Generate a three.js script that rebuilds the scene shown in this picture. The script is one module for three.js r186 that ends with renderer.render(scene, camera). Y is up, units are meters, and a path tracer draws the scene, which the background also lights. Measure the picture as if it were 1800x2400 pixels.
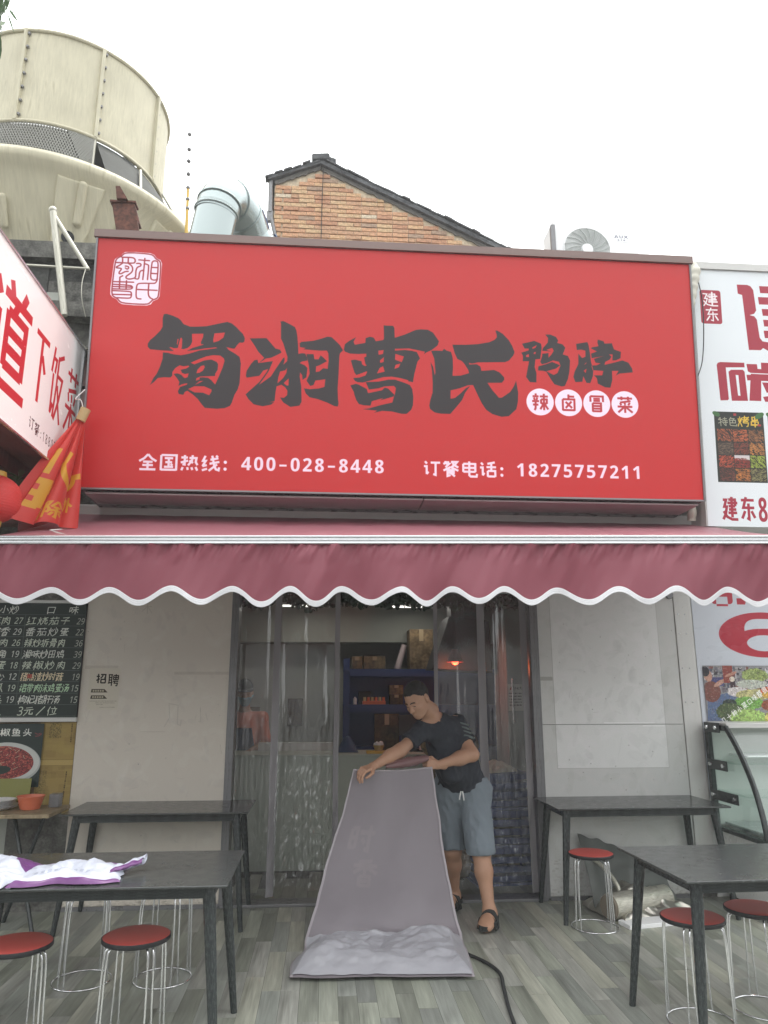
import * as THREE from 'three';
import { RoundedBoxGeometry } from 'three/addons/geometries/RoundedBoxGeometry.js';
import { MarchingCubes } from 'three/addons/objects/MarchingCubes.js';
import { mergeGeometries, mergeVertices, toCreasedNormals } from 'three/addons/utils/BufferGeometryUtils.js';
import { ImprovedNoise } from 'three/addons/math/ImprovedNoise.js';
import { RectAreaLightUniformsLib } from 'three/addons/lights/RectAreaLightUniformsLib.js';

// ---------------------------------------------------------------- camera, sky, sun, exposure
const scene = new THREE.Scene();
const camera = new THREE.PerspectiveCamera(69.4, 3 / 4, 0.05, 400);
camera.position.set(0, 1.55, 6);
{
  const yaw = THREE.MathUtils.degToRad(4.5), tilt = THREE.MathUtils.degToRad(13.5);
  camera.lookAt(Math.sin(yaw) * Math.cos(tilt), 1.55 + Math.sin(tilt), 6 - Math.cos(yaw) * Math.cos(tilt));
}
const renderer = new THREE.WebGLRenderer({ antialias: true });
renderer.setSize(768, 1024);
renderer.toneMapping = THREE.LinearToneMapping;
renderer.toneMappingExposure = 1.16;
RectAreaLightUniformsLib.init();
renderer.shadowMap.enabled = true;
renderer.shadowMap.type = THREE.PCFSoftShadowMap;
const SUN = new THREE.Vector3(0.28, 0.93, -0.22).normalize();
{
  // bright milky overcast: almost even, a wide soft glow around the veiled sun
  const W = 512, H = 256, data = new Float32Array(W * H * 4), d = new THREE.Vector3();
  for (let j = 0; j < H; j++) for (let i = 0; i < W; i++) {
    const v = ((j + 0.5) / H - 0.5) * Math.PI, u = ((i + 0.5) / W - 0.5) * 2 * Math.PI;
    d.set(Math.cos(u) * Math.cos(v), Math.sin(v), Math.sin(u) * Math.cos(v));
    const c = Math.max(0, d.dot(SUN)), up = Math.max(0, d.y);
    const L = 1.15 + 1.5 * up + 0.5 * Math.pow(c, 4) + 1.2 * Math.pow(c, 40), o = (j * W + i) * 4;
    data[o] = L * 0.985; data[o + 1] = L; data[o + 2] = L * 1.01; data[o + 3] = 1;
  }
  const t = new THREE.DataTexture(data, W, H, THREE.RGBAFormat, THREE.FloatType);
  t.mapping = THREE.EquirectangularReflectionMapping; t.magFilter = t.minFilter = THREE.LinearFilter; t.needsUpdate = true;
  scene.background = t; scene.environment = t;
}
const sun = new THREE.DirectionalLight(new THREE.Color(1, 0.95, 0.88), 1.3);
sun.position.copy(SUN).multiplyScalar(30); sun.castShadow = true; sun.shadow.radius = 24;
sun.shadow.mapSize.set(2048, 2048);
Object.assign(sun.shadow.camera, { left: -9, right: 9, top: 9, bottom: -9, near: 1, far: 60 });
scene.add(sun); scene.add(sun.target);

// ---------------------------------------------------------------- helpers
const V = (x, y, z) => new THREE.Vector3(x, y, z);
let seed = 7;
const rnd = () => { seed = (seed * 1664525 + 1013904223) >>> 0; return seed / 4294967296; };
const rr = (a, b) => a + (b - a) * rnd();
const perlin = new ImprovedNoise();
const nz = (x, y, z = 0) => perlin.noise(x, y, z);
const used = {};
function numbered(n) { const k = used[n] = (used[n] ?? -1) + 1; return k ? n + '_' + String(k).padStart(3, '0') : n; }
function tag(o, label, category, group) { o.userData = { label, category }; if (group) o.userData.group = group; return o; }
function thing(name, label, category, p = [0, 0, 0], ry = 0, group) {
  const o = new THREE.Group(); o.name = numbered(name); o.position.set(...p); o.rotation.y = ry; scene.add(o);
  return tag(o, label, category, group);
}
function mesh(name, geos, mat, parent) {
  const list = [].concat(geos);
  const g = list.length > 1 ? join(list) : list[0];
  const m = new THREE.Mesh(g, mat); m.name = name; m.castShadow = m.receiveShadow = true; parent.add(m); return m;
}
function lone(name, geos, mat, label, category, group) { const m = mesh(numbered(name), geos, mat, scene); return tag(m, label, category, group); }
function struct(name, geos, mat, parent) { const m = mesh(parent ? name : numbered(name), geos, mat, parent ?? scene); if (!parent) m.userData.kind = 'structure'; return m; }
function copyOf(o, label, p, ry, group) {
  const c = o.clone(); c.name = numbered(o.name.replace(/_\d{3}$/, '')); c.position.set(...p); c.rotation.y = ry ?? 0; scene.add(c);
  c.userData = { ...o.userData, label }; if (group) c.userData.group = group; return c;
}
function plain(g) {
  g = g.index ? g.toNonIndexed() : g.clone();
  for (const k of Object.keys(g.attributes)) if (!['position', 'normal', 'uv'].includes(k)) g.deleteAttribute(k);
  if (!g.attributes.uv) g.setAttribute('uv', new THREE.BufferAttribute(new Float32Array(g.attributes.position.count * 2), 2));
  if (!g.attributes.normal) g.computeVertexNormals();
  return g;
}
const join = (l) => mergeGeometries(l.map(plain));
// uv in metres, by the way each face points
function tri(g, s = 1) {
  g = plain(g);
  const p = g.attributes.position, n = g.attributes.normal, uv = g.attributes.uv;
  for (let i = 0; i < p.count; i += 3) {
    let x = 0, y = 0, z = 0;
    for (let k = 0; k < 3; k++) { x += Math.abs(n.getX(i + k)); y += Math.abs(n.getY(i + k)); z += Math.abs(n.getZ(i + k)); }
    for (let k = 0; k < 3; k++) {
      const X = p.getX(i + k), Y = p.getY(i + k), Z = p.getZ(i + k);
      if (z >= x && z >= y) uv.setXY(i + k, X * s, Y * s); else if (y >= x) uv.setXY(i + k, X * s, Z * s); else uv.setXY(i + k, Z * s, Y * s);
    }
  }
  return g;
}
function place(g, x, y, z, rx = 0, ry = 0, rz = 0) {
  return g.applyMatrix4(new THREE.Matrix4().compose(V(x, y, z), new THREE.Quaternion().setFromEuler(new THREE.Euler(rx, ry, rz)), V(1, 1, 1)));
}
const bx = (w, h, d, x = 0, y = 0, z = 0, rx = 0, ry = 0, rz = 0) => place(new THREE.BoxGeometry(w, h, d), x, y, z, rx, ry, rz);
const rb = (w, h, d, x = 0, y = 0, z = 0, r = 0.006, rx = 0, ry = 0, rz = 0) => place(new RoundedBoxGeometry(w, h, d, 2, Math.min(r, w / 2.01, h / 2.01, d / 2.01)), x, y, z, rx, ry, rz);
// box from corner to corner
const bb = (x0, x1, y0, y1, z0, z1, r) => (r ? rb : bx)(x1 - x0, y1 - y0, z1 - z0, (x0 + x1) / 2, (y0 + y1) / 2, (z0 + z1) / 2, r);
function cyl(a, b, r1, r2 = r1, seg = 16, open = false) {
  const d = b.clone().sub(a), g = new THREE.CylinderGeometry(r2, r1, d.length(), seg, 1, open);
  g.translate(0, d.length() / 2, 0); g.applyQuaternion(new THREE.Quaternion().setFromUnitVectors(V(0, 1, 0), d.normalize())); g.translate(a.x, a.y, a.z); return g;
}
const tube = (pts, r, seg = 24, rad = 8, closed = false) => new THREE.TubeGeometry(new THREE.CatmullRomCurve3(pts, closed, 'centripetal'), seg, r, rad, closed);
// square bar between two points, tapered
function bar(a, b, w1, d1, w2 = w1, d2 = d1, r = 0) {
  const n = a.distanceTo(b), g = new THREE.BoxGeometry(1, 1, 1, 1, 1, 1), p = g.attributes.position;
  for (let i = 0; i < p.count; i++) { const t = p.getY(i) + 0.5; p.setXYZ(i, p.getX(i) * (w1 + (w2 - w1) * t), t * n, p.getZ(i) * (d1 + (d2 - d1) * t)); }
  g.computeVertexNormals(); g.applyQuaternion(new THREE.Quaternion().setFromUnitVectors(V(0, 1, 0), b.clone().sub(a).normalize())); g.translate(a.x, a.y, a.z); return g;
}
// sheet from a function (u, v) -> Vector3
function sheet(fn, nu, nv, uvfn) {
  const pos = [], uv = [], idx = [];
  for (let j = 0; j <= nv; j++) for (let i = 0; i <= nu; i++) {
    const p = fn(i / nu, j / nv); pos.push(p.x, p.y, p.z); const q = uvfn ? uvfn(i / nu, j / nv) : [i / nu, j / nv]; uv.push(q[0], q[1]);
  }
  for (let j = 0; j < nv; j++) for (let i = 0; i < nu; i++) { const a = j * (nu + 1) + i, b = a + 1, c = a + nu + 1, d = c + 1; idx.push(a, c, b, b, c, d); }
  const g = new THREE.BufferGeometry(); g.setAttribute('position', new THREE.Float32BufferAttribute(pos, 3)); g.setAttribute('uv', new THREE.Float32BufferAttribute(uv, 2));
  g.setIndex(idx); g.computeVertexNormals(); return g;
}
// a sheet with thickness th, closed at its edges
function slab(fn, nu, nv, th, uvfn) {
  const a = sheet(fn, nu, nv, uvfn), n = a.attributes.normal, p = a.attributes.position, b = a.clone(), q = b.attributes.position;
  for (let i = 0; i < p.count; i++) q.setXYZ(i, p.getX(i) - n.getX(i) * th, p.getY(i) - n.getY(i) * th, p.getZ(i) - n.getZ(i) * th);
  const ix = b.index.array; for (let i = 0; i < ix.length; i += 3) { const t = ix[i]; ix[i] = ix[i + 1]; ix[i + 1] = t; }
  b.computeVertexNormals();
  const ring = []; const W = nu + 1;
  for (let i = 0; i <= nu; i++) ring.push(i);
  for (let j = 1; j <= nv; j++) ring.push(j * W + nu);
  for (let i = nu - 1; i >= 0; i--) ring.push(nv * W + i);
  for (let j = nv - 1; j > 0; j--) ring.push(j * W);
  const pos = [], id = [];
  ring.forEach((k) => pos.push(p.getX(k), p.getY(k), p.getZ(k), q.getX(k), q.getY(k), q.getZ(k)));
  for (let i = 0; i < ring.length; i++) { const k = (i + 1) % ring.length; id.push(2 * i, 2 * k, 2 * i + 1, 2 * k, 2 * k + 1, 2 * i + 1); }
  const e = new THREE.BufferGeometry(); e.setAttribute('position', new THREE.Float32BufferAttribute(pos, 3)); e.setIndex(id); e.computeVertexNormals();
  return join([a, b, e]);
}
const quad = (a, b, c, d, flip) => { // a lower left, b lower right, c upper right, d upper left
  const g = new THREE.BufferGeometry(); g.setAttribute('position', new THREE.Float32BufferAttribute([a, b, c, d].flatMap((v) => v.toArray()), 3));
  g.setAttribute('uv', new THREE.Float32BufferAttribute([0, 0, 1, 0, 1, 1, 0, 1], 2)); g.setIndex([0, 1, 2, 0, 2, 3]); g.computeVertexNormals(); return g;
};
function extrudeShape(pts, depth, bevel = 0) {
  const s = new THREE.Shape(pts.map((p) => new THREE.Vector2(...p)));
  return new THREE.ExtrudeGeometry(s, { depth, bevelEnabled: bevel > 0, bevelSize: bevel, bevelThickness: bevel, bevelSegments: 2, curveSegments: 8 });
}

// ---------------------------------------------------------------- textures and materials
function noiseTex(w, h, fn, srgb = true) {
  const d = new Uint8Array(w * h * 4);
  for (let y = 0; y < h; y++) for (let x = 0; x < w; x++) { const c = fn(x / w, y / h), o = (y * w + x) * 4; for (let k = 0; k < 3; k++) d[o + k] = Math.max(0, Math.min(255, (c.length ? c[k] : c) * 255)); d[o + 3] = 255; }
  const t = new THREE.DataTexture(d, w, h); t.wrapS = t.wrapT = THREE.RepeatWrapping; t.magFilter = THREE.LinearFilter; t.minFilter = THREE.LinearMipmapLinearFilter; t.generateMipmaps = true;
  if (srgb) t.colorSpace = THREE.SRGBColorSpace; t.needsUpdate = true; return t;
}
// noise that tiles: n octaves round a torus-like blend
function tile(x, y, fx, fy, z = 0) {
  const a = nz(x * fx, y * fy, z), b = nz((x - 1) * fx, y * fy, z), c = nz(x * fx, (y - 1) * fy, z), d = nz((x - 1) * fx, (y - 1) * fy, z);
  const s = x * x * (3 - 2 * x), t = y * y * (3 - 2 * y);
  return (a * (1 - s) + b * s) * (1 - t) + (c * (1 - s) + d * s) * t;
}
const grimeMap = noiseTex(512, 512, (x, y) => {
  const a = tile(x, y, 3, 3, 1) * 0.03 + tile(x, y, 60, 60, 3) * 0.012, streak = Math.max(0, tile(x, y, 30, 2.5, 5) - 0.3) * 0.07;
  const spot = Math.max(0, tile(x, y, 40, 40, 8) - 0.62) * 1.5; return [0.93 + a - streak - spot, 0.93 + a - streak - spot * 1.05, 0.92 + a - streak * 1.2 - spot * 1.2];
});
const roughMap = noiseTex(256, 256, (x, y) => 0.62 + tile(x, y, 6, 6, 11) * 0.3 + tile(x, y, 30, 30, 12) * 0.2, false);
const fineBump = noiseTex(256, 256, (x, y) => 0.5 + tile(x, y, 60, 60, 21) * 0.4 + tile(x, y, 20, 20, 22) * 0.2, false);
const weaveBump = noiseTex(256, 256, (x, y) => 0.5 + 0.22 * Math.sin(x * 2 * Math.PI * 64) * Math.sin(y * 2 * Math.PI * 64) + tile(x, y, 20, 20, 31) * 0.25, false);
const stainMap = noiseTex(512, 512, (x, y) => {
  const s = tile(x, y, 26, 3, 41) * 0.14 + tile(x, y, 70, 8, 42) * 0.1 + tile(x, y, 5, 5, 43) * 0.08, d = Math.max(0, tile(x, y, 18, 4, 47) - 0.3) * 0.7;
  return [0.92 + s - d, 0.91 + s - d * 1.05, 0.86 + s - d * 1.25];
});
const towerMap = noiseTex(512, 512, (x, y) => { const s = tile(x, y, 40, 3, 41) * 0.05 + tile(x, y, 90, 9, 42) * 0.05 + tile(x, y, 4, 3, 43) * 0.06, d = Math.max(0, tile(x, y, 24, 3, 47) - 0.36) * 0.5; return [0.94 + s - d, 0.93 + s - d * 1.05, 0.89 + s - d * 1.25]; });
const brickMap = noiseTex(256, 256, (x, y) => { const a = 0.93 + tile(x, y, 8, 8, 55) * 0.16 + tile(x, y, 30, 30, 56) * 0.16; return [a, a * 0.99, a * 0.97]; });
const concreteMap = noiseTex(512, 512, (x, y) => { const a = 0.75 + tile(x, y, 5, 5, 51) * 0.3 + tile(x, y, 16, 16, 52) * 0.25 + tile(x, y, 60, 60, 53) * 0.18; return [a, a * 0.995, a * 0.97]; });
const rep = (t, x, y = x) => { const c = t.clone(); c.repeat.set(x, y); c.needsUpdate = true; return c; };
const std = (o) => new THREE.MeshStandardMaterial(o);
const lin = (r, g, b) => new THREE.Color().setRGB(r, g, b);
const M = {
  panel: std({ color: lin(0.64, 0.615, 0.56), roughness: 0.55, map: grimeMap, roughnessMap: rep(roughMap, 1), bumpMap: rep(fineBump, 2), bumpScale: 0.0006 }),
  panelR: std({ color: lin(0.86, 0.87, 0.86), roughness: 0.5, map: rep(grimeMap, 0.7), roughnessMap: rep(roughMap, 1) }),
  concrete: std({ color: lin(0.26, 0.26, 0.25), roughness: 0.95, map: concreteMap, bumpMap: rep(fineBump, 3), bumpScale: 0.004 }),
  alu: std({ color: lin(0.62, 0.63, 0.64), metalness: 0.85, roughness: 0.38, roughnessMap: rep(roughMap, 3) }),
  aluGrey: std({ color: lin(0.2, 0.2, 0.205), roughness: 0.5, metalness: 0.3, roughnessMap: rep(roughMap, 2) }),
  whiteMetal: std({ color: lin(0.74, 0.74, 0.73), roughness: 0.45, map: rep(grimeMap, 1.3) }),
  galv: std({ color: lin(0.34, 0.39, 0.385), metalness: 0.8, roughness: 0.3, roughnessMap: rep(roughMap, 4), bumpMap: rep(fineBump, 3), bumpScale: 0.002 }),
  pipe: std({ color: lin(0.6, 0.6, 0.58), metalness: 0.55, roughness: 0.45, map: rep(stainMap, 3) }),
  chrome: std({ color: lin(0.78, 0.79, 0.8), metalness: 1, roughness: 0.16 }),
  blackMetal: std({ color: lin(0.038, 0.045, 0.045), metalness: 0.2, roughness: 0.42, roughnessMap: rep(roughMap, 4) }),
  black: std({ color: lin(0.015, 0.016, 0.018), roughness: 0.5 }),
  rubber: std({ color: lin(0.02, 0.022, 0.022), roughness: 0.8 }),
  awning: new THREE.MeshPhysicalMaterial({ transmission: 0.22, thickness: 0, color: lin(0.3, 0.07, 0.1), roughness: 0.52, bumpMap: rep(weaveBump, 6), bumpScale: 0.0006 }),
  trim: std({ color: lin(0.72, 0.72, 0.74), roughness: 0.75, bumpMap: rep(weaveBump, 12), bumpScale: 0.0012 }),
  red: std({ color: lin(0.55, 0.035, 0.03), roughness: 0.4 }),
  lantern: std({ color: lin(0.62, 0.05, 0.045), roughness: 0.6, bumpMap: rep(weaveBump, 8), bumpScale: 0.0006 }),
  darkRed: std({ color: lin(0.2, 0.02, 0.02), roughness: 0.7 }),
  maroonSteel: std({ color: lin(0.13, 0.055, 0.055), roughness: 0.6, map: rep(stainMap, 1) }),
  rust: std({ color: lin(0.2, 0.075, 0.05), roughness: 0.8, map: rep(concreteMap, 2) }),
  tower: std({ color: lin(0.6, 0.575, 0.46), roughness: 0.6, map: towerMap }),
  towerDark: std({ color: lin(0.035, 0.04, 0.038), roughness: 0.75, map: rep(stainMap, 1) }),
  wood: std({ color: lin(0.36, 0.29, 0.2), roughness: 0.6, map: rep(stainMap, 1, 3) }),
  cardboard: std({ color: lin(0.33, 0.23, 0.13), roughness: 0.9, map: rep(concreteMap, 2) }),
  cardboardDark: std({ color: lin(0.16, 0.11, 0.06), roughness: 0.9, map: rep(concreteMap, 2) }),
  bamboo: std({ color: lin(0.5, 0.38, 0.18), roughness: 0.6 }),
  shelfBlue: std({ color: lin(0.03, 0.06, 0.2), roughness: 0.5 }),
  navy: std({ color: lin(0.02, 0.045, 0.12), roughness: 0.6 }),
  interior: std({ color: lin(0.5, 0.52, 0.48), roughness: 0.8, map: rep(grimeMap, 0.6) }),
  counter: std({ color: lin(0.55, 0.6, 0.52), roughness: 0.5, map: rep(grimeMap, 0.8) }),
  floorBase: std({ color: lin(0.06, 0.06, 0.055), roughness: 0.9 }),
  asphalt: std({ color: lin(0.2, 0.2, 0.195), roughness: 0.95, map: rep(concreteMap, 0.4) }),
  leaf: new THREE.MeshPhysicalMaterial({ color: lin(0.05, 0.11, 0.03), roughness: 0.6, transmission: 0.3, thickness: 0, side: THREE.DoubleSide }),
  leafDark: std({ color: lin(0.03, 0.055, 0.03), roughness: 0.7, side: THREE.DoubleSide }),
  bark: std({ color: lin(0.12, 0.09, 0.06), roughness: 0.95, map: rep(concreteMap, 2) }),
  plastic: std({ color: lin(0.86, 0.87, 0.87), roughness: 0.35 }),
  orange: std({ color: lin(0.62, 0.16, 0.08), roughness: 0.4 }),
  yellow: std({ color: lin(0.62, 0.4, 0.06), roughness: 0.45 }),
  paper: std({ color: lin(0.72, 0.72, 0.7), roughness: 0.9 }),
  skin: std({ color: lin(0.42, 0.235, 0.15), roughness: 0.55, bumpMap: rep(fineBump, 3), bumpScale: 0.0006 }),
  hair: std({ color: lin(0.016, 0.014, 0.013), roughness: 0.75, bumpMap: rep(fineBump, 8), bumpScale: 0.004 }),
  pvc: new THREE.MeshPhysicalMaterial({ color: lin(0.93, 0.95, 0.94), roughness: 0.045, transmission: 0.95, thickness: 0, ior: 1.9, side: THREE.DoubleSide }),
  pane: new THREE.MeshPhysicalMaterial({ color: lin(0.92, 0.97, 0.95), roughness: 0.02, transmission: 1, thickness: 0, ior: 1.5, side: THREE.DoubleSide }),
  strip: std({ color: lin(0.27, 0.26, 0.27), roughness: 0.5 }),
};
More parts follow.
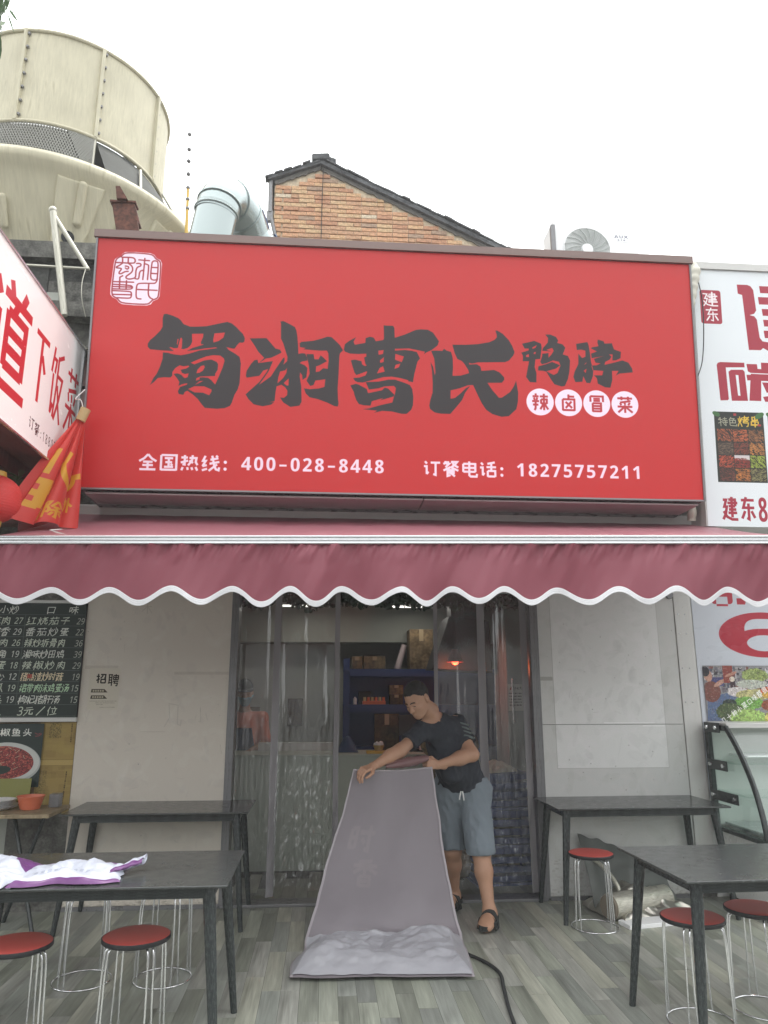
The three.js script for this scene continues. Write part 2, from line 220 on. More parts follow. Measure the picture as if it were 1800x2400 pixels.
// ---------------------------------------------------------------- written characters, drawn stroke by stroke in a 100 x 100 box
const ST = {
  一: '5 50 95 50', 十: '5 45 95 45;50 5 50 95', 口: '15 20 15 90;15 20 85 20 85 90;15 82 85 82', 日: '20 8 20 95;20 8 80 8 80 95;20 50 80 50;20 90 80 90',
  目: '20 5 20 97;20 5 80 5 80 97;20 35 80 35;20 65 80 65;20 93 80 93', 木: '5 30 95 30;50 3 50 97;48 32 30 58 5 80;52 32 70 58 95 80', 火: '50 5 48 45 30 75 8 95;50 50 70 75 95 95;20 25 30 48;82 22 68 48',
  土: '15 40 85 40;50 8 50 90;5 90 95 90', 少: '50 3 50 60;28 20 10 48;72 18 92 42;85 50 60 80 15 97', 禾: '75 5 25 15;5 35 95 35;50 12 50 97;48 38 8 80;52 38 95 80',
  虫: '25 15 25 50;25 15 75 15 75 50;25 48 75 48;50 3 50 88;10 88 85 80;75 70 92 95', 月: '25 5 25 60 10 97;25 5 78 5 78 85 70 95 60 92;27 35 78 35;27 62 78 62',
  肉: '15 20 15 97;15 20 85 20 85 90 75 95;50 5 45 30 25 55;47 32 70 52;48 45 28 80;45 58 72 82', 鱼: '30 3 10 28;28 12 65 12 55 28;18 30 18 72;18 30 82 30 82 72;18 50 82 50;50 30 50 72;18 72 82 72;5 92 95 92',
  头: '30 10 42 22;20 30 33 42;5 58 95 58;60 5 58 55 40 80 10 95;62 68 88 92', 氵: '20 10 60 25;10 38 50 52;10 95 60 62', 讠: '25 8 55 22;10 38 50 38 50 85 75 70', 饣: '40 5 10 40;35 20 85 20 70 38;45 40 45 92 80 78',
  纟: '55 5 25 35 60 35 20 68;20 68 75 60;15 92 80 82', 扌: '10 28 90 28;55 3 55 88 35 85;8 68 92 52', 艹: '5 50 95 50;30 15 30 85;70 15 70 85', 亻: '60 5 15 50;45 35 45 97', 犭: '80 8 25 35;30 8 62 45 55 95 30 88;50 52 12 80',
  衤: '45 3 58 15;15 28 75 28 15 70;48 52 48 97;58 58 85 75', 米: '25 12 38 30;75 10 60 30;5 45 95 45;50 3 50 97;45 48 8 90;55 48 95 90', 鸟: '45 3 35 15;25 15 25 60;25 15 72 15 72 42 60 40;42 25 52 35;25 60 88 60 85 92 68 95;8 78 65 78',
  又: '10 12 85 12 60 55 10 95;20 25 60 65 95 95', 辛: '50 2 55 12;12 18 90 18;30 25 38 40;72 25 62 40;5 46 95 46;15 66 85 66;50 46 48 85 35 98', 束: '5 18 95 18;18 35 18 60;18 35 82 35 82 60;18 58 82 58;50 2 50 97;45 60 8 92;55 60 95 92',
  辣: '=辛 0 0 46 100 束 46 0 54 100', 卤: '50 2 50 28;50 14 85 14;15 30 15 95;15 30 85 30 85 95;15 92 85 92;68 42 32 80;32 45 70 80', 冒: '12 8 12 40;12 8 88 8 88 40;30 22 70 22;30 34 70 34;25 48 25 97;25 48 75 48 75 97;25 64 75 64;25 79 75 79;25 94 75 94',
  采: '85 5 20 18;20 22 28 38;48 20 52 35;80 18 70 38;5 50 95 50;50 38 50 98;46 52 8 95;54 52 95 95', 菜: '=艹 0 0 100 30 采 0 26 100 74', 全: '50 3 30 28 5 45;50 3 70 28 95 45;25 48 75 48;22 68 78 68;8 93 92 93;50 48 50 93',
  国: '10 6 10 97;10 6 90 6 90 97;10 93 90 93;28 24 72 24;32 48 68 48;26 76 74 76;50 24 50 76;60 58 70 68', 热: '5 18 40 18;24 3 24 60 12 58;3 48 42 36;48 20 85 20 82 45 92 62;65 3 62 35 42 65;48 35 68 50;15 75 8 95;38 75 42 92;60 75 66 92;82 73 92 95',
  线: '=纟 0 0 42 100 戋 42 0 58 100', 戋: '12 28 85 18;5 52 95 40;28 3 48 60 65 85 90 90 95 72;75 55 30 78 0 95;62 3 80 12', 订: '=讠 0 0 40 100 丁 40 0 60 100', 丁: '5 15 97 15;52 15 52 90 28 85',
  餐: '20 3 20 22;20 12 42 10;8 22 25 12;22 18 42 20 20 42;28 28 34 34;52 8 88 8 75 25 52 42;60 15 78 32 95 42;50 40 8 62;50 40 95 62;32 58 68 58;32 58 32 95 50 88;68 58 68 75 32 75;32 67 68 67;70 78 60 85;50 76 75 97',
  电: '15 18 15 68;15 18 85 18 85 68;15 42 85 42;15 66 85 66;50 2 50 88 58 95 92 95 95 78', 舌: '85 5 12 15;3 35 97 35;50 12 50 58;15 58 15 95;15 58 88 58 88 95;15 92 88 92', 话: '=讠 0 0 40 100 舌 40 0 60 100',
  道: '42 3 48 14;80 2 72 14;30 17 97 17;62 18 55 28;42 30 42 78;42 30 85 30 85 78;42 46 85 46;42 61 85 61;42 76 85 76;12 12 22 24;5 40 22 40 22 75 5 90;18 80 40 93 97 93', 下: '5 12 95 12;48 12 48 97;55 35 80 55',
  反: '85 5 20 15;20 12 15 55 0 95;22 38 85 38 60 68 15 97;28 50 60 75 97 97', 饭: '=饣 0 0 42 100 反 40 0 60 100', 建: '8 15 28 15 15 42 30 42 22 70 5 92;10 60 30 82 60 92 97 92;42 14 82 14 82 40;35 27 97 27;42 40 82 40;42 53 88 53;38 66 92 66;62 3 62 84',
  东: '10 15 90 15;42 3 22 45 90 45;55 28 55 90 42 85;32 58 12 88;72 58 92 85', 特: '15 10 8 35;5 28 40 28;24 3 24 97;3 68 42 52;50 18 92 18;70 3 70 36;44 37 97 37;44 55 97 55;80 42 80 92 68 88;55 65 63 78',
  色: '30 3 10 30;28 12 68 12 58 28;18 32 18 82 25 92 90 92 92 75;18 32 82 32 82 60;18 60 82 60;50 32 50 60', 考: '10 15 80 15;40 3 40 32;0 32 97 32;92 8 20 55;22 48 22 62 85 60 78 92 60 95;20 45 80 45', 烤: '=火 0 0 40 100 考 40 0 60 100',
  串: '25 8 25 38;25 8 75 8 75 38;25 36 75 36;15 48 15 80;15 48 85 48 85 80;15 78 85 78;50 2 50 98', 召: '8 10 88 10 85 45 65 42;45 10 35 30 5 48;15 58 15 95;15 58 88 58 88 95;15 92 88 92', 招: '=扌 0 0 40 100 召 40 0 60 100',
  聘: '5 8 45 8;13 8 13 72;36 8 36 97;13 30 36 30;13 50 36 50;3 75 45 68;52 15 52 48;52 15 95 15 95 48;52 31 95 31;52 47 95 47;73 3 73 47;48 60 97 60;62 60 60 75 90 75 86 95 72 95',
  叔: '15 3 15 32;15 16 42 16;0 33 45 33;22 33 22 88 8 84;10 48 0 70;35 48 45 66;48 12 95 12 78 55 40 95;55 25 78 65 100 95', 椒: '=木 0 0 36 100 叔 36 0 64 100', 未: '10 20 90 20;2 45 97 45;50 3 50 97;48 47 5 85;53 47 97 85', 味: '=口 0 12 34 60 未 36 0 64 100',
  工: '10 18 90 18;50 18 50 85;3 85 97 85', 红: '=纟 0 0 42 100 工 42 0 58 100', 尧: '10 22 90 15;30 3 48 35 92 38;85 20 35 40;3 50 97 50;32 50 28 75 3 95;60 50 60 88 95 90 97 75', 烧: '=火 0 0 40 100 尧 40 0 60 100',
  加: '5 28 45 28 42 90 30 88;25 5 22 55 5 95;58 30 58 92;58 30 92 30 92 92;58 85 92 85', 茄: '=艹 0 0 100 32 加 0 26 100 74', 子: '18 10 80 10 52 35;52 35 52 88 35 85;5 48 95 48', 番: '80 3 25 10;28 14 35 24;72 12 65 24;5 30 95 30;50 8 50 50;46 32 10 55;54 32 92 55;22 58 22 97;22 58 78 58 78 97;22 76 78 76;22 94 78 94;50 58 50 94',
  炒: '=火 0 0 44 100 少 44 0 56 100', 蛋: '15 8 85 8 75 18;50 8 50 38;50 22 78 22;28 18 15 38;10 42 92 42;28 52 28 72;28 52 72 52 72 72;28 71 72 71;50 45 50 90;15 92 82 88;72 82 88 96', 碗: '5 12 42 12;25 12 5 55;15 48 15 90;15 48 38 48 38 90;15 86 38 86;70 2 72 12;48 25 48 15 96 15 94 25;58 28 45 58;56 38 68 38 48 72;76 35 92 35 92 58 82 58;76 35 76 85 95 85 96 72',
  香: '=禾 0 0 100 58 日 18 56 64 44', 五: '12 12 88 12;48 12 35 90;20 48 75 48 70 90;5 90 95 90', 化: '35 5 8 48;25 35 25 97;85 15 55 55;58 5 58 90 92 92 94 70', 花: '=艹 0 0 100 32 化 0 28 100 72', 豆: '10 10 90 10;25 28 25 58;25 28 75 28 75 58;25 56 75 56;32 65 38 85;68 65 60 85;5 92 95 92',
  角: '35 3 10 28;32 12 68 12 58 28;22 30 22 70 8 97;22 30 82 30 82 92 70 92;24 50 82 50;24 70 82 70;52 30 52 92', 鸡: '=又 0 12 44 80 鸟 40 0 60 100', 湘: '=氵 0 0 28 100 木 26 0 38 100 目 62 8 36 90', 田: '15 12 15 92;15 12 85 12 85 92;15 50 85 50;50 12 50 90;15 90 85 90',
  斥: '88 5 25 14;25 12 20 55 3 95;28 40 97 40;60 40 60 97;65 58 90 70', 拆: '=扌 0 0 40 100 斥 40 0 60 100', 骨: '30 5 30 35;30 5 72 5 72 35;50 20 72 20;50 20 50 35;10 48 10 35 90 35 86 48;28 50 28 80 20 97;28 50 74 50 74 92 64 95;30 65 74 65;30 80 74 80', 心: '15 45 8 78;30 38 32 80 45 92 75 90 78 70;48 25 58 45;80 35 95 60',
  由: '15 30 15 92;15 30 85 30 85 92;15 60 85 60;15 90 85 90;50 5 50 90', 油: '=氵 0 0 30 100 由 30 0 70 100', 查: '5 18 95 18;50 3 50 45;46 20 10 45;54 20 92 45;25 52 25 82;25 52 75 52 75 82;25 67 75 67;25 81 75 81;3 96 97 96', 渣: '=氵 0 0 30 100 查 30 0 70 100', 寸: '5 30 97 30;65 5 65 90 42 86;22 50 40 68', 时: '=日 0 10 36 78 寸 38 0 62 100',
  疏: '5 18 40 18 32 35;24 35 24 82;24 55 40 55;10 48 10 85;5 90 42 80;68 3 70 16;48 22 97 22;62 25 55 45 90 40;58 55 50 97;72 55 72 95;86 55 88 90 97 88', 蔬: '=艹 0 0 100 30 疏 0 26 100 74', 丝: '30 5 12 35 38 35 8 68;8 68 45 62;72 5 55 35 82 35 52 68;52 68 92 62;5 92 95 92', 瓜: '80 5 20 18;25 15 22 60 5 95;48 15 48 85 65 70;68 12 75 60 97 95;58 70 68 85',
  君: '10 8 80 8 80 36;0 22 97 22;10 36 80 36;48 8 5 65;30 55 30 95;30 55 92 55 92 95;30 92 92 92', 裙: '=衤 0 0 40 100 君 40 0 60 100', 带: '5 20 95 20;25 5 25 35;50 3 50 35;75 5 75 35;10 58 10 42 90 42 88 58;25 60 25 88;25 60 75 60 75 85 68 85;50 45 50 98', 末: '8 22 92 22;15 48 85 48;50 3 50 97;47 50 8 88;53 50 95 88', 沫: '=氵 0 0 30 100 末 28 0 72 100',
  昜: '12 12 82 12 18 45;18 45 92 45 82 90 62 88;45 45 10 80;70 45 22 95', 汤: '=氵 0 0 32 100 昜 30 0 70 100', 句: '32 3 5 35;25 20 95 20 90 90 68 90;18 45 18 75;18 45 62 45 62 75;18 73 62 73', 枸: '=木 0 0 42 100 句 42 0 58 100', 己: '12 12 85 12 85 45;12 45 85 45;12 45 12 88 95 90 96 72', 杞: '=木 0 0 42 100 己 42 0 58 100',
  者: '12 15 80 15;42 3 42 35;0 35 97 35;92 10 10 62;25 55 25 97;25 55 85 55 85 97;25 75 85 75;25 94 85 94', 猪: '=犭 0 0 36 100 者 36 0 64 100', 干: '10 15 90 15;2 48 97 48;50 15 50 97', 肝: '=月 0 0 42 100 干 42 0 58 100', 弓: '15 10 85 10 85 35 15 35 12 62 88 62 80 95 55 92', 粥: '=弓 0 0 30 100 米 30 5 40 90 弓 70 0 30 100',
  元: '22 12 78 12;5 38 95 38;38 38 32 70 8 95;62 38 62 88 92 90 94 72', 立: '45 3 55 16;5 24 97 24;25 38 38 72;80 36 62 80;0 88 97 88', 位: '=亻 0 0 36 100 立 36 0 64 100', 点: '50 2 50 32;50 16 82 16;22 34 22 68;22 34 78 34 78 68;22 66 78 66;15 76 8 95;38 76 42 92;60 76 66 92;82 74 92 95',
  阝: '25 5 25 97;25 5 78 5 50 32 82 50 70 64 45 62', 余: '48 3 5 35;48 3 95 35;22 38 75 38;2 55 97 55;48 38 48 92 32 88;25 65 5 85;70 65 95 82', 除: '=阝 0 0 42 100 余 36 0 64 100', 外: '28 5 8 50;25 25 48 25 38 65 8 95;22 45 35 58;68 3 68 97;70 38 95 58', 几: '25 10 25 60 8 95;25 10 72 10 72 85 92 88 94 72',
  中: '12 28 12 66;12 28 90 28 90 66;12 64 90 64;50 5 50 97', 种: '=禾 0 0 42 100 中 42 0 58 100', 小: '50 5 50 90 35 85;25 35 10 70;75 35 92 68', 都: '=者 0 0 62 100 阝 60 0 42 100', 很: '30 5 10 30;32 30 8 58;22 48 22 97;45 8 88 8 88 45;45 26 88 26;45 45 88 45;45 8 45 92 65 82;65 50 95 92;90 55 72 68', 不: '5 12 95 12;55 12 8 60;50 38 50 97;62 40 92 62',
  克: '5 15 95 15;50 2 50 30;25 32 25 58;25 32 75 32 75 58;25 57 75 57;40 58 10 97;60 58 60 90 95 92', 奥: '50 2 40 10;18 12 18 55;18 12 82 12 82 55;30 32 70 32;50 15 50 52;5 68 95 68;50 55 45 75 8 97;52 72 92 97', 斯: '5 20 55 20;15 5 15 70;45 5 45 70;15 38 45 38;15 54 45 54;3 70 58 70;20 75 8 95;40 75 52 92;92 5 65 14;65 12 62 60 55 95;65 42 98 42;84 42 84 97',
  '：': '22 40 23 41;22 85 23 86', '、': '15 78 32 95', '/': '85 5 20 95',
};
const glyphs = {};
function glyph(ch) {
  if (glyphs[ch]) return glyphs[ch];
  const s = ST[ch]; let out = [];
  if (!s) return (glyphs[ch] = null);
  if (s[0] === '=') {
    const t = s.slice(1).split(' ');
    for (let i = 0; i < t.length; i += 5) { const [x, y, w, h] = t.slice(i + 1, i + 5).map(Number); for (const l of glyph(t[i])) out.push(l.map(([a, b]) => [x + a * w / 100, y + b * h / 100])); }
  } else out = s.split(';').map((l) => { const n = l.split(' ').map(Number), p = []; for (let i = 0; i < n.length; i += 2) p.push([n[i], n[i + 1]]); return p; });
  return (glyphs[ch] = out);
}
// one character in the box x y w h; pen is the line width in canvas units, slant leans it, wob shakes the hand
function putChar(c, ch, x, y, w, h, pen, o = {}) {
  const g = glyph(ch); c.lineJoin = o.join ?? 'miter'; c.lineCap = o.cap ?? 'butt'; c.miterLimit = 3;
  if (!g) { c.save(); c.textBaseline = 'alphabetic'; c.font = (o.font ?? 'bold ') + Math.round(h * 1.38) + 'px sans-serif'; const m = c.measureText(ch).width; c.translate(x, y + h); c.transform(1, 0, o.slant ? -o.slant : 0, 1, 0, 0); c.scale(w / m, 1); c.fillText(ch, 0, 0); c.restore(); return; }
  const wob = o.wob ?? 0;
  for (const l of g) {
    c.lineWidth = pen * (1 + (wob ? rr(-0.2, 0.25) : 0)); c.beginPath();
    l.forEach(([a, b], i) => { const X = x + (a + (wob ? rr(-wob, wob) : 0)) * w / 100 + (o.slant ?? 0) * (50 - b) / 100 * h, Y = y + (b + (wob ? rr(-wob, wob) : 0)) * h / 100 + (o.rise ?? 0) * (a - 50) / 100 * h * -1; i ? c.lineTo(X, Y) : c.moveTo(X, Y); });
    c.stroke();
  }
}
function putText(c, s, x, y, w, h, pen, gap = 0.08, o) { for (const ch of s) { if (ch !== ' ') putChar(c, ch, x, y, w * (/[0-9\-]/.test(ch) ? (o?.dig ?? 0.6) : 1), h, pen, o); x += (w * (/[0-9\-]/.test(ch) ? (o?.dig ?? 0.6) : 1)) * (1 + gap); } return x; }
function fillPolys(c, s, k) {
  c.beginPath();
  for (const poly of s.split('|')) { poly.trim().split(' ').forEach((q, i) => { const [a, b] = q.split(',').map(Number); i ? c.lineTo(a * k, b * k) : c.moveTo(a * k, b * k); }); c.closePath(); }
  c.fill('evenodd');
}
function strokePolys(c, s, k, pen) {
  c.lineWidth = pen * k; c.lineJoin = c.lineCap = 'round';
  for (const poly of s.split('|')) {
    const p = poly.trim().split(' ').map((q) => q.split(',').map((v) => Number(v) * k)); c.beginPath(); c.moveTo(...p[0]);
    for (let i = 1; i < p.length - 1; i++) c.quadraticCurveTo(p[i][0], p[i][1], (p[i][0] + p[i + 1][0]) / 2, (p[i][1] + p[i + 1][1]) / 2);
    c.lineTo(...p[p.length - 1]); c.stroke();
  }
}
function canvasTex(w, h, draw) {
  const cv = document.createElement('canvas'); cv.width = w; cv.height = h; const c = cv.getContext('2d'); draw(c, w, h);
  const t = new THREE.CanvasTexture(cv); t.colorSpace = THREE.SRGBColorSpace; t.anisotropy = 8; return t;
}
// outlines of the brush lettering on the red sign, in millimetres from its upper left corner
const BRUSH = {
  shu: '525,596 547,593 591,606 635,625 655,642 675,670 724,688 772,687 849,680 940,655 1002,639 1036,650 1071,678 1096,705 1122,730 1139,765 1136,791 1124,802 1100,801 1081,824 1066,850 1054,851 1003,841 1020,862 1070,891 1104,915 1116,966 1114,1043 1112,1124 1099,1174 1077,1215 1060,1276 1047,1302 1009,1320 953,1327 862,1322 838,1295 807,1254 768,1220 729,1194 710,1204 700,1227 666,1221 659,1199 673,1167 724,1146 726,1136 693,1142 661,1158 667,1128 648,1099 621,1067 647,1061 676,1070 695,1090 705,1097 726,1088 732,1058 704,1064 682,1055 671,1032 711,1021 734,1005 729,997 691,1004 662,997 630,1021 611,1052 612,1080 599,1095 554,1094 507,1101 485,1129 453,1158 474,1104 496,1071 517,1018 534,951 534,900 567,902 611,912 668,918 725,904 805,875 876,862 938,851 923,846 852,856 781,871 709,883 751,857 831,828 829,823 814,826 811,809 826,767 827,740 741,745 746,806 740,827 731,842 715,858 685,869 666,865 672,855 672,793 666,778 657,781 649,825 642,861 613,864 586,855 580,861 604,878 614,886 543,885 438,879 420,859 419,834 434,807 466,776 506,728 521,697 518,630|909,735 988,725 978,766 945,793 905,808 902,785|742,974 808,941 859,919 907,908 960,910 987,930 994,950 982,1001 957,1073 931,1140 901,1105 876,1088 838,1085 814,1088 815,1103 787,1114 791,1094 819,1080 928,1072 927,1056 945,1023 946,977 933,960 894,943 842,953 771,986|789,1056 795,1028 820,997 843,991 849,1006 836,1034 812,1050|733,1181 779,1157 850,1155 906,1178 907,1193 891,1224 843,1205 781,1205|781,1147 815,1116 844,1112 821,1126|636,790 645,789 640,835 633,831',
  xiang: '1176,765 1302,758 1373,840 1407,846 1419,869 1389,888 1341,913 1302,921 1250,961 1290,916 1243,868 1212,817|1157,1059 1161,1024 1193,967 1216,938 1240,932 1246,960 1356,940 1325,1023 1297,1070 1256,1132 1345,1061 1373,1011 1410,949 1433,912 1443,907 1444,932 1435,966 1463,937 1465,901 1451,860 1430,794 1412,758 1409,634 1403,621 1425,615 1480,641 1515,661 1528,691 1536,738 1543,815 1547,877 1569,869 1598,870 1613,900 1617,926 1575,935 1558,949 1595,963 1618,985 1612,1059 1583,1081 1580,1045 1563,1020 1561,1056 1575,1132 1580,1253 1564,1284 1497,1296 1443,1263 1418,1226 1447,1227 1470,1206 1472,1171 1454,1143 1425,1124 1389,1138 1383,1179 1378,1254 1335,1267 1375,1262 1352,1283 1290,1297 1223,1284 1183,1245 1160,1208 1204,1164 1260,1107 1311,1029 1324,1003 1286,1017 1258,1059 1163,1077|1412,1020 1451,1009 1464,988 1461,1029 1438,1070 1395,1115 1399,1072|1441,1111 1479,1072 1478,1130 1463,1128|1555,789 1567,778 1655,767 1704,752 1767,728 1797,731 1842,773 1862,793 1887,834 1863,860 1859,886 1856,1020 1850,1138 1854,1225 1860,1255 1853,1283 1826,1279 1777,1255 1703,1229 1640,1216 1610,1187 1595,1147 1639,1153 1707,1145 1750,1131 1756,1070 1681,1083 1667,1119 1643,1127 1613,1087 1631,1043 1636,1028 1627,957 1608,875 1662,873 1670,914 1702,913 1716,881 1736,896 1766,926 1708,961 1683,970 1682,1016 1709,1010 1738,983 1772,987 1778,920 1775,864 1764,841 1705,843 1583,837 1602,826 1558,820',
  cao: '1986,724 1966,761 1976,786 2058,768 2060,729 2092,717 2120,722 2132,739 2137,752 2197,739 2202,724 2199,619 2211,621 2272,621 2282,639 2285,718 2362,689 2448,648 2488,641 2543,642 2584,664 2631,734 2619,768 2573,807 2530,829 2513,843 2520,822 2463,811 2397,800 2287,807 2287,822 2362,814 2412,818 2457,827 2482,878 2462,905 2437,1009 2427,1071 2388,1065 2393,1057 2328,1041 2263,1032 2199,1038 2100,1069 2042,1087 2002,1085 1982,1076 1967,1053 2012,1049 2061,1030 2075,1001 2070,996 1992,1029 1977,1009 1964,969 1948,912 1980,906 2030,917 2033,940 2055,955 2072,949 2060,939 2049,886 2067,877 2066,854 2004,859 1940,858 1901,844 1893,829 1900,785 1929,760|2158,827 2200,820 2195,852 2161,861|2171,905 2202,877 2201,916 2173,925|2149,1011 2169,967 2196,950 2209,994|2290,848 2357,867 2340,914 2288,895|2283,970 2293,936 2330,925 2318,956|1946,1113 1988,1099 2007,1103 2072,1137 2082,1170 2190,1143 2209,1122 2234,1127 2284,1176 2279,1189 2215,1211 2176,1223 2200,1204 2112,1232 2102,1268 2053,1267 2014,1258 1994,1229 1979,1188 1974,1163 1961,1140|2064,1083 2165,1075 2239,1057 2288,1055 2363,1079 2403,1095 2422,1128 2430,1189 2427,1256 2413,1292 2378,1324 2339,1325 2265,1309 2191,1306 2130,1323 2154,1305 2044,1298 2093,1289 2181,1261 2269,1238 2281,1192 2289,1168 2296,1122 2279,1105 2209,1112 2160,1129 2089,1141',
  shi: '2736,757 2841,754 2938,745 3027,726 3071,704 3089,683 3087,660 3078,628 3092,627 3136,653 3184,705 3208,747 3227,800 3216,828 3181,870 3151,884 2936,894 2888,906 2863,899 2868,914 2926,909 2955,928 2962,963 3062,951 3106,971 3139,1007 3141,1027 3121,1053 3007,1057 3045,1115 3097,1176 3121,1172 3185,1126 3215,1080 3234,1032 3248,1129 3244,1203 3231,1261 3171,1319 3113,1326 3041,1306 2994,1273 2961,1222 2933,1163 2895,1078 2856,1081 2789,1108 2745,1120 2719,1126 2718,1195 2754,1186 2798,1148 2837,1107 2871,1088 2832,1142 2807,1202 2768,1252 2715,1315 2643,1315 2595,1307 2560,1281 2553,1254 2562,1205 2579,1150 2580,1071 2575,976 2564,904 2583,941 2597,1013 2602,986 2593,876 2569,814 2603,809 2656,811 2670,793 2690,807 2724,816 2738,866 2739,941 2735,1011 2799,1006 2865,984 2858,957 2829,910 2810,888 2774,872 2753,825',
  ya: '3288,728 3345,713 3387,701 3440,722 3445,756 3431,848 3392,853 3384,917 3397,965 3395,1041 3343,1040 3314,999 3327,937 3341,870 3290,872 3294,829 3280,802 3313,791 3340,781 3341,766 3308,767|3371,755 3407,735 3395,758 3370,768|3382,795 3398,791 3393,810 3379,810|3318,822 3340,812 3342,836 3318,837|3476,646 3515,643 3562,662 3579,692 3570,711 3614,722 3635,749 3612,805 3653,816 3669,852 3661,944 3647,1006 3621,1061 3597,1068 3538,1052 3510,1010 3476,951 3452,945 3410,944 3414,910 3477,889 3526,869 3588,895 3554,923 3476,948 3534,976 3565,960 3591,898 3580,867 3532,857 3478,883 3442,891 3430,873 3447,823 3447,805 3498,797 3497,837 3522,808 3541,777 3529,753 3481,773 3522,784 3448,780 3457,755 3495,711 3499,673',
  bo: '3723,714 3814,695 3823,717 3832,785 3838,858 3854,925 3849,975 3825,1033 3795,1031 3771,977 3763,1023 3706,1028 3692,986 3703,943 3735,880 3738,794 3767,830 3795,817 3796,767 3764,759 3727,764|3780,885 3802,860 3798,875|3775,934 3800,915 3792,952|3900,671 3948,684 3953,703 4014,697 4022,728 4030,749 4084,766 4079,819 4038,839 4011,840 4016,790 3986,791 4006,809 3990,834 3953,854 3946,879 4013,861 4093,837 4141,854 4169,902 4173,933 4064,946 4033,965 4059,924 4004,926 4004,1000 3986,1065 3944,1063 3885,1034 3881,992 3858,968 3924,966 3935,929 3848,926 3840,889 3885,884 3916,868 3874,863 3863,833 3894,822 3949,805 3845,827 3841,790 3890,770 3843,747 3849,738 3904,726 3896,696',
  sealframe: '181,142 186,124 208,105 291,101 399,106 429,119 448,146 477,159 490,186 488,306 486,453 474,477 438,496 425,521 396,532 296,534 210,529 187,516 166,489 136,476 119,454 117,401 124,291 130,196 136,167 158,147',
  sealline: '183,143 192,127 214,112 292,109 399,114 426,127 442,153 469,164 482,189 481,306 478,450 468,473 434,485 415,512 396,523 296,524 215,519 192,509 172,482 141,470 131,450 128,400 133,290 140,196 145,170 161,152 183,143|187,150 242,147 274,150 288,163 288,186 274,196 141,194|193,151 194,193|235,149 236,191|196,196 171,219 149,230 152,239 196,239 172,273 175,285 190,285 214,266 240,262|217,220 238,220 244,235 233,247 218,236|239,197 263,212 275,240 269,268 242,292 225,305 229,321 255,326 284,318 300,308 297,251 307,223 330,217 335,202 323,193 300,195|295,318 313,325 324,313 324,275 332,253 352,249|315,165 394,168|359,151 357,236 353,324|366,196 387,200 392,215 388,323|415,183 420,168 449,167 462,181 462,313 451,325 422,324 410,309 410,246 415,183|414,222 460,222|414,271 460,272|462,313 455,348 430,352 329,354 312,367 309,402 310,467 322,481 348,481|315,406 464,407|400,355 399,404 400,444 413,469 437,480|138,350 286,349|138,372 258,373 279,384 280,397 266,407 137,409|137,390 279,389|181,313 202,300|182,316 184,404|233,339 233,408|137,423 261,422 276,434 275,472 262,480 170,479|137,453 274,451',
};
// ---------------------------------------------------------------- ground, floor planks
struct('street_ground', place(tri(new THREE.PlaneGeometry(240, 240).rotateX(-Math.PI / 2)), 0, -0.03, 0), M.asphalt);
{
  const floor = new THREE.Group(); floor.name = 'floor'; floor.userData.kind = 'structure'; scene.add(floor);
  struct('floor_bed', tri(bb(-4.2, 5.2, -0.028, -0.0015, -3, 3.6)), M.floorBase, floor);
  const grain = noiseTex(256, 512, (x, y) => {
    const g = tile(x, y, 26, 3, 61) * 0.16 + tile(x, y, 70, 5, 62) * 0.12 + tile(x, y, 9, 2, 63) * 0.16, k = 0; return [0.86 + g * 0.8, 0.86 + g * 0.8, 0.84 + g * 0.8];
  });
  const tones = [0.4, 0.47, 0.33, 0.53, 0.42, 0.3, 0.48, 0.36].map((t, i) => std({ color: lin(t * (i % 3 ? 0.93 : 0.97), t * 0.985, t * (i % 2 ? 0.85 : 0.92)), roughness: 0.44, map: rep(grain, 1.7, 1.2) }));
  const spots = [];
  const P = new THREE.Vector3();
  camera.updateMatrixWorld(); camera.updateProjectionMatrix();
  for (let i = 0; i < 78; i++) {
    const x = -3.2 + i * 0.1; let z = -0.5 + rr(-0.6, 0);
    while (z < 3.3) {
      const n = 0.6; P.set(x, 0, z + n / 2).project(camera);
      spots.push([x, z, n, Math.abs(P.x) < 1.1 && P.y > -1.12 && z > -0.3 ? P.y : 9 + Math.abs(P.x)]); z += n;
    }
  }
  spots.sort((a, b) => a[3] - b[3]);
  const shapes = [0, 1, 2, 3, 4, 5].map((k) => { const g = tri(bx(0.0985, 0.012, 0.5985)); const uv = g.attributes.uv; for (let i = 0; i < uv.count; i++) uv.setXY(i, uv.getX(i) + k * 0.37, uv.getY(i) + k * 0.61); return g; });
  const rest = [];
  spots.forEach(([x, z, n], i) => {
    const g = shapes[i % 6];
    if (i < 300) { const m = mesh('plank', g, tones[Math.floor(rnd() * 8)], floor); m.position.set(x + 0.05, -0.006 + rr(-0.0005, 0.0005), z + n / 2); } else rest.push(g.clone().translate(x + 0.05, -0.006, z + n / 2));
  });
  mesh('planks_beyond', rest, tones[0], floor).userData.kind = 'stuff';
  mesh('door_sill', bb(-0.735, 1.717, 0.001, 0.022, -0.14, 0.03, 0.004), M.aluGrey, floor);
}
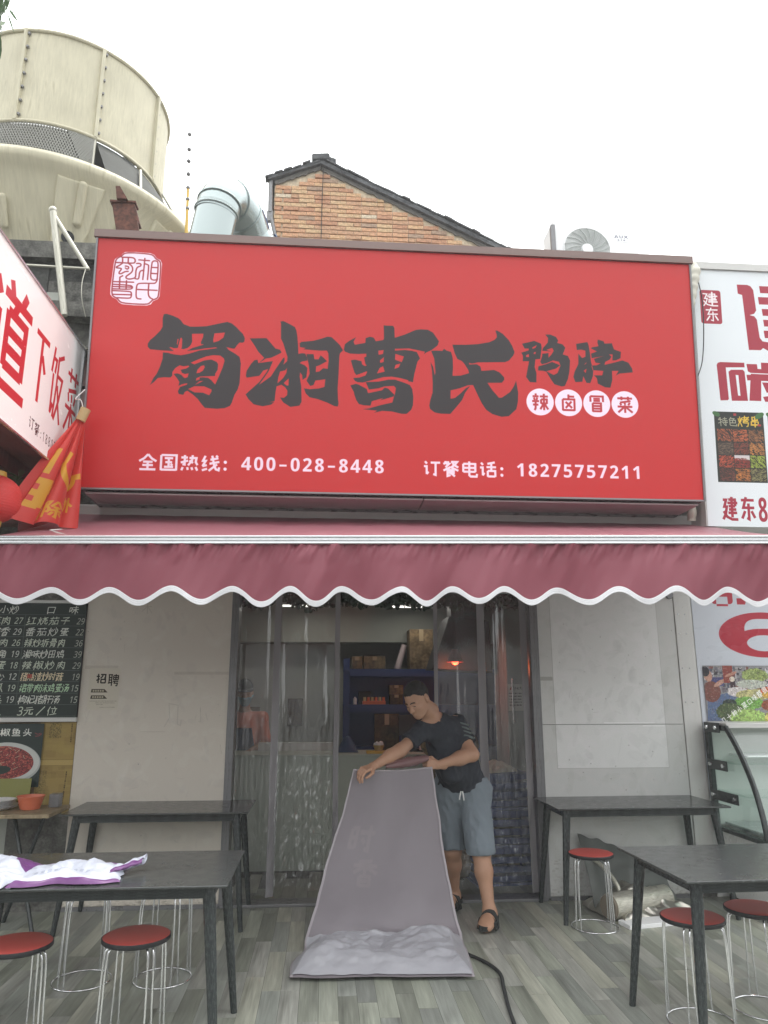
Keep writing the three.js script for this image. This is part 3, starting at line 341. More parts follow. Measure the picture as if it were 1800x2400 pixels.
// ---------------------------------------------------------------- the shop: walls, panels, door frame, room behind
{
  const b = thing('shop_building', 'low white-panelled shop with a wide open doorway under the red sign', 'shop');
  const P = (n, g, m) => mesh(n, g, m, b);
  // structural walls (with thickness) round the room
  P('wall', [tri(bb(-2.3, -0.75, 0, 2.95, -0.16, -0.012)), tri(bb(1.73, 3.1, 0, 2.95, -0.16, -0.012)), tri(bb(-0.75, 1.73, 2.42, 2.95, -0.16, -0.012)), tri(bb(-2.3, 3.1, 2.95, 4.9, -0.16, -0.012))], M.concrete);
  P('side_wall', tri(bb(-2.46, -2.3, 0, 4.9, -2.8, 0)), M.interior); P('side_wall', tri(bb(2.4, 2.56, 0, 4.9, -2.8, -0.16)), M.interior);
  P('back_wall', tri(bb(-2.46, 2.56, 0, 4.9, -2.9, -2.74)), M.interior);
  P('ceiling', tri(bb(-2.3, 2.4, 2.6, 2.72, -2.74, -0.16)), M.interior);
  P('ceiling_beam', tri(bb(-2.3, 2.4, 2.06, 2.6, -2.74, -2.3)), M.interior);
  P('roof', tri(bb(-2.46, 3.3, 4.9, 5.02, -2.9, -0.02)), M.concrete);
  // white cladding
  const panelMap = (wmm, hmm, base, draw, low = true) => canvasTex(Math.round(wmm / 1.6), Math.round(hmm / 1.6), (c, w, h) => {
    c.fillStyle = base; c.fillRect(0, 0, w, h); c.scale(1 / 1.6, 1 / 1.6);
    for (let i = 0; i < 260; i++) { c.fillStyle = i % 2 ? 'rgba(90,84,70,.03)' : 'rgba(255,255,250,.05)'; c.beginPath(); c.ellipse(rr(0, wmm), rr(0, hmm), rr(10, 90), rr(6, 40), rr(0, 3), 0, 7); c.fill(); }
    for (let i = 0; i < 70; i++) { c.strokeStyle = 'rgba(70,66,58,' + rr(0.05, 0.22) + ')'; c.lineWidth = rr(1, 2.5); const x = rr(0, wmm), y = rr(0, hmm), a = rr(0, 6.3), l = rr(6, 70); c.beginPath(); c.moveTo(x, y); c.quadraticCurveTo(x + Math.cos(a) * l * 0.5 + rr(-8, 8), y + Math.sin(a) * l * 0.5, x + Math.cos(a) * l, y + Math.sin(a) * l); c.stroke(); }
    for (let i = 0; i < 40; i++) { c.fillStyle = 'rgba(50,46,40,' + rr(0.2, 0.6) + ')'; c.beginPath(); c.arc(rr(0, wmm), rr(0, hmm), rr(1.5, 4), 0, 7); c.fill(); }
    if (low) for (let i = 0; i < 500; i++) { c.fillStyle = 'rgba(74,66,52,' + rr(0.04, 0.14) + ')'; c.beginPath(); c.ellipse(rr(0, wmm), hmm - Math.pow(rnd(), 2.5) * 260, rr(3, 22), rr(2, 9), 0, 0, 7); c.fill(); }
    draw(c);
  });
  const pm = (map) => std({ map, roughness: 0.5 });
  P('wall_panel', bb(-1.862, -0.742, 0.03, 2.42, -0.01, 0.012), pm(panelMap(1120, 2390, '#d0c9bd', (c) => {
    c.strokeStyle = 'rgba(90,82,70,.2)'; c.lineWidth = 3; putChar(c, '米', 410, 180, 90, 110, 4, { wob: 6 }); c.strokeStyle = 'rgba(80,74,64,.12)'; putChar(c, '几', 640, 960, 150, 190, 7, { wob: 6 }); putChar(c, '小', 860, 1010, 120, 120, 5, { wob: 6 }); c.fillStyle = 'rgba(120,110,95,.15)'; c.fillRect(20, 690, 250, 26); c.fillRect(470, 1180, 190, 6); c.fillRect(700, 735, 420, 22);
  })));
  P('wall_panel', bb(1.735, 2.895, 1.281, 2.42, -0.01, 0.012), pm(panelMap(1160, 1139, '#dfe0de', (c) => { // paler film left on the middle of the panel
    c.fillStyle = 'rgba(120,118,112,.2)'; c.fillRect(0, 0, 105, 1139); c.fillRect(1010, 0, 150, 1139); c.fillStyle = 'rgba(90,88,80,.4)'; c.fillRect(103, 0, 3, 1139); c.fillRect(1008, 0, 2.5, 1139); c.fillStyle = 'rgba(110,106,96,.35)'; c.fillRect(0, 770, 100, 30); c.fillStyle = 'rgba(255,255,255,.7)'; c.fillRect(500, 1126, 420, 7);
  }, false)));
  P('wall_panel', bb(1.735, 2.895, 0.03, 1.277, -0.01, 0.012), pm(panelMap(1160, 1247, '#dfe0de', (c) => { c.fillStyle = 'rgba(120,118,112,.2)'; c.fillRect(0, 0, 105, 330); c.fillRect(1010, 0, 150, 330); c.fillRect(0, 330, 1160, 920); c.fillStyle = 'rgba(90,88,80,.35)'; c.fillRect(103, 0, 3, 330); c.fillRect(1008, 0, 2.5, 330); c.fillRect(103, 328, 907, 3); c.fillStyle = 'rgba(255,255,255,.6)'; c.fillRect(820, 6, 180, 8); })));
  const cs = P('corner_strip', tri(bb(2.9, 3.045, 0.03, 2.42, -0.01, 0.02, 0.003)), M.whiteMetal);
  for (const y of [1.72, 2.0, 2.16, 1.45]) for (const x of [2.925, 2.985]) mesh('rivet', cyl(V(x, y, 0.019), V(x, y, 0.024), 0.006, 0.005, 8), M.alu, cs);
  P('skirting', tri(bb(1.735, 2.895, 0.0, 0.028, -0.01, 0.016)), M.aluGrey); P('skirting', tri(bb(-1.862, -0.742, 0.0, 0.028, -0.01, 0.016)), M.aluGrey);
  P('vent_cap', [cyl(V(2.868, 2.32, 0.012), V(2.868, 2.32, 0.03), 0.035, 0.03, 20)], M.aluGrey);
  P('door_frame', [bb(-0.742, -0.684, 0.02, 2.42, -0.15, 0.022, 0.004), bb(1.664, 1.732, 0.02, 2.42, -0.15, 0.022, 0.004), bb(-0.684, 1.664, 2.36, 2.42, -0.15, 0.02, 0.004)], M.aluGrey);
  P('door_track', bb(-0.684, 1.664, 2.33, 2.358, -0.09, -0.03, 0.003), M.alu);
  // grime, tape marks
}
// transparent magnetic door curtains
{
  const curtain = (x0, x1, z, label, strips, ph, amp, bottom) => {
    const t = thing('door_curtain', label, 'curtain', [0, 0, 0], 0, 'clear plastic curtains in the doorway');
    const f = (u, v) => {
      const x = x0 + (x1 - x0) * u, y = bottom + (2.33 - bottom) * (1 - v), k = 0.25 + 0.75 * v;
      const zz = z + amp * k * (0.6 * Math.sin(u * 9 + ph) + 0.5 * nz(u * 7 + ph, v * 1.2, ph) + 0.32 * nz(u * 22, v * 3 + ph, 3) * v + 0.26 * nz(u * 34, v * 8, ph) * Math.max(0, v - 0.35) + 0.12 * Math.sin(u * 46 + 3 * nz(u * 4, v * 3, ph)) * (0.3 + v) + 0.9 * Math.abs(nz(u * 11 + ph, v * 12, ph)) * Math.max(0, v - 0.3) + 0.8 * Math.abs(nz(u * 21, v * 26, ph)) * Math.max(0, v - 0.4) + 0.16 * Math.abs(nz(u * 40 + v * 6, v * 12, 9)) * (0.2 + v));
      return V(x + 0.01 * nz(v * 3, ph, u * 2) * v, y, zz);
    };
    mesh('plastic_sheet', sheet(f, 90, 260), M.pvc, t);
    for (const [a, c] of strips) {
      const u0 = (a - x0) / (x1 - x0), u1 = (c - x0) / (x1 - x0);
      mesh('magnet_strip', slab((u, v) => f(u0 + (u1 - u0) * u, v).add(V(0, 0, 0.006)), 3, 60, 0.004), M.strip, t);
    }
    return t;
  };
  curtain(-0.68, -0.34, -0.06, 'clear plastic door curtain at the left door post, the masked person behind it', [[-0.405, -0.35]], 0.3, 0.045, 0.06);
  curtain(-0.355, 0.125, -0.045, 'wrinkled clear plastic door curtain pushed left of the man, with two grey strips', [[0.08, 0.12]], 2.1, 0.06, 0.12);
  curtain(0.88, 1.305, -0.05, 'clear plastic door curtain right behind the man', [[0.882, 0.912], [1.24, 1.3]], 4.4, 0.04, 0.08);
  curtain(1.295, 1.66, -0.07, 'clear plastic door curtain at the right door post', [[1.6, 1.655]], 6.2, 0.05, 0.05);
}
// ---------------------------------------------------------------- red shop sign
{
  const t = thing('shop_sign', 'big red shop sign with black brush lettering and white phone numbers', 'sign');
  const x0 = -1.79, x1 = 2.9, W = 4.69, H = 1.9458;
  const k = 2040 / 4690;
  const map = canvasTex(2040, Math.round(1946 * k), (c, w, h) => {
    c.fillStyle = '#c01e20'; c.fillRect(0, 0, w, h);
    c.fillStyle = '#241d20';
    for (const n of ['shu', 'xiang', 'cao', 'shi', 'ya', 'bo']) fillPolys(c, BRUSH[n], k);
    c.fillStyle = '#f3e4f2'; fillPolys(c, BRUSH.sealframe, k); c.strokeStyle = '#a12834'; strokePolys(c, BRUSH.sealline, k, 10.5);
    [['辣', 3420], ['卤', 3646], ['冒', 3871], ['菜', 4097]].forEach(([ch, x]) => {
      c.fillStyle = '#f1e3f3'; c.beginPath(); c.arc(x * k, 1198 * k, 108 * k, 0, 7); c.fill(); c.strokeStyle = '#b72a34'; putChar(c, ch, (x - 66) * k, 1128 * k, 132 * k, 140 * k, 16 * k);
    });
    c.strokeStyle = c.fillStyle = '#f3dcec';
    '全国热线'.split('').forEach((ch, i) => putChar(c, ch, (400 + i * 151) * k, 1683 * k, 138 * k, 126 * k, 17 * k)); putChar(c, '：', 1008 * k, 1688 * k, 100 * k, 115 * k, 24 * k, { cap: 'round' });
    const dig = (s, xa, xb, y, hh) => { const n = s.length, st = (xb - xa) / n; s.split('').forEach((ch, i) => (ch === '-' ? c.fillRect((xa + st * (i + 0.2)) * k, (y + hh * 0.52) * k, st * 0.6 * k, 15 * k) : putChar(c, ch, (xa + st * i + st * 0.08) * k, y * k, st * 0.84 * k, hh * k, 1))); };
    dig('400-028-8448', 1140, 2218, 1690, 100);
    '订餐电话'.split('').forEach((ch, i) => putChar(c, ch, (2505 + i * 143) * k, 1681 * k, 132 * k, 126 * k, 17 * k)); putChar(c, '：', 3085 * k, 1690 * k, 100 * k, 112 * k, 24 * k, { cap: 'round' });
    dig('18275757211', 3212, 4214, 1690, 100);
  });
  const face = std({ map, roughness: 0.42 });
  mesh('sign_face', quad(V(x0, 2.975, 0.674), V(x1, 2.975, 0.674), V(x1, 4.915, 0.824), V(x0, 4.915, 0.824)), face, t);
  const prof = [[0.67, 2.972], [0.82, 4.915], [0.81, 4.972], [0.1, 4.972], [0.1, 2.95]];
  const body = extrudeShape(prof.map(([z, y]) => [-z, y]), W + 0.02).rotateY(Math.PI / 2).translate(x0 - 0.01, 0, 0);
  mesh('sign_box', tri(body), M.aluGrey, t);
  mesh('top_trim', [bx(W + 0.05, 0.06, 0.03, (x0 + x1) / 2, 4.949, 0.832, 0.077)], std({ color: lin(0.27, 0.19, 0.175), roughness: 0.5, map: rep(grimeMap, 1) }), t);
  mesh('edge_trim', [bx(0.014, H, 0.02, x0 - 0.004, 3.945, 0.75, 0.077), bx(0.014, H, 0.02, x1 + 0.004, 3.945, 0.75, 0.077), bx(W + 0.03, 0.012, 0.02, (x0 + x1) / 2, 2.969, 0.668)], M.aluGrey, t);
  const up = mesh('underside_panel', [tri(bb(x0 + 0.02, 0.72, 2.944, 2.956, 0.3, 0.62)), tri(bb(0.73, x1 - 0.02, 2.944, 2.956, 0.3, 0.62))], std({ color: lin(0.6, 0.57, 0.58), roughness: 0.35, map: rep(grimeMap, 1) }), t); up.rotation.x = 0;
}
// ---------------------------------------------------------------- awning
{
  const t = thing('awning', 'maroon fabric awning with a scalloped white-edged valance across the shop front', 'awning');
  const yaw = THREE.MathUtils.degToRad(4.5), BD = V(Math.cos(yaw), 0, Math.sin(yaw)), BC = V(0.315, 2.352, 2.0);
  const barAt = (s) => BC.clone().addScaledVector(BD, s), S0 = -2.34, S1 = 2.86;
  const nrm = V(-Math.sin(yaw), 0, Math.cos(yaw));
  mesh('fabric', slab((u, v) => {
    const a = V(-1.97 + 5.1 * u, 2.905, 0.13), b = barAt(S0 + (S1 - S0) * u).add(V(0, 0.012, -0.01));
    const p = a.lerp(b, v); p.y += -0.035 * Math.sin(Math.PI * v) * (1 + 0.4 * nz(u * 5, v * 2)) + 0.006 * nz(u * 30, v * 3, 5); return p;
  }, 120, 30, 0.002, (u, v) => [u * 5, v * 2]), M.awning, t);
  // front bar: aluminium profile with ribs
  const bar1 = [];
  for (const [dy, dz, h, d] of [[0, 0, 0.05, 0.04], [0.017, 0.022, 0.011, 0.014], [-0.002, 0.021, 0.008, 0.01], [-0.02, 0.022, 0.009, 0.014]]) { const g = rb(S1 - S0, h, d, (S0 + S1) / 2, dy, dz, 0.004); g.rotateY(-yaw); g.translate(BC.x, BC.y, BC.z); bar1.push(g); }
  mesh('front_bar', bar1, M.alu, t);
  mesh('cassette', [rb(5.15, 0.11, 0.11, 0.58, 2.925, 0.1, 0.02)], M.whiteMetal, t);
  for (const s of [-1.6, 2.0]) mesh('folding_arm', [bar(barAt(s).add(V(0, -0.035, -0.04)), V(BC.x + s - 0.55, 2.56, 1.02), 0.035, 0.035), bar(V(BC.x + s - 0.55, 2.56, 1.02), V(BC.x + s, 2.84, 0.12), 0.04, 0.04)], M.whiteMetal, t);
  // valance
  const px = [-420, -275, -130, -10, 130, 272, 410, 552, 683, 805, 939, 1055, 1179, 1298, 1439, 1565, 1695, 1830, 1960, 2095, 2230].map((p) => (p - 900) * 0.00236);
  const low = (s) => { let i = 0; while (i < px.length - 2 && px[i + 1] < s) i++; const f = (s - px[i]) / (px[i + 1] - px[i]); const q = f + 0.05 * nz(s * 2.3, 7); return 0.266 + (0.036 + 0.009 * nz(i * 1.7, 3.3)) * (1 - Math.cos(2 * Math.PI * q)) + 0.016 * nz(s * 1.6, 1) + 0.004 * nz(s * 9, 4); };
  const drape = (s, h) => { // h metres below the bar
    const k = Math.min(1, h / 0.3), top = Math.max(0, 1 - h / 0.12);
    const z = 0.014 + 0.026 * k * Math.sin(s * 9.3 + 2 * Math.sin(s * 2.1) + h * 2) + 0.03 * k * nz(s * 4.1, h * 2, 4) + 0.026 * nz(s * 13 + h * 5, h * 4, 8) * (0.35 + 0.9 * top) + 0.02 * nz(s * 34 + h * 14, h * 7, 2) * top;
    return BC.clone().addScaledVector(BD, s + 0.006 * nz(s * 9, h * 8, 7)).addScaledVector(nrm, z).add(V(0, -0.022 - h, 0));
  };
  mesh('valance', slab((u, v) => { const s = S0 + (S1 - S0) * u; return drape(s, v * (low(s) - 0.018)); }, 560, 22, 0.0015, (u, v) => [u * 5, v * 0.3]), M.awning, t);
  mesh('valance_edging', slab((u, v) => { const s = S0 + (S1 - S0) * u; return drape(s, low(s) - 0.03 + v * 0.032 ).addScaledVector(nrm, 0.004 + 0.0022 * Math.sin(v * Math.PI * 3) ** 2); }, 560, 8, 0.006, (u, v) => [u * 5, v * 0.04]), M.trim, t);
}
// ---------------------------------------------------------------- right neighbour: white sign and wall below
{
  const t = thing('neighbour_sign', 'white sign with dark red lettering and a barbecue picture, right of the red sign', 'sign');
  const W = 2.14, H = 2.2073, k = 0.9;
  const map = canvasTex(Math.round(2140 * k), Math.round(2207 * k), (c, w, h) => {
    c.fillStyle = '#e6ecef'; c.fillRect(0, 0, w, h); c.scale(k, k);
    const R = '#a5283c'; c.fillStyle = R;
    c.beginPath(); c.roundRect(50, 184, 184, 300, 22); c.fill();
    c.strokeStyle = '#f6eef0'; putChar(c, '建', 74, 200, 132, 134, 12, { cap: 'round', wob: 3 }); putChar(c, '东', 88, 344, 120, 124, 12, { cap: 'round', wob: 3 });
    c.fillStyle = R; const poly = (p) => { c.beginPath(); p.forEach(([x, y], i) => (i ? c.lineTo(x, y) : c.moveTo(x, y))); c.closePath(); c.fill(); };
    // large first character, its left part and the bars of its right part
    poly([[385, 122], [476, 121], [505, 132], [528, 166], [541, 349], [520, 380], [479, 393], [520, 402], [541, 432], [554, 591], [576, 623], [627, 630], [1010, 640], [1010, 712], [700, 720], [621, 706], [577, 682], [556, 702], [451, 704], [426, 215], [388, 203]]);
    for (const [x, y, h] of [[583, 127, 63], [565, 227, 66], [591, 333, 61], [596, 430, 60], [594, 527, 66]]) poly([[x, y], [1000, y], [1000, y + h], [x + 5, y + h]]);
    c.fillRect(740, 90, 80, 520);
    // second character
    poly([[160, 845], [170, 826], [195, 819], [402, 818], [402, 858], [237, 864], [246, 1137], [237, 1148], [173, 1152]]);
    c.beginPath(); c.moveTo(259, 901); c.lineTo(282, 884); c.lineTo(384, 880); c.lineTo(399, 896); c.lineTo(411, 1149); c.lineTo(271, 1152); c.closePath(); c.moveTo(319, 926); c.lineTo(328, 1105); c.lineTo(349, 1107); c.lineTo(343, 928); c.closePath(); c.fill('evenodd');
    poly([[420, 828], [512, 827], [515, 868], [547, 869], [548, 812], [640, 812], [640, 868], [700, 868], [700, 812], [780, 812], [780, 908], [452, 905], [428, 892]]);
    poly([[414, 922], [452, 922], [452, 912], [540, 914], [790, 914], [790, 970], [539, 972], [526, 1147], [424, 1147], [445, 970], [418, 971]]);
    poly([[545, 985], [600, 985], [620, 1060], [580, 1075]]); poly([[545, 1110], [640, 1095], [700, 985], [770, 985], [740, 1100], [790, 1148], [560, 1152]]);
    c.strokeStyle = R;
    c.fillStyle = R; '建东'.split('').forEach((ch, i) => putChar(c, ch, 126 + i * 150, 1957, 136, 208, 22)); '8'.split('').forEach((ch, i) => putChar(c, ch, 428 + i * 106, 1962, 86, 200, 1));
    // picture of skewers: two panels
    for (const X of [108, 570]) {
      c.save(); c.translate(X, 1248); c.fillStyle = '#20251f'; c.fillRect(0, 0, 424, 594);
      c.strokeStyle = '#9b9a85'; putChar(c, '特', 34, 46, 80, 78, 7, { cap: 'round', wob: 3 }); putChar(c, '色', 120, 46, 76, 78, 7, { cap: 'round', wob: 3 }); c.strokeStyle = '#d9b43c'; putChar(c, '烤', 200, 34, 100, 92, 10, { cap: 'round', wob: 3 }); putChar(c, '串', 306, 34, 84, 92, 11, { cap: 'round', wob: 3 });
      c.fillStyle = '#3f6a3a'; c.beginPath(); c.ellipse(20, 20, 34, 20, 0.4, 0, 7); c.fill(); c.beginPath(); c.ellipse(392, 26, 44, 22, -0.5, 0, 7); c.fill(); c.fillStyle = '#a33'; c.fillRect(168, 12, 24, 20); c.fillRect(370, 100, 30, 16);
      const cols = ['#8e4a2c', '#a0522f', '#7f5230', '#5b4a3c', '#6e3426', '#a36a34', '#a0432c', '#7c2c22', '#8a9a3a', '#5d2f24', '#a5652f', '#6f6a44'];
      for (let r = 0; r < 4; r++) for (let q = 0; q < 3; q++) {
        const x0 = 18 + q * 134, y0 = 146 + r * 110; c.save(); c.beginPath(); c.rect(x0, y0, 130, 106); c.clip(); c.fillStyle = '#2a211a'; c.fillRect(x0, y0, 130, 106);
        if (r === 2 && q === 1) { c.fillStyle = '#cfc6c6'; c.fillRect(x0, y0, 130, 40); }
        const ang = rr(-0.9, 0.9), base = new THREE.Color(cols[r * 3 + q]);
        for (let i = 0; i < 170; i++) { const cc = base.clone().multiplyScalar(rr(0.5, 1.7)); c.fillStyle = '#' + cc.getHexString(); c.save(); c.translate(x0 + rr(0, 130), y0 + rr(r === 2 && q === 1 ? 30 : 4, 106)); c.rotate(ang + rr(-0.3, 0.3)); c.fillRect(-12, -2.5, rr(10, 26), rr(3, 6)); c.restore(); }
        c.restore();
      }
      c.restore();
    }
  });
  const tilt = Math.atan2(0.18, 2.2), q = (x, y, z) => V(x, y, z);
  mesh('sign_face', quad(q(3.06, 2.83, 0.404), q(5.2, 2.83, 0.404), q(5.2, 5.03, 0.584), q(3.06, 5.03, 0.584)), std({ map, roughness: 0.42 }), t);
  mesh('sign_box', tri(extrudeShape([[-0.4, 2.83], [-0.58, 5.03], [-0.57, 5.09], [-0.02, 5.09], [-0.02, 2.83]], 2.16).rotateY(Math.PI / 2).translate(3.05, 0, 0)), M.whiteMetal, t);
  mesh('top_trim', bx(2.2, 0.06, 0.03, 4.12, 5.062, 0.59, tilt), M.whiteMetal, t);
}
{
  const t = thing('neighbour_shop', 'white shop wall with a large red number 6, behind the display case', 'shop');
  mesh('wall', [tri(bb(3.05, 6.5, 0, 5.0, -0.3, -0.005)), tri(bb(3.05, 6.5, 4.9, 5.02, -3, -0.3))], M.panelR, t);
  const k = 0.7;
  const map = canvasTex(Math.round(2400 * k), Math.round(1700 * k), (c, w, h) => { // millimetres from (3.06, 2.42); picture below
    c.fillStyle = '#c9ced6'; c.fillRect(0, 0, w, h); c.scale(k, k);
    c.fillStyle = c.strokeStyle = '#b02a3c';
    // large digit
    c.beginPath(); c.ellipse(600, 424, 387, 187, 0, 0, 7); c.ellipse(600, 494, 150, 66, 0, 0, 7); c.fill('evenodd');
    c.fillStyle = '#c9ced6'; c.beginPath(); c.moveTo(440, 394); c.bezierCurveTo(438, 330, 470, 296, 560, 293); c.lineTo(1000, 292); c.lineTo(1000, 374); c.lineTo(600, 374); c.bezierCurveTo(540, 374, 490, 378, 440, 394); c.fill();
    c.fillStyle = '#b02a3c';
    c.beginPath(); c.roundRect(176, -40, 190, 210, 30); c.rect(216, 40, 104, 14); c.rect(220, 108, 100, 80); c.fill('evenodd');
    c.beginPath(); c.moveTo(400, 172); c.lineTo(400, 120); c.lineTo(445, 120); c.lineTo(480, 60); c.lineTo(520, 60); c.lineTo(470, 172); c.closePath(); c.fill(); c.beginPath(); c.moveTo(560, 90); c.lineTo(610, 70); c.lineTo(660, 172); c.lineTo(600, 172); c.closePath(); c.fill();
  });
  mesh('printed_panel', quad(V(3.06, 0.72, 0.004), V(5.46, 0.72, 0.004), V(5.46, 2.42, 0.004), V(3.06, 2.42, 0.004)), std({ map, roughness: 0.5, roughnessMap: rep(roughMap, 1) }), t);
  const pic = canvasTex(1000, 620, (c, w, h) => { // buffet with diners, millimetres
    c.fillStyle = '#8a8a8e'; c.fillRect(0, 0, w, h);
    const blob = (x, y, rx, ry, col, n, s) => { const b = new THREE.Color(col); c.fillStyle = '#' + b.getHexString(); c.beginPath(); c.ellipse(x, y, rx, ry, 0, 0, 7); c.fill(); for (let i = 0; i < n; i++) { const a = rr(0, 6.28), d = Math.sqrt(rnd()); c.fillStyle = '#' + b.clone().multiplyScalar(rr(0.55, 1.6)).getHexString(); c.beginPath(); c.ellipse(x + Math.cos(a) * d * rx, y + Math.sin(a) * d * ry, rr(s * 0.5, s), rr(s * 0.2, s * 0.5), rr(0, 3), 0, 7); c.fill(); } };
    for (let i = 0; i < 260; i++) { c.fillStyle = ['#3d3a42', '#9a9496', '#b9b2b2', '#6d6a74', '#7a4a44', '#c7c4c6', '#54586a'][i % 7]; c.fillRect(rr(0, 1000), rr(0, 190), rr(8, 40), rr(8, 46)); }
    c.fillStyle = '#4a4a7a'; c.fillRect(60, 95, 110, 70); c.fillStyle = '#5c6f92'; c.beginPath(); c.moveTo(20, 250); c.lineTo(250, 210); c.lineTo(330, 330); c.lineTo(160, 440); c.lineTo(0, 440); c.fill();
    // figure at left, seen from the side
    c.fillStyle = '#7c4a42'; c.beginPath(); c.ellipse(56, 210, 78, 84, 0.3, 0, 7); c.fill(); c.fillStyle = '#c39684'; c.beginPath(); c.ellipse(38, 82, 36, 48, -0.2, 0, 7); c.fill(); c.fillStyle = '#2a2630'; c.beginPath(); c.ellipse(18, 48, 36, 40, 0, 0, 7); c.fill(); c.fillStyle = '#c39684'; c.beginPath(); c.ellipse(132, 140, 58, 18, -0.5, 0, 7); c.fill();
    // standing figure in red
    c.fillStyle = '#8c4038'; c.fillRect(168, 0, 84, 140); c.fillStyle = '#b98474'; c.beginPath(); c.ellipse(234, 70, 56, 12, -0.35, 0, 7); c.fill(); c.fillStyle = '#3a2630'; c.fillRect(222, 120, 42, 62); c.fillStyle = '#e0d4c4'; c.beginPath(); c.ellipse(242, 110, 24, 22, 0, 0, 7); c.fill();
    blob(440, 80, 110, 56, '#8a9a5a', 130, 16); blob(400, 150, 130, 36, '#b8bdb2', 40, 12); blob(700, 110, 150, 60, '#9aa27a', 140, 16); blob(280, 212, 90, 40, '#cfc9c8', 60, 10); blob(410, 236, 150, 42, '#b5b07a', 120, 14); blob(540, 205, 64, 34, '#c0562f', 90, 8); blob(560, 236, 76, 30, '#d0a340', 80, 9);
    blob(740, 260, 140, 60, '#a9a48c', 120, 12); blob(360, 300, 130, 48, '#6fa04a', 180, 13); blob(200, 300, 60, 30, '#2e3a36', 60, 10); blob(200, 372, 120, 70, '#4d5c3a', 220, 14); blob(590, 320, 120, 54, '#8a4a34', 160, 10); blob(340, 420, 150, 70, '#9fbf6a', 220, 20); blob(620, 420, 130, 70, '#c8c06a', 180, 16); blob(860, 400, 150, 90, '#7a9a4a', 200, 18);
    for (let i = 0; i < 5200; i++) { c.fillStyle = ['rgba(30,26,28,.35)', 'rgba(240,236,226,.3)', 'rgba(120,60,50,.3)', 'rgba(70,96,50,.35)', 'rgba(190,180,150,.3)', 'rgba(60,66,90,.3)'][i % 6]; c.save(); c.translate(rr(0, 1000), rr(0, 620)); c.rotate(rr(0, 3.1)); c.fillRect(0, 0, rr(3, 15), rr(2, 6)); c.restore(); }
    c.strokeStyle = '#f2f2ee'; '几十种小菜口味都很不'.split('').forEach((ch, i) => { c.save(); c.translate(108 + i * 46, 428 - i * 30 ); c.rotate(-0.55); putChar(c, ch, 0, 0, 44, 52, 5, { cap: 'round' }); c.restore(); });
  });
  mesh('food_poster', [bb(3.1, 4.1, 1.125, 1.742, 0.008, 0.012).translate(0, 0, -0.002), quad(V(3.1, 1.125, 0.0115), V(4.1, 1.125, 0.0115), V(4.1, 1.742, 0.0115), V(3.1, 1.742, 0.0115))].slice(1), std({ map: pic, roughness: 0.45 }), t);
}
// ---------------------------------------------------------------- left: neighbour sign at right angles, canopy, board wall
{
  const t = thing('side_sign', 'white lightbox sign with tall red lettering, running towards the viewer at the left', 'sign');
  const Z0 = 3.6, Z1 = 0.58, W = Z0 - Z1, Y0 = 3.07, Y1 = 4.1, H = Y1 - Y0, k = 0.62;
  const map = canvasTex(Math.round(W * 1000 * k), Math.round(H * 1000 * k), (c, w, h) => {
    c.fillStyle = '#fafaf7'; c.fillRect(0, 0, w, h); c.scale(k, k); c.strokeStyle = c.fillStyle = '#c8323c';
    const at = (z) => (Z0 - z) * 1000, yy = (y) => (Y1 - y) * 1000;
    putChar(c, '道', at(2.12), yy(3.95), 600, 730, 64);
    putChar(c, '下', at(1.46), yy(3.88), 250, 530, 40); putChar(c, '饭', at(1.155), yy(3.885), 235, 545, 30); putChar(c, '菜', at(0.855), yy(3.875), 250, 525, 30);
    c.strokeStyle = c.fillStyle = '#2a2426'; putChar(c, '订', at(1.415), yy(3.248), 85, 88, 8); putChar(c, '餐', at(1.325), yy(3.238), 85, 86, 7); putChar(c, '：', at(1.22), yy(3.225), 44, 70, 9, { cap: 'round' });
    '1880771'.split('').forEach((ch, i) => putChar(c, ch, at(1.18 - i * 0.052), yy(3.222), 38, 66, 1, { font: '' }));
  });
  mesh('sign_face', quad(V(-1.896, Y0, Z0), V(-1.896, Y0, Z1), V(-1.896, Y1, Z1), V(-1.896, Y1, Z0)), std({ map, roughness: 0.35, roughnessMap: rep(roughMap, 2) }), t);
  mesh('sign_box', tri(bb(-2.1, -1.9, Y0 - 0.006, Y1 + 0.006, Z1 - 0.006, Z0 + 0.01)), M.maroonSteel, t);
  mesh('edge_trim', [bb(-1.906, -1.888, Y0 - 0.012, Y0, Z1 - 0.01, Z0), bb(-1.906, -1.888, Y1, Y1 + 0.012, Z1 - 0.01, Z0), bb(-1.908, -1.888, Y0, Y1, Z1 - 0.024, Z1)], M.alu, t);
}
{
  const t = thing('neighbour_canopy', 'dark steel canopy with maroon beams behind the white side sign', 'canopy');
  mesh('roof_sheet', tri(bb(-6, -2.12, 3.5, 3.53, 0, 3.7)), M.towerDark, t);
  for (const z of [0.6, 1.5, 2.4, 3.3]) mesh('rafter', bb(-6, -2.12, 3.4, 3.498, z, z + 0.06), M.maroonSteel, t);
  mesh('edge_beam', tri(bb(-2.3, -2.14, 2.98, 3.14, 0.02, 3.7)), M.maroonSteel, t);
  mesh('cross_beam', tri(bb(-6, -2.3, 2.76, 2.9, 0.25, 0.37)), M.maroonSteel, t);
  mesh('brace', cyl(V(-2.24, 3.05, 1.0), V(-2.9, 3.4, 1.0), 0.012, 0.012, 8), M.pipe, t); mesh('brace', cyl(V(-2.36, 2.92, 0.6), V(-2.36, 3.4, 0.6), 0.012, 0.012, 8), M.pipe, t);
  mesh('post', bb(-6.0, -5.88, 0, 3.4, 3.4, 3.52), M.maroonSteel, t);
}
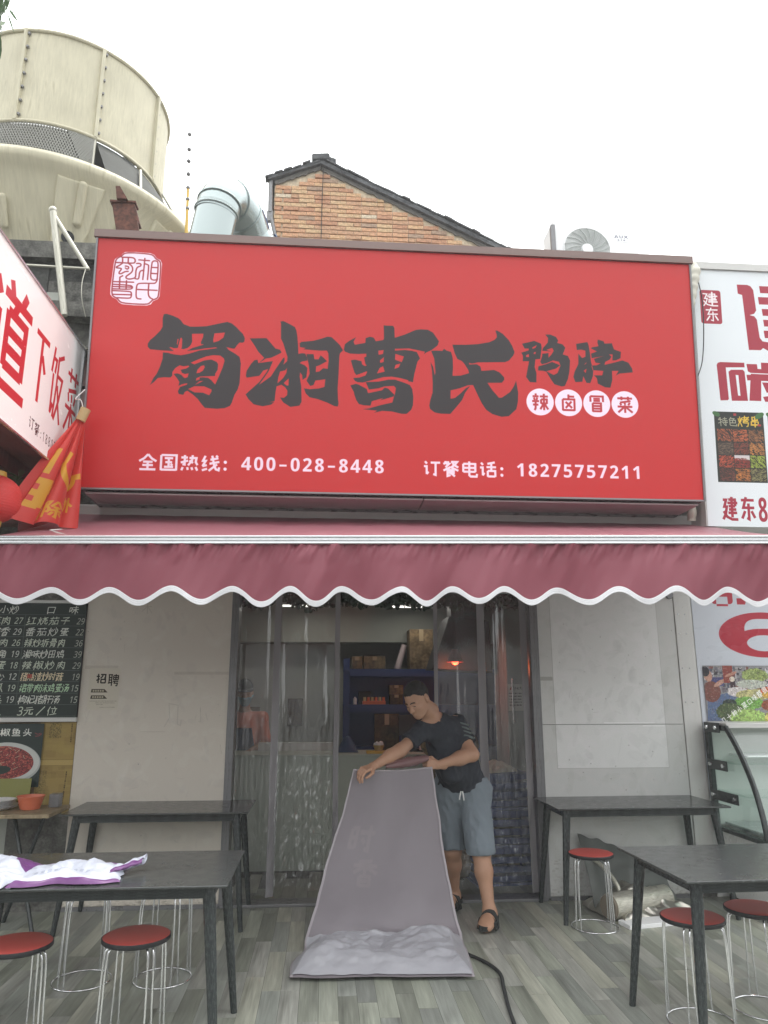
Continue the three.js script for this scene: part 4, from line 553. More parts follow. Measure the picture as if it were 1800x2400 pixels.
{
  const b = thing('neighbour_building', 'dark stained concrete building wall rising behind the white side sign', 'building');
  mesh('wall', [tri(bb(-7, -2.47, 0, 5.2, -0.3, -0.02)), tri(bb(-2.47, -1.86, 2.96, 5.2, -0.3, -0.17)).translate(0, 0, 0.14)], std({ color: lin(0.14, 0.145, 0.145), roughness: 0.95, map: rep(concreteMap, 0.6), bumpMap: rep(fineBump, 2), bumpScale: 0.006 }), b);
  mesh('ledge', tri(bb(-7, -1.84, 4.62, 4.76, -0.02, 0.12)), M.concrete, b);
  mesh('roof_slab', tri(bb(-7, -1.86, 5.2, 5.36, -7.5, 0.06)), M.concrete, b);
  mesh('maroon_cladding', [tri(bb(-2.32, -1.86, 4.02, 4.26, -0.02, 0.05)), tri(bb(-2.3, -1.86, 3.2, 4.0, -0.02, 0.03))], M.maroonSteel, b);
  mesh('torn_flashing', [slab((u, v) => V(-2.3 + 0.46 * u, 4.27 + 0.16 * (1 - v) * (0.7 + 0.5 * nz(u * 4, 2)), 0.02 + 0.22 * v + 0.05 * nz(u * 6, v * 4)), 14, 6, 0.002)], M.pipe, b);
  mesh('parapet', tri(bb(-3.2, -1.9, 5.36, 5.6, -0.75, -0.55)), std({ color: lin(0.2, 0.21, 0.2), roughness: 0.9, map: rep(concreteMap, 1) }), b);
}
{
  const t = thing('pipe_frame', 'galvanised pipe frame with a diagonal stay, left of the red sign', 'pipe frame');
  mesh('upright', cyl(V(-2.405, 5.56, 0.2), V(-2.215, 4.58, 0.2), 0.028, 0.028, 14), M.pipe, t);
  mesh('diagonal', cyl(V(-2.4, 5.53, 0.2), V(-2.08, 5.04, 0.16), 0.02, 0.02, 12), M.pipe, t);
  mesh('crossbar', cyl(V(-2.62, 5.05, 0.17), V(-2.06, 5.04, 0.17), 0.012, 0.012, 10), M.pipe, t);
  mesh('end_cap', place(new THREE.SphereGeometry(0.034, 14, 10), -2.408, 5.57, 0.2), M.pipe, t);
  mesh('wire', tube([V(-2.09, 5.03, 0.18), V(-2.1, 4.9, 0.2), V(-2.09, 4.75, 0.2), V(-2.06, 4.6, 0.15)], 0.004, 16, 5), M.pipe, t);
  lone('steel_bracket', [extrudeShape([[-2.105, 6.08], [-1.9, 6.075], [-1.835, 5.86], [-1.9, 5.84], [-1.9, 5.5], [-2.03, 5.5], [-2.04, 5.78]], 0.08, 0.004).translate(0, 0, -0.44), extrudeShape([[-2.07, 6.22], [-2.03, 6.22], [-1.95, 6.085], [-2.05, 6.085]], 0.03).translate(0, 0, -0.34), extrudeShape([[-1.91, 5.86], [-1.84, 5.86], [-1.79, 5.6], [-1.88, 5.6]], 0.03).translate(0, 0, -0.34), bb(-2.12, -1.88, 6.07, 6.09, -0.46, -0.34)].map((g) => tri(g)), M.rust, 'rusty steel bracket standing in front of the beige cooling tower', 'bracket');
}
// cooling tower on the roof behind
{
  const t = thing('cooling_tower', 'big beige cooling tower with a mesh band above its wide round basin', 'cooling tower');
  const R = 1.571, cx = -4.45, cz = -5, put = (n, g, m, p = t) => { const o = mesh(n, m === M.tower ? tri(g, 0.8) : g, m, p); if (p === t) o.position.set(cx, 0, cz); return o; };
  put('casing', new THREE.CylinderGeometry(R, R, 1.58, 128, 1, true).translate(0, 10.31, 0), M.tower);
  for (const a of [-0.085, 0.606, 1.3, -0.78]) {
    put('joint_flange', bx(0.05, 1.58, 0.07, R * Math.sin(a) * 1.012, 10.31, R * Math.cos(a) * 1.012, 0, a, 0), M.tower);
    for (let i = 0; i < 7; i++) put('bolt', cyl(V(0.045, 9.62 + i * 0.235, 0.01), V(0.045, 9.62 + i * 0.235, 0.04), 0.022, 0.018, 8).translate(0, 0, R).rotateY(a), M.aluGrey);
  }
  put('top_ring', new THREE.TorusGeometry(R + 0.01, 0.03, 8, 120).rotateX(Math.PI / 2).translate(0, 11.1, 0), M.tower);
  put('fan_guard', new THREE.CylinderGeometry(R * 0.9, R * 0.95, 0.2, 96, 1, true).translate(0.0, 11.2, 0), M.concrete);
  put('ring_band', new THREE.TorusGeometry(R + 0.02, 0.03, 8, 120).rotateX(Math.PI / 2).translate(0, 9.51, 0), M.tower);
  // mesh louvre of real wires, from the left round to its open end
  const wires = [], Rm = R + 0.02, a0 = -1.1, a1 = 0.612, n = 70;
  for (let i = 0; i < n; i++) for (const s of [1, -1]) { const a = a0 + (i / n) * (a1 - a0), c = Math.min(a1, a + s * 0.25), t = Math.abs(c - a) / 0.25; if (t > 0.03) wires.push(cyl(V(Rm * Math.sin(a), 8.7, Rm * Math.cos(a)), V(Rm * Math.sin(c), 8.7 + 0.79 * t, Rm * Math.cos(c)), 0.011, 0.011, 4, true)); }
  for (let i = 0; i < 18; i++) { const t = (i + 0.5) / 18, c = a1 - 0.25 * (1 - t); wires.push(cyl(V(Rm * Math.sin(a1), 8.7 + 0.79 * t, Rm * Math.cos(a1)), V(Rm * Math.sin(c), 9.49, Rm * Math.cos(c)), 0.011, 0.011, 4, true)); }
  put('louvre_mesh', wires, std({ color: lin(0.3, 0.3, 0.27), roughness: 0.6 })).userData.kind = 'stuff';
  put('mesh_end_post', bx(0.03, 0.85, 0.03, Rm * Math.sin(a1), 9.08, Rm * Math.cos(a1)), M.pipe);
  put('dark_skirt', new THREE.CylinderGeometry(R * 0.985, 2.2, 0.95, 96, 1, true, 0.63, 2.2).translate(0, 9.02, 0), M.towerDark); put('fill_core', new THREE.CylinderGeometry(R * 0.9, R * 0.9, 1.1, 64).translate(0, 9.05, 0), M.towerDark);
  for (const a of [1.02, 1.36]) put('stay', cyl(V(1.75 * Math.sin(a), 9.3, 1.75 * Math.cos(a)), V(2.2 * Math.sin(a - 0.16), 8.6, 2.2 * Math.cos(a - 0.16)), 0.022, 0.022, 8), M.pipe);
  const prof = [[2.16, 8.6], [2.26, 8.57], [2.28, 8.5], [2.26, 8.42], [2.18, 8.36], [2.08, 8.22], [1.9, 7.85], [1.66, 7.45], [1.42, 7.15], [1.1, 6.98], [0.4, 6.9]].map(([r, y]) => new THREE.Vector2(r, y));
  put('basin', new THREE.LatheGeometry(prof, 140), M.tower);
  for (const a of [0.47, 1.14, -0.3]) { // moulded feet with a bolt hole, and ribs
    const f = put('basin_foot', extrudeShape([[-0.24, 0], [0.32, 0], [0.14, -0.88], [-0.2, -0.88]], 0.16, 0.03).rotateX(0.42).translate(0, 8.36, 1.98).rotateY(a), M.tower);
    put('bolt_hole', new THREE.CylinderGeometry(0.085, 0.085, 0.03, 20).rotateX(Math.PI / 2).translate(-0.03, -0.74, 0.2).rotateX(0.42).translate(0, 8.36, 1.98).rotateY(a), M.black, f);
    put('basin_rib', new THREE.CapsuleGeometry(0.06, 0.5, 4, 12).rotateX(0.42).translate(0.06, 8.03, 2.06).rotateY(a), M.tower); put('basin_rib', new THREE.CapsuleGeometry(0.05, 0.35, 4, 12).rotateX(0.5).translate(0, 7.8, 1.92).rotateY(a + 0.32), M.tower);
  }
  for (const a of [0.3, 1.1, -0.5, 2.4]) put('leg', tri(bb(-0.08, 0.08, 5.36, 7.6, 1.35, 1.51)).rotateY(a), M.towerDark);
}
// galvanised duct goose neck
{
  const t = thing('exhaust_duct', 'shiny galvanised exhaust duct with a bent neck above the red sign', 'duct');
  const pts = [V(-1.4, 5.2, -1.05), V(-1.33, 6.1, -1.05), V(-1.22, 6.6, -1.1), V(-1.12, 6.84, -1.3), V(-0.99, 6.8, -1.62), V(-0.93, 6.55, -1.8)];
  mesh('straight_pipe', cyl(V(-1.48, 4.9, -1.05), V(-1.235, 6.5, -1.05), 0.222, 0.222, 48, true), M.galv, t);
  mesh('elbow', tube([V(-1.24, 6.48, -1.05), V(-1.2, 6.68, -1.1), V(-1.13, 6.8, -1.26), V(-1.02, 6.78, -1.5), V(-0.95, 6.66, -1.7)], 0.228, 24, 40), M.galv, t);
  const ring = (p, d, r) => place(new THREE.TorusGeometry(r, 0.012, 8, 48), 0, 0, 0).applyQuaternion(new THREE.Quaternion().setFromUnitVectors(V(0, 0, 1), d.normalize())).translate(p.x, p.y, p.z);
  mesh('seam', [ring(V(-1.238, 6.49, -1.05), V(0.15, 1, 0), 0.228), ring(V(-1.215, 6.61, -1.07), V(0.15, 1, -0.15), 0.23), ring(V(-1.13, 6.8, -1.26), V(0.4, 0.4, -0.9), 0.23), ring(V(-1.02, 6.78, -1.5), V(0.4, -0.2, -0.9), 0.23)], M.galv, t);
  mesh('tape', tube([V(-1.245, 6.455, -1.05), V(-1.232, 6.53, -1.05)], 0.2275, 2, 40), M.galv, t);
  mesh('fan_cone', [cyl(V(-0.98, 6.72, -1.62), V(-0.86, 6.5, -1.9), 0.2, 0.32, 40, true), ring(V(-0.86, 6.5, -1.9), V(0.12, -0.25, -0.3), 0.32)], M.galv, t);
  lone('tarp_bundle', [slab((u, v) => V(-0.86 + 0.36 * u + 0.05 * v, 6.2 + 0.95 * (1 - v) * (1 - u * 0.75) + 0.06 * nz(u * 6, v * 4), -1.9 + 0.12 * Math.sin(u * 14) - 0.1 * v), 24, 16, 0.01)], M.navy, 'blue-grey tarpaulin bundle standing behind the exhaust duct', 'tarpaulin');
}
{ // lightning rod with beads
  const t = thing('lightning_rod', 'thin beaded rod on a yellow pole between cooling tower and duct', 'rod');
  mesh('pole', cyl(V(-2.17, 7.6, -4), V(-2.205, 9.0, -4), 0.03, 0.018, 10), M.yellow, t);
  mesh('rod', cyl(V(-2.205, 9.0, -4), V(-2.24, 9.98, -4), 0.006, 0.004, 6), M.pipe, t);
  for (const f of [8.62, 8.78, 8.98, 9.22, 9.45, 9.66, 9.93]) mesh('bead', place(new THREE.SphereGeometry(0.032, 10, 8), -2.185 - (f - 8.4) * 0.036, f, -4), M.aluGrey, t);
}
// brick house behind, gable towards us
{
  const t = thing('brick_house', 'old orange brick house gable with a dark tiled roof edge', 'house');
  const Z = -4, apex = [-0.2, 9.5], eaveL = [-0.93, 9.16], low = 5.0, eaveR = [3.35, 7.78];
  const roofY = (x) => (x < apex[0] ? eaveL[1] + (x - eaveL[0]) / (apex[0] - eaveL[0]) * (apex[1] - eaveL[1]) : apex[1] + (x - apex[0]) / (eaveR[0] - apex[0]) * (eaveR[1] - apex[1]));
  const mortar = std({ color: lin(0.68, 0.58, 0.44), roughness: 0.95, map: rep(brickMap, 1) });
  mesh('wall', tri(extrudeShape([[-0.9, low], [5.2, low], [5.2, 7.0], [3.35, 7.72], [-0.2, 9.42], [-0.9, 9.1]], 4).translate(0, 0, Z - 4)), mortar, t);
  const tones = [[0.68, 0.4, 0.25], [0.7, 0.46, 0.28], [0.56, 0.31, 0.2], [0.68, 0.48, 0.3], [0.6, 0.37, 0.24], [0.45, 0.32, 0.24], [0.72, 0.62, 0.48]].map((c) => std({ color: lin(...c), roughness: 0.95, map: rep(brickMap, 1.6) }));
  const shapes = [0, 1, 2, 3].map((i) => tri(rb(0.232, 0.062, 0.05, 0, 0, 0, 0.006)).translate(0, 0, 0));
  const half = tri(rb(0.11, 0.062, 0.05, 0, 0, 0, 0.006));
  let n = 0; const rest = [];
  for (let r = 0; r < 30; r++) {
    const y = 9.36 - r * 0.0745; let x = -0.885 + (r % 2 ? 0.115 : 0);
    if (r % 2 && y < roofY(-0.83) - 0.12) { const m = mesh('brick', half, tones[Math.floor(rnd() * 6)], t); m.position.set(-0.84, y, Z + rr(-0.004, 0.006)); n++; x += 0.01; }
    while (x < 3.3) {
      const w = rnd() < 0.12 ? 0.118 : 0.24, c = x + w / 2;
      if (y + 0.05 < Math.min(roofY(x), roofY(x + w)) - 0.05) {
        const k = rnd(), m = tones[k < 0.05 ? 6 : k < 0.14 ? 5 : Math.floor(rnd() * 5)];
        if (n < 300 && y > 7.75) { const b = mesh('brick', w < 0.2 ? half : shapes[n % 4], m, t); b.position.set(c, y + rr(-0.003, 0.003), Z + rr(-0.006, 0.008)); b.rotation.z = rr(-0.008, 0.008); b.rotation.y = rr(-0.015, 0.015); n++; }
        else rest.push((w < 0.2 ? half : shapes[0]).clone().translate(c, y, Z));
      }
      x += w;
    }
  }
  if (rest.length) mesh('lower_bricks', rest, tones[0], t).userData.kind = 'stuff';
  const roofM = std({ color: lin(0.17, 0.18, 0.2), roughness: 0.9, map: rep(concreteMap, 1) });
  const rf = mesh('roof', [tri(extrudeShape([[-1.0, 9.13], [-0.2, 9.46], [5.4, 6.71], [5.4, 6.78], [-0.2, 9.53], [-1.0, 9.2]], 4.2).translate(0, 0, Z - 4.1))], roofM, t);
  for (let i = 0; i < 40; i++) { // verge tiles, uneven
    const x = i < 6 ? -0.98 + i * 0.14 : -0.05 + (i - 6) * 0.107, sl = i < 6 ? 0.41 : -0.456;
    const y = (i < 6 ? 9.19 + (x + 0.98) * 0.42 : 9.47 - (x + 0.05) * 0.491);
    const m = mesh('roof_tile', tri(bx(0.13, 0.022, 0.16)), roofM, rf); m.position.set(x, y + 0.008 + rr(-0.004, 0.014), Z + 0.04 + rr(-0.02, 0.02)); m.rotation.set(rr(-0.1, 0.1), 0, sl + rr(-0.08, 0.08));
  }
  mesh('ridge_cap', [tri(rb(0.28, 0.12, 0.3, -0.2, 9.57, Z - 0.02, 0.03, 0, 0, 0.1)), tri(rb(0.16, 0.1, 0.2, -0.05, 9.54, Z, 0.02, 0, 0, -0.3))], roofM, t);
  mesh('gutter_pipe', [cyl(V(-0.96, 9.15, Z + 0.03), V(-0.95, 8.6, Z + 0.03), 0.035, 0.035, 10), tri(bb(-1.0, -0.91, 8.45, 8.62, Z - 0.02, Z + 0.05)), cyl(V(-0.93, 8.5, Z + 0.03), V(-0.86, 8.2, Z + 0.03), 0.03, 0.03, 8), cyl(V(-0.86, 8.2, Z + 0.03), V(-0.84, 7.0, Z + 0.03), 0.04, 0.04, 8)], M.aluGrey, t);
  mesh('wire', tube([V(-0.16, 9.4, Z + 0.05), V(-0.17, 8.7, Z + 0.045), V(-0.17, 7.4, Z + 0.05)], 0.006, 12, 5), M.black, t);
  // mortar slurry under the verge
  mesh('verge_mortar', [slab((u, v) => { const x = -0.19 + 3.4 * u; return V(x, roofY(x) - 0.02 - v * (0.09 + 0.05 * nz(u * 40, 1)), Z + 0.036 + 0.006 * nz(u * 60, v * 3)); }, 90, 3, 0.02), slab((u, v) => { const x = -0.9 + 0.7 * u; return V(x, roofY(x) - 0.02 - v * (0.07 + 0.05 * nz(u * 14, 5)), Z + 0.036); }, 24, 3, 0.02)], std({ color: lin(0.3, 0.29, 0.28), roughness: 0.95, map: rep(concreteMap, 2) }), t);
}
// air conditioner on the roof
{
  const t = thing('air_conditioner', 'white outdoor air conditioner with a round fan grille, above the red sign', 'air conditioner');
  const fx = 2.5, fy = 5.76, fz = -0.3;
  const shp = new THREE.Shape([[2.18, 5.48], [3.02, 5.48], [3.02, 6.08], [2.18, 6.08]].map((p) => new THREE.Vector2(...p))); const hole = new THREE.Path(); hole.absarc(fx, fy, 0.232, 0, 7); shp.holes.push(hole);
  mesh('housing', [new THREE.ExtrudeGeometry(shp, { depth: 0.03, bevelEnabled: true, bevelSize: 0.006, bevelThickness: 0.006, bevelSegments: 2, curveSegments: 48 }).translate(0, 0, fz - 0.03), bb(2.18, 3.02, 5.48, 6.08, fz - 0.34, fz - 0.2), bb(2.18, 2.21, 5.48, 6.08, fz - 0.2, fz - 0.03), bb(2.99, 3.02, 5.48, 6.08, fz - 0.2, fz - 0.03), bb(2.21, 2.99, 6.05, 6.08, fz - 0.2, fz - 0.03), bb(2.21, 2.99, 5.48, 5.51, fz - 0.2, fz - 0.03)], M.plastic, t);
  const wires = []; for (let r = 0.07; r < 0.235; r += 0.0125) wires.push(new THREE.TorusGeometry(r, 0.0026, 5, 56).translate(fx, fy, fz + 0.012));
  for (let i = 0; i < 18; i++) { const a = (i / 18) * 6.283; wires.push(tube([0, 0.5, 1].map((f) => V(fx + Math.cos(a + f * 0.5) * (0.06 + f * 0.172), fy + Math.sin(a + f * 0.5) * (0.06 + f * 0.172), fz + 0.016)), 0.0032, 8, 5)); }
  mesh('fan_grille', wires, std({ color: lin(0.42, 0.45, 0.43), roughness: 0.5 }), t);
  mesh('grille_ring', new THREE.TorusGeometry(0.236, 0.008, 8, 64).translate(fx, fy, fz + 0.008), M.plastic, t);
  mesh('grille_hub', cyl(V(fx, fy, fz + 0.008), V(fx, fy, fz + 0.024), 0.055, 0.052, 32), M.plastic, t);
  const fan = []; for (let i = 0; i < 3; i++) { const a = (i / 3) * 6.283; fan.push(slab((u, v) => { const r = 0.04 + 0.17 * u, b = a + (v - 0.5) * 1.3; return V(fx + Math.cos(b) * r, fy + Math.sin(b) * r, fz - 0.1 + (v - 0.5) * 0.07); }, 6, 8, 0.004)); }
  mesh('fan_blades', fan, M.black, t); mesh('fan_well', [cyl(V(fx, fy, fz - 0.2), V(fx, fy, fz - 0.03), 0.232, 0.232, 48, true), cyl(V(fx, fy, fz - 0.199), V(fx, fy, fz - 0.195), 0.23, 0.23, 48)], M.aluGrey, t);
  const logo = canvasTex(256, 128, (c) => { c.fillStyle = '#eeefef'; c.fillRect(0, 0, 256, 128); c.fillStyle = c.strokeStyle = '#5f6277'; 'AUX'.split('').forEach((ch, i) => putChar(c, ch, 14 + i * 78, 14, 70, 50, 1)); '奥克斯'.split('').forEach((ch, i) => putChar(c, ch, 62 + i * 48, 80, 36, 34, 4)); });
  mesh('logo', quad(V(2.775, 5.86, fz + 0.0085), V(2.935, 5.86, fz + 0.0085), V(2.935, 5.94, fz + 0.0085), V(2.775, 5.94, fz + 0.0085)), std({ map: logo, roughness: 0.4 }), t);
  mesh('foot', [bb(2.24, 2.3, 5.02, 5.48, -0.62, -0.34), bb(2.9, 2.96, 5.02, 5.48, -0.62, -0.34)], M.aluGrey, t);
  lone('roof_post', [bb(2.135, 2.17, 5.02, 5.99, -0.3, -0.265), bb(2.13, 2.175, 5.4, 5.99, -0.262, -0.25)], M.aluGrey, 'short grey metal post beside the air conditioner', 'post');
}
// wrapped pipe and wire between the two signs
{
  const pts = [V(3.03, 5.12, 0.55), V(3.055, 4.991, 0.640), V(3.015, 4.846, 0.660), V(2.968, 4.694, 0.680), V(2.916, 4.512, 0.690), V(2.868, 4.296, 0.700), V(2.860, 4.081, 0.680), V(2.902, 3.858, 0.600), V(2.955, 3.3, 0.45), V(2.98, 2.9, 0.3)];
  const g = tube(pts, 0.036, 160, 14), p = g.attributes.position, c = new THREE.CatmullRomCurve3(pts, false, 'centripetal');
  for (let i = 0; i <= 160; i++) { const o = c.getPointAt(i / 160), s = 1 + 0.1 * Math.sin(i * 1.1) + 0.14 * nz(i * 0.3, 2); for (let j = 0; j <= 14; j++) { const k = i * 15 + j; p.setXYZ(k, o.x + (p.getX(k) - o.x) * s, o.y + (p.getY(k) - o.y) * s, o.z + (p.getZ(k) - o.z) * s); } }
  g.computeVertexNormals();
  lone('wrapped_pipe', g, std({ color: lin(0.62, 0.6, 0.52), roughness: 0.55, map: rep(grimeMap, 3, 12) }), 'cream tape-wrapped pipe hanging between the red sign and the white sign', 'pipe');
  lone('hanging_wire', tube([V(3.085, 4.95, 0.6), V(3.1, 4.75, 0.61), V(3.085, 4.5, 0.62), V(3.03, 4.15, 0.63), V(2.95, 3.95, 0.64), V(2.96, 3.6, 0.5)], 0.0045, 40, 5), M.black, 'thin dark wire hanging down beside the wrapped pipe', 'wire');
}
// flag, lanterns, vine
{
  const map = canvasTex(512, 768, (c, w, h) => {
    c.fillStyle = '#d83a30'; c.fillRect(0, 0, w, h); c.strokeStyle = c.fillStyle = '#e0a522'; c.lineCap = 'butt';
    putChar(c, '日', 60, 470, 150, 200, 44);
    c.lineWidth = 40; c.beginPath(); c.moveTo(60, 250); c.lineTo(70, 420); c.stroke(); c.beginPath(); c.moveTo(150, 240); c.lineTo(150, 430); c.stroke();
    c.beginPath(); c.moveTo(290, 330); c.quadraticCurveTo(320, 470, 400, 500); c.quadraticCurveTo(460, 480, 440, 420); c.lineTo(500, 410); c.stroke(); c.beginPath(); c.moveTo(240, 440); c.lineTo(210, 560); c.stroke(); c.beginPath(); c.moveTo(330, 260); c.lineTo(300, 340); c.stroke();
    putChar(c, '日', 200, 648, 70, 100, 15); putChar(c, '除', 272, 620, 100, 118, 14); putChar(c, '外', 384, 560, 90, 110, 15);
    c.strokeStyle = '#b52428'; c.lineWidth = 3;
  });
  const t = thing('cloth_flag', 'red cloth banner with yellow characters, tied at its top beside the side sign', 'flag');
  const A = V(-1.76, 3.42, 0.86);
  mesh('cloth', sheet((u, v) => {
    const bot = V(-2.07 + 0.345 * u, 2.6 + 0.03 * u, 1.3 - 0.42 * u), top = A.clone().add(V(-0.03 + 0.05 * u, 0, 0.03 - 0.04 * u)), p = top.lerp(bot, v);
    const k = Math.sin(Math.min(1, v * 1.6) * 1.57); return p.add(V(0.018 * k * Math.sin(u * 21 + 2 * nz(u * 3, v)) , 0.012 * Math.sin(u * 12) * v, 0.032 * k * Math.cos(u * 19 + v * 1.5)));
  }, 60, 50, (u, v) => [u, 1 - v]), new THREE.MeshPhysicalMaterial({ map, roughness: 0.6, transmission: 0.35, thickness: 0, side: THREE.DoubleSide, bumpMap: rep(weaveBump, 5), bumpScale: 0.0005 }), t);
  mesh('bamboo_end', cyl(V(-1.765, 3.41, 0.88), V(-1.735, 3.5, 0.88), 0.034, 0.036, 14), M.bamboo, t);
  mesh('string', tube([V(-1.75, 3.5, 0.89), V(-1.77, 3.56, 0.9), V(-1.82, 3.58, 0.86), V(-1.8, 3.7, 0.75)], 0.004, 16, 5), M.paper, t);
  const lan = (name, label, p, R, H, m) => {
    const l = thing(name, label, 'lantern', p, 0);
    const prof = []; for (let i = 0; i <= 72; i++) { const s = i / 72, a = s * 2 - 1; prof.push(new THREE.Vector2(R * Math.pow(Math.max(0, 1 - Math.pow(Math.abs(a), 2.6) * 0.82), 0.62) * (1 + 0.022 * Math.abs(Math.sin(i * Math.PI / 4))), -H / 2 + H * s)); }
    mesh('shade', new THREE.LatheGeometry(prof, 48), m, l); mesh('cap', [cyl(V(0, H / 2 - 0.01, 0), V(0, H / 2 + 0.03, 0), R * 0.42, R * 0.38, 24), cyl(V(0, -H / 2 - 0.03, 0), V(0, -H / 2 + 0.01, 0), R * 0.38, R * 0.42, 24)], M.yellow, l); mesh('hook', tube([V(0, H / 2 + 0.02, 0), V(0, H / 2 + 0.3, 0)], 0.004, 4, 5), M.black, l); return l;
  };
  lan('paper_lantern', 'bright red ribbed paper lantern at the left edge, under the side sign', [-2.135, 2.735, 1.24], 0.165, 0.3, M.lantern);
  lan('paper_lantern', 'dark red lantern hanging behind the cloth flag', [-2.08, 2.7, 0.55], 0.15, 0.28, M.darkRed);
  const v = thing('hanging_vine', 'green vine leaves hanging under the side sign above the lantern', 'plant');
  mesh('stem', tube([V(-2.6, 3.06, 1.0), V(-2.2, 2.99, 1.05), V(-2.05, 2.93, 0.95), V(-1.95, 2.86, 0.9)], 0.005, 20, 5), M.leaf, v);
  const leafG = (() => { const s = new THREE.Shape(); s.moveTo(0, 0); s.bezierCurveTo(0.035, 0.02, 0.03, 0.06, 0, 0.09); s.bezierCurveTo(-0.03, 0.06, -0.035, 0.02, 0, 0); const g = new THREE.ShapeGeometry(s, 5), p = g.attributes.position; for (let i = 0; i < p.count; i++) p.setZ(i, Math.abs(p.getX(i)) * 0.4 - p.getY(i) * p.getY(i) * 2); g.computeVertexNormals(); return g; })();
  for (let i = 0; i < 26; i++) { const f = rnd(), m = mesh('leaf', leafG, M.leaf, v); m.position.set(-2.5 + f * 0.55, 3.02 - f * 0.14 + rr(-0.06, 0.05), 1.0 + rr(-0.1, 0.12)); m.rotation.set(rr(-1, 1), rr(-1.5, 1.5), rr(1.2, 5)); m.scale.setScalar(rr(0.6, 1.2)); }
  const s = thing('light_string', 'row of small white bulbs strung on the dark beam behind the cloth flag', 'light string');
  const wire = [V(-2.6, 2.83, 0.42), V(-2.2, 2.8, 0.42), V(-1.95, 2.8, 0.42)]; mesh('cable', tube(wire, 0.004, 16, 5), M.black, s);
  for (let i = 0; i < 14; i++) mesh('bulb', place(new THREE.SphereGeometry(0.011, 8, 6), -2.25 + i * 0.022, 2.79, 0.43), M.plastic, s);
}
// tree at the left, only its drooping tip reaches into the picture
{
  const t = thing('street_tree', 'tree whose drooping leaf tips show in the upper left corner', 'tree');
  mesh('trunk', tri(tube([V(-5.2, 0, 3.6), V(-5.1, 2, 3.5), V(-5.0, 4.2, 3.2), V(-4.6, 6.2, 2.8)], 0.15, 20, 12)), M.bark, t);
  mesh('limb', [tube([V(-5.0, 4.2, 3.2), V(-4.2, 5.6, 2.7), V(-3.2, 6.35, 2.2), V(-2.5, 6.45, 1.95), V(-2.2, 6.2, 1.82)], 0.03, 30, 7), tube([V(-4.6, 6.2, 2.8), V(-4.2, 7.2, 2.6)], 0.05, 6, 7)], M.bark, t);
  const lg = (() => { const s = new THREE.Shape(); s.moveTo(0, 0); s.quadraticCurveTo(0.022, 0.05, 0, 0.13); s.quadraticCurveTo(-0.022, 0.05, 0, 0); return new THREE.ShapeGeometry(s, 3); })();
  const leaves = [], d = new THREE.Object3D();
  const add = (x, y, z, s) => { d.position.set(x, y, z); d.rotation.set(rr(-0.6, 0.6), rr(0, 6.28), Math.PI + rr(-0.7, 0.7)); d.scale.setScalar(s); d.updateMatrix(); leaves.push(lg.clone().applyMatrix4(d.matrix)); };
  for (let i = 0; i < 70; i++) { const f = rnd(); add(-2.36 + 0.2 * Math.sqrt(rnd()) * (1 - 0.5 * f), 6.12 - 0.42 * f, 1.8 + rr(-0.06, 0.06), rr(0.8, 1.3)); }
  for (let i = 0; i < 150; i++) { const f = rnd(); add(-2.42 + f * 0.3 + rr(-0.14, 0.03), 6.35 - 0.62 * f * rr(0.3, 1) + rr(-0.1, 0.1), 1.88 + rr(-0.1, 0.1), rr(0.7, 1.2)); }
  for (let i = 0; i < 900; i++) { const a = rr(0, 6.28), r = Math.sqrt(rnd()) * 0.95; add(-4.2 + Math.cos(a) * r, 6.7 + rr(-0.6, 1.0), 2.6 + Math.sin(a) * r, rr(0.8, 1.6)); }
  const c = mesh('crown', leaves, M.leaf, t); c.userData.kind = 'stuff';
}
// ---------------------------------------------------------------- dining tables
const stone = std({ color: lin(0.075, 0.082, 0.08), roughness: 0.36, roughnessMap: rep(roughMap, 3), map: noiseTex(512, 512, (x, y) => { const a = 0.82 + tile(x, y, 8, 30, 71) * 0.18 + tile(x, y, 40, 90, 72) * 0.12, v = Math.abs(tile(x, y, 2, 2, 73) + 0.3 * tile(x, y, 9, 9, 74)); const w = v < 0.006 ? 0.5 : 0; return a + w; }) });
function makeTable(label, p, ry, L, D, group) {
  const t = thing('dining_table', label, 'table', p, ry, group), H = 0.74;
  mesh('tabletop', tri(rb(L, 0.012, D, 0, H - 0.006, 0, 0.005)), stone, t);
  mesh('apron', [bx(L - 0.16, 0.05, 0.02, 0, H - 0.04, D / 2 - 0.075), bx(L - 0.16, 0.05, 0.02, 0, H - 0.04, -D / 2 + 0.075), bx(0.02, 0.05, D - 0.19, -L / 2 + 0.075, H - 0.04, 0), bx(0.02, 0.05, D - 0.19, L / 2 - 0.075, H - 0.04, 0)], M.blackMetal, t);
  for (const sx of [-1, 1]) for (const sz of [-1, 1]) mesh('leg', cyl(V(sx * (L / 2 - 0.02), 0, sz * (D / 2 - 0.02)), V(sx * (L / 2 - 0.09), H - 0.013, sz * (D / 2 - 0.09)), 0.016, 0.029, 16), M.blackMetal, t);
  return t;
}
const TG = 'black stone-topped dining tables';
makeTable('black dining table standing against the white wall right of the doorway', [2.268, 0, 0.31], 0.02, 1.27, 0.6, TG);
makeTable('black dining table at the lower right, nearest the viewer, with two red stools', [2.195, 0, 2.235], 0.03, 1.25, 0.74, TG);
makeTable('black dining table at the left with crumpled white bags on it', [-1.02, 0, 2.17], 0, 1.25, 0.72, TG);
makeTable('black dining table against the wall below the job notice, left of the doorway', [-1.12, 0, 0.29], 0, 1.24, 0.6, TG);
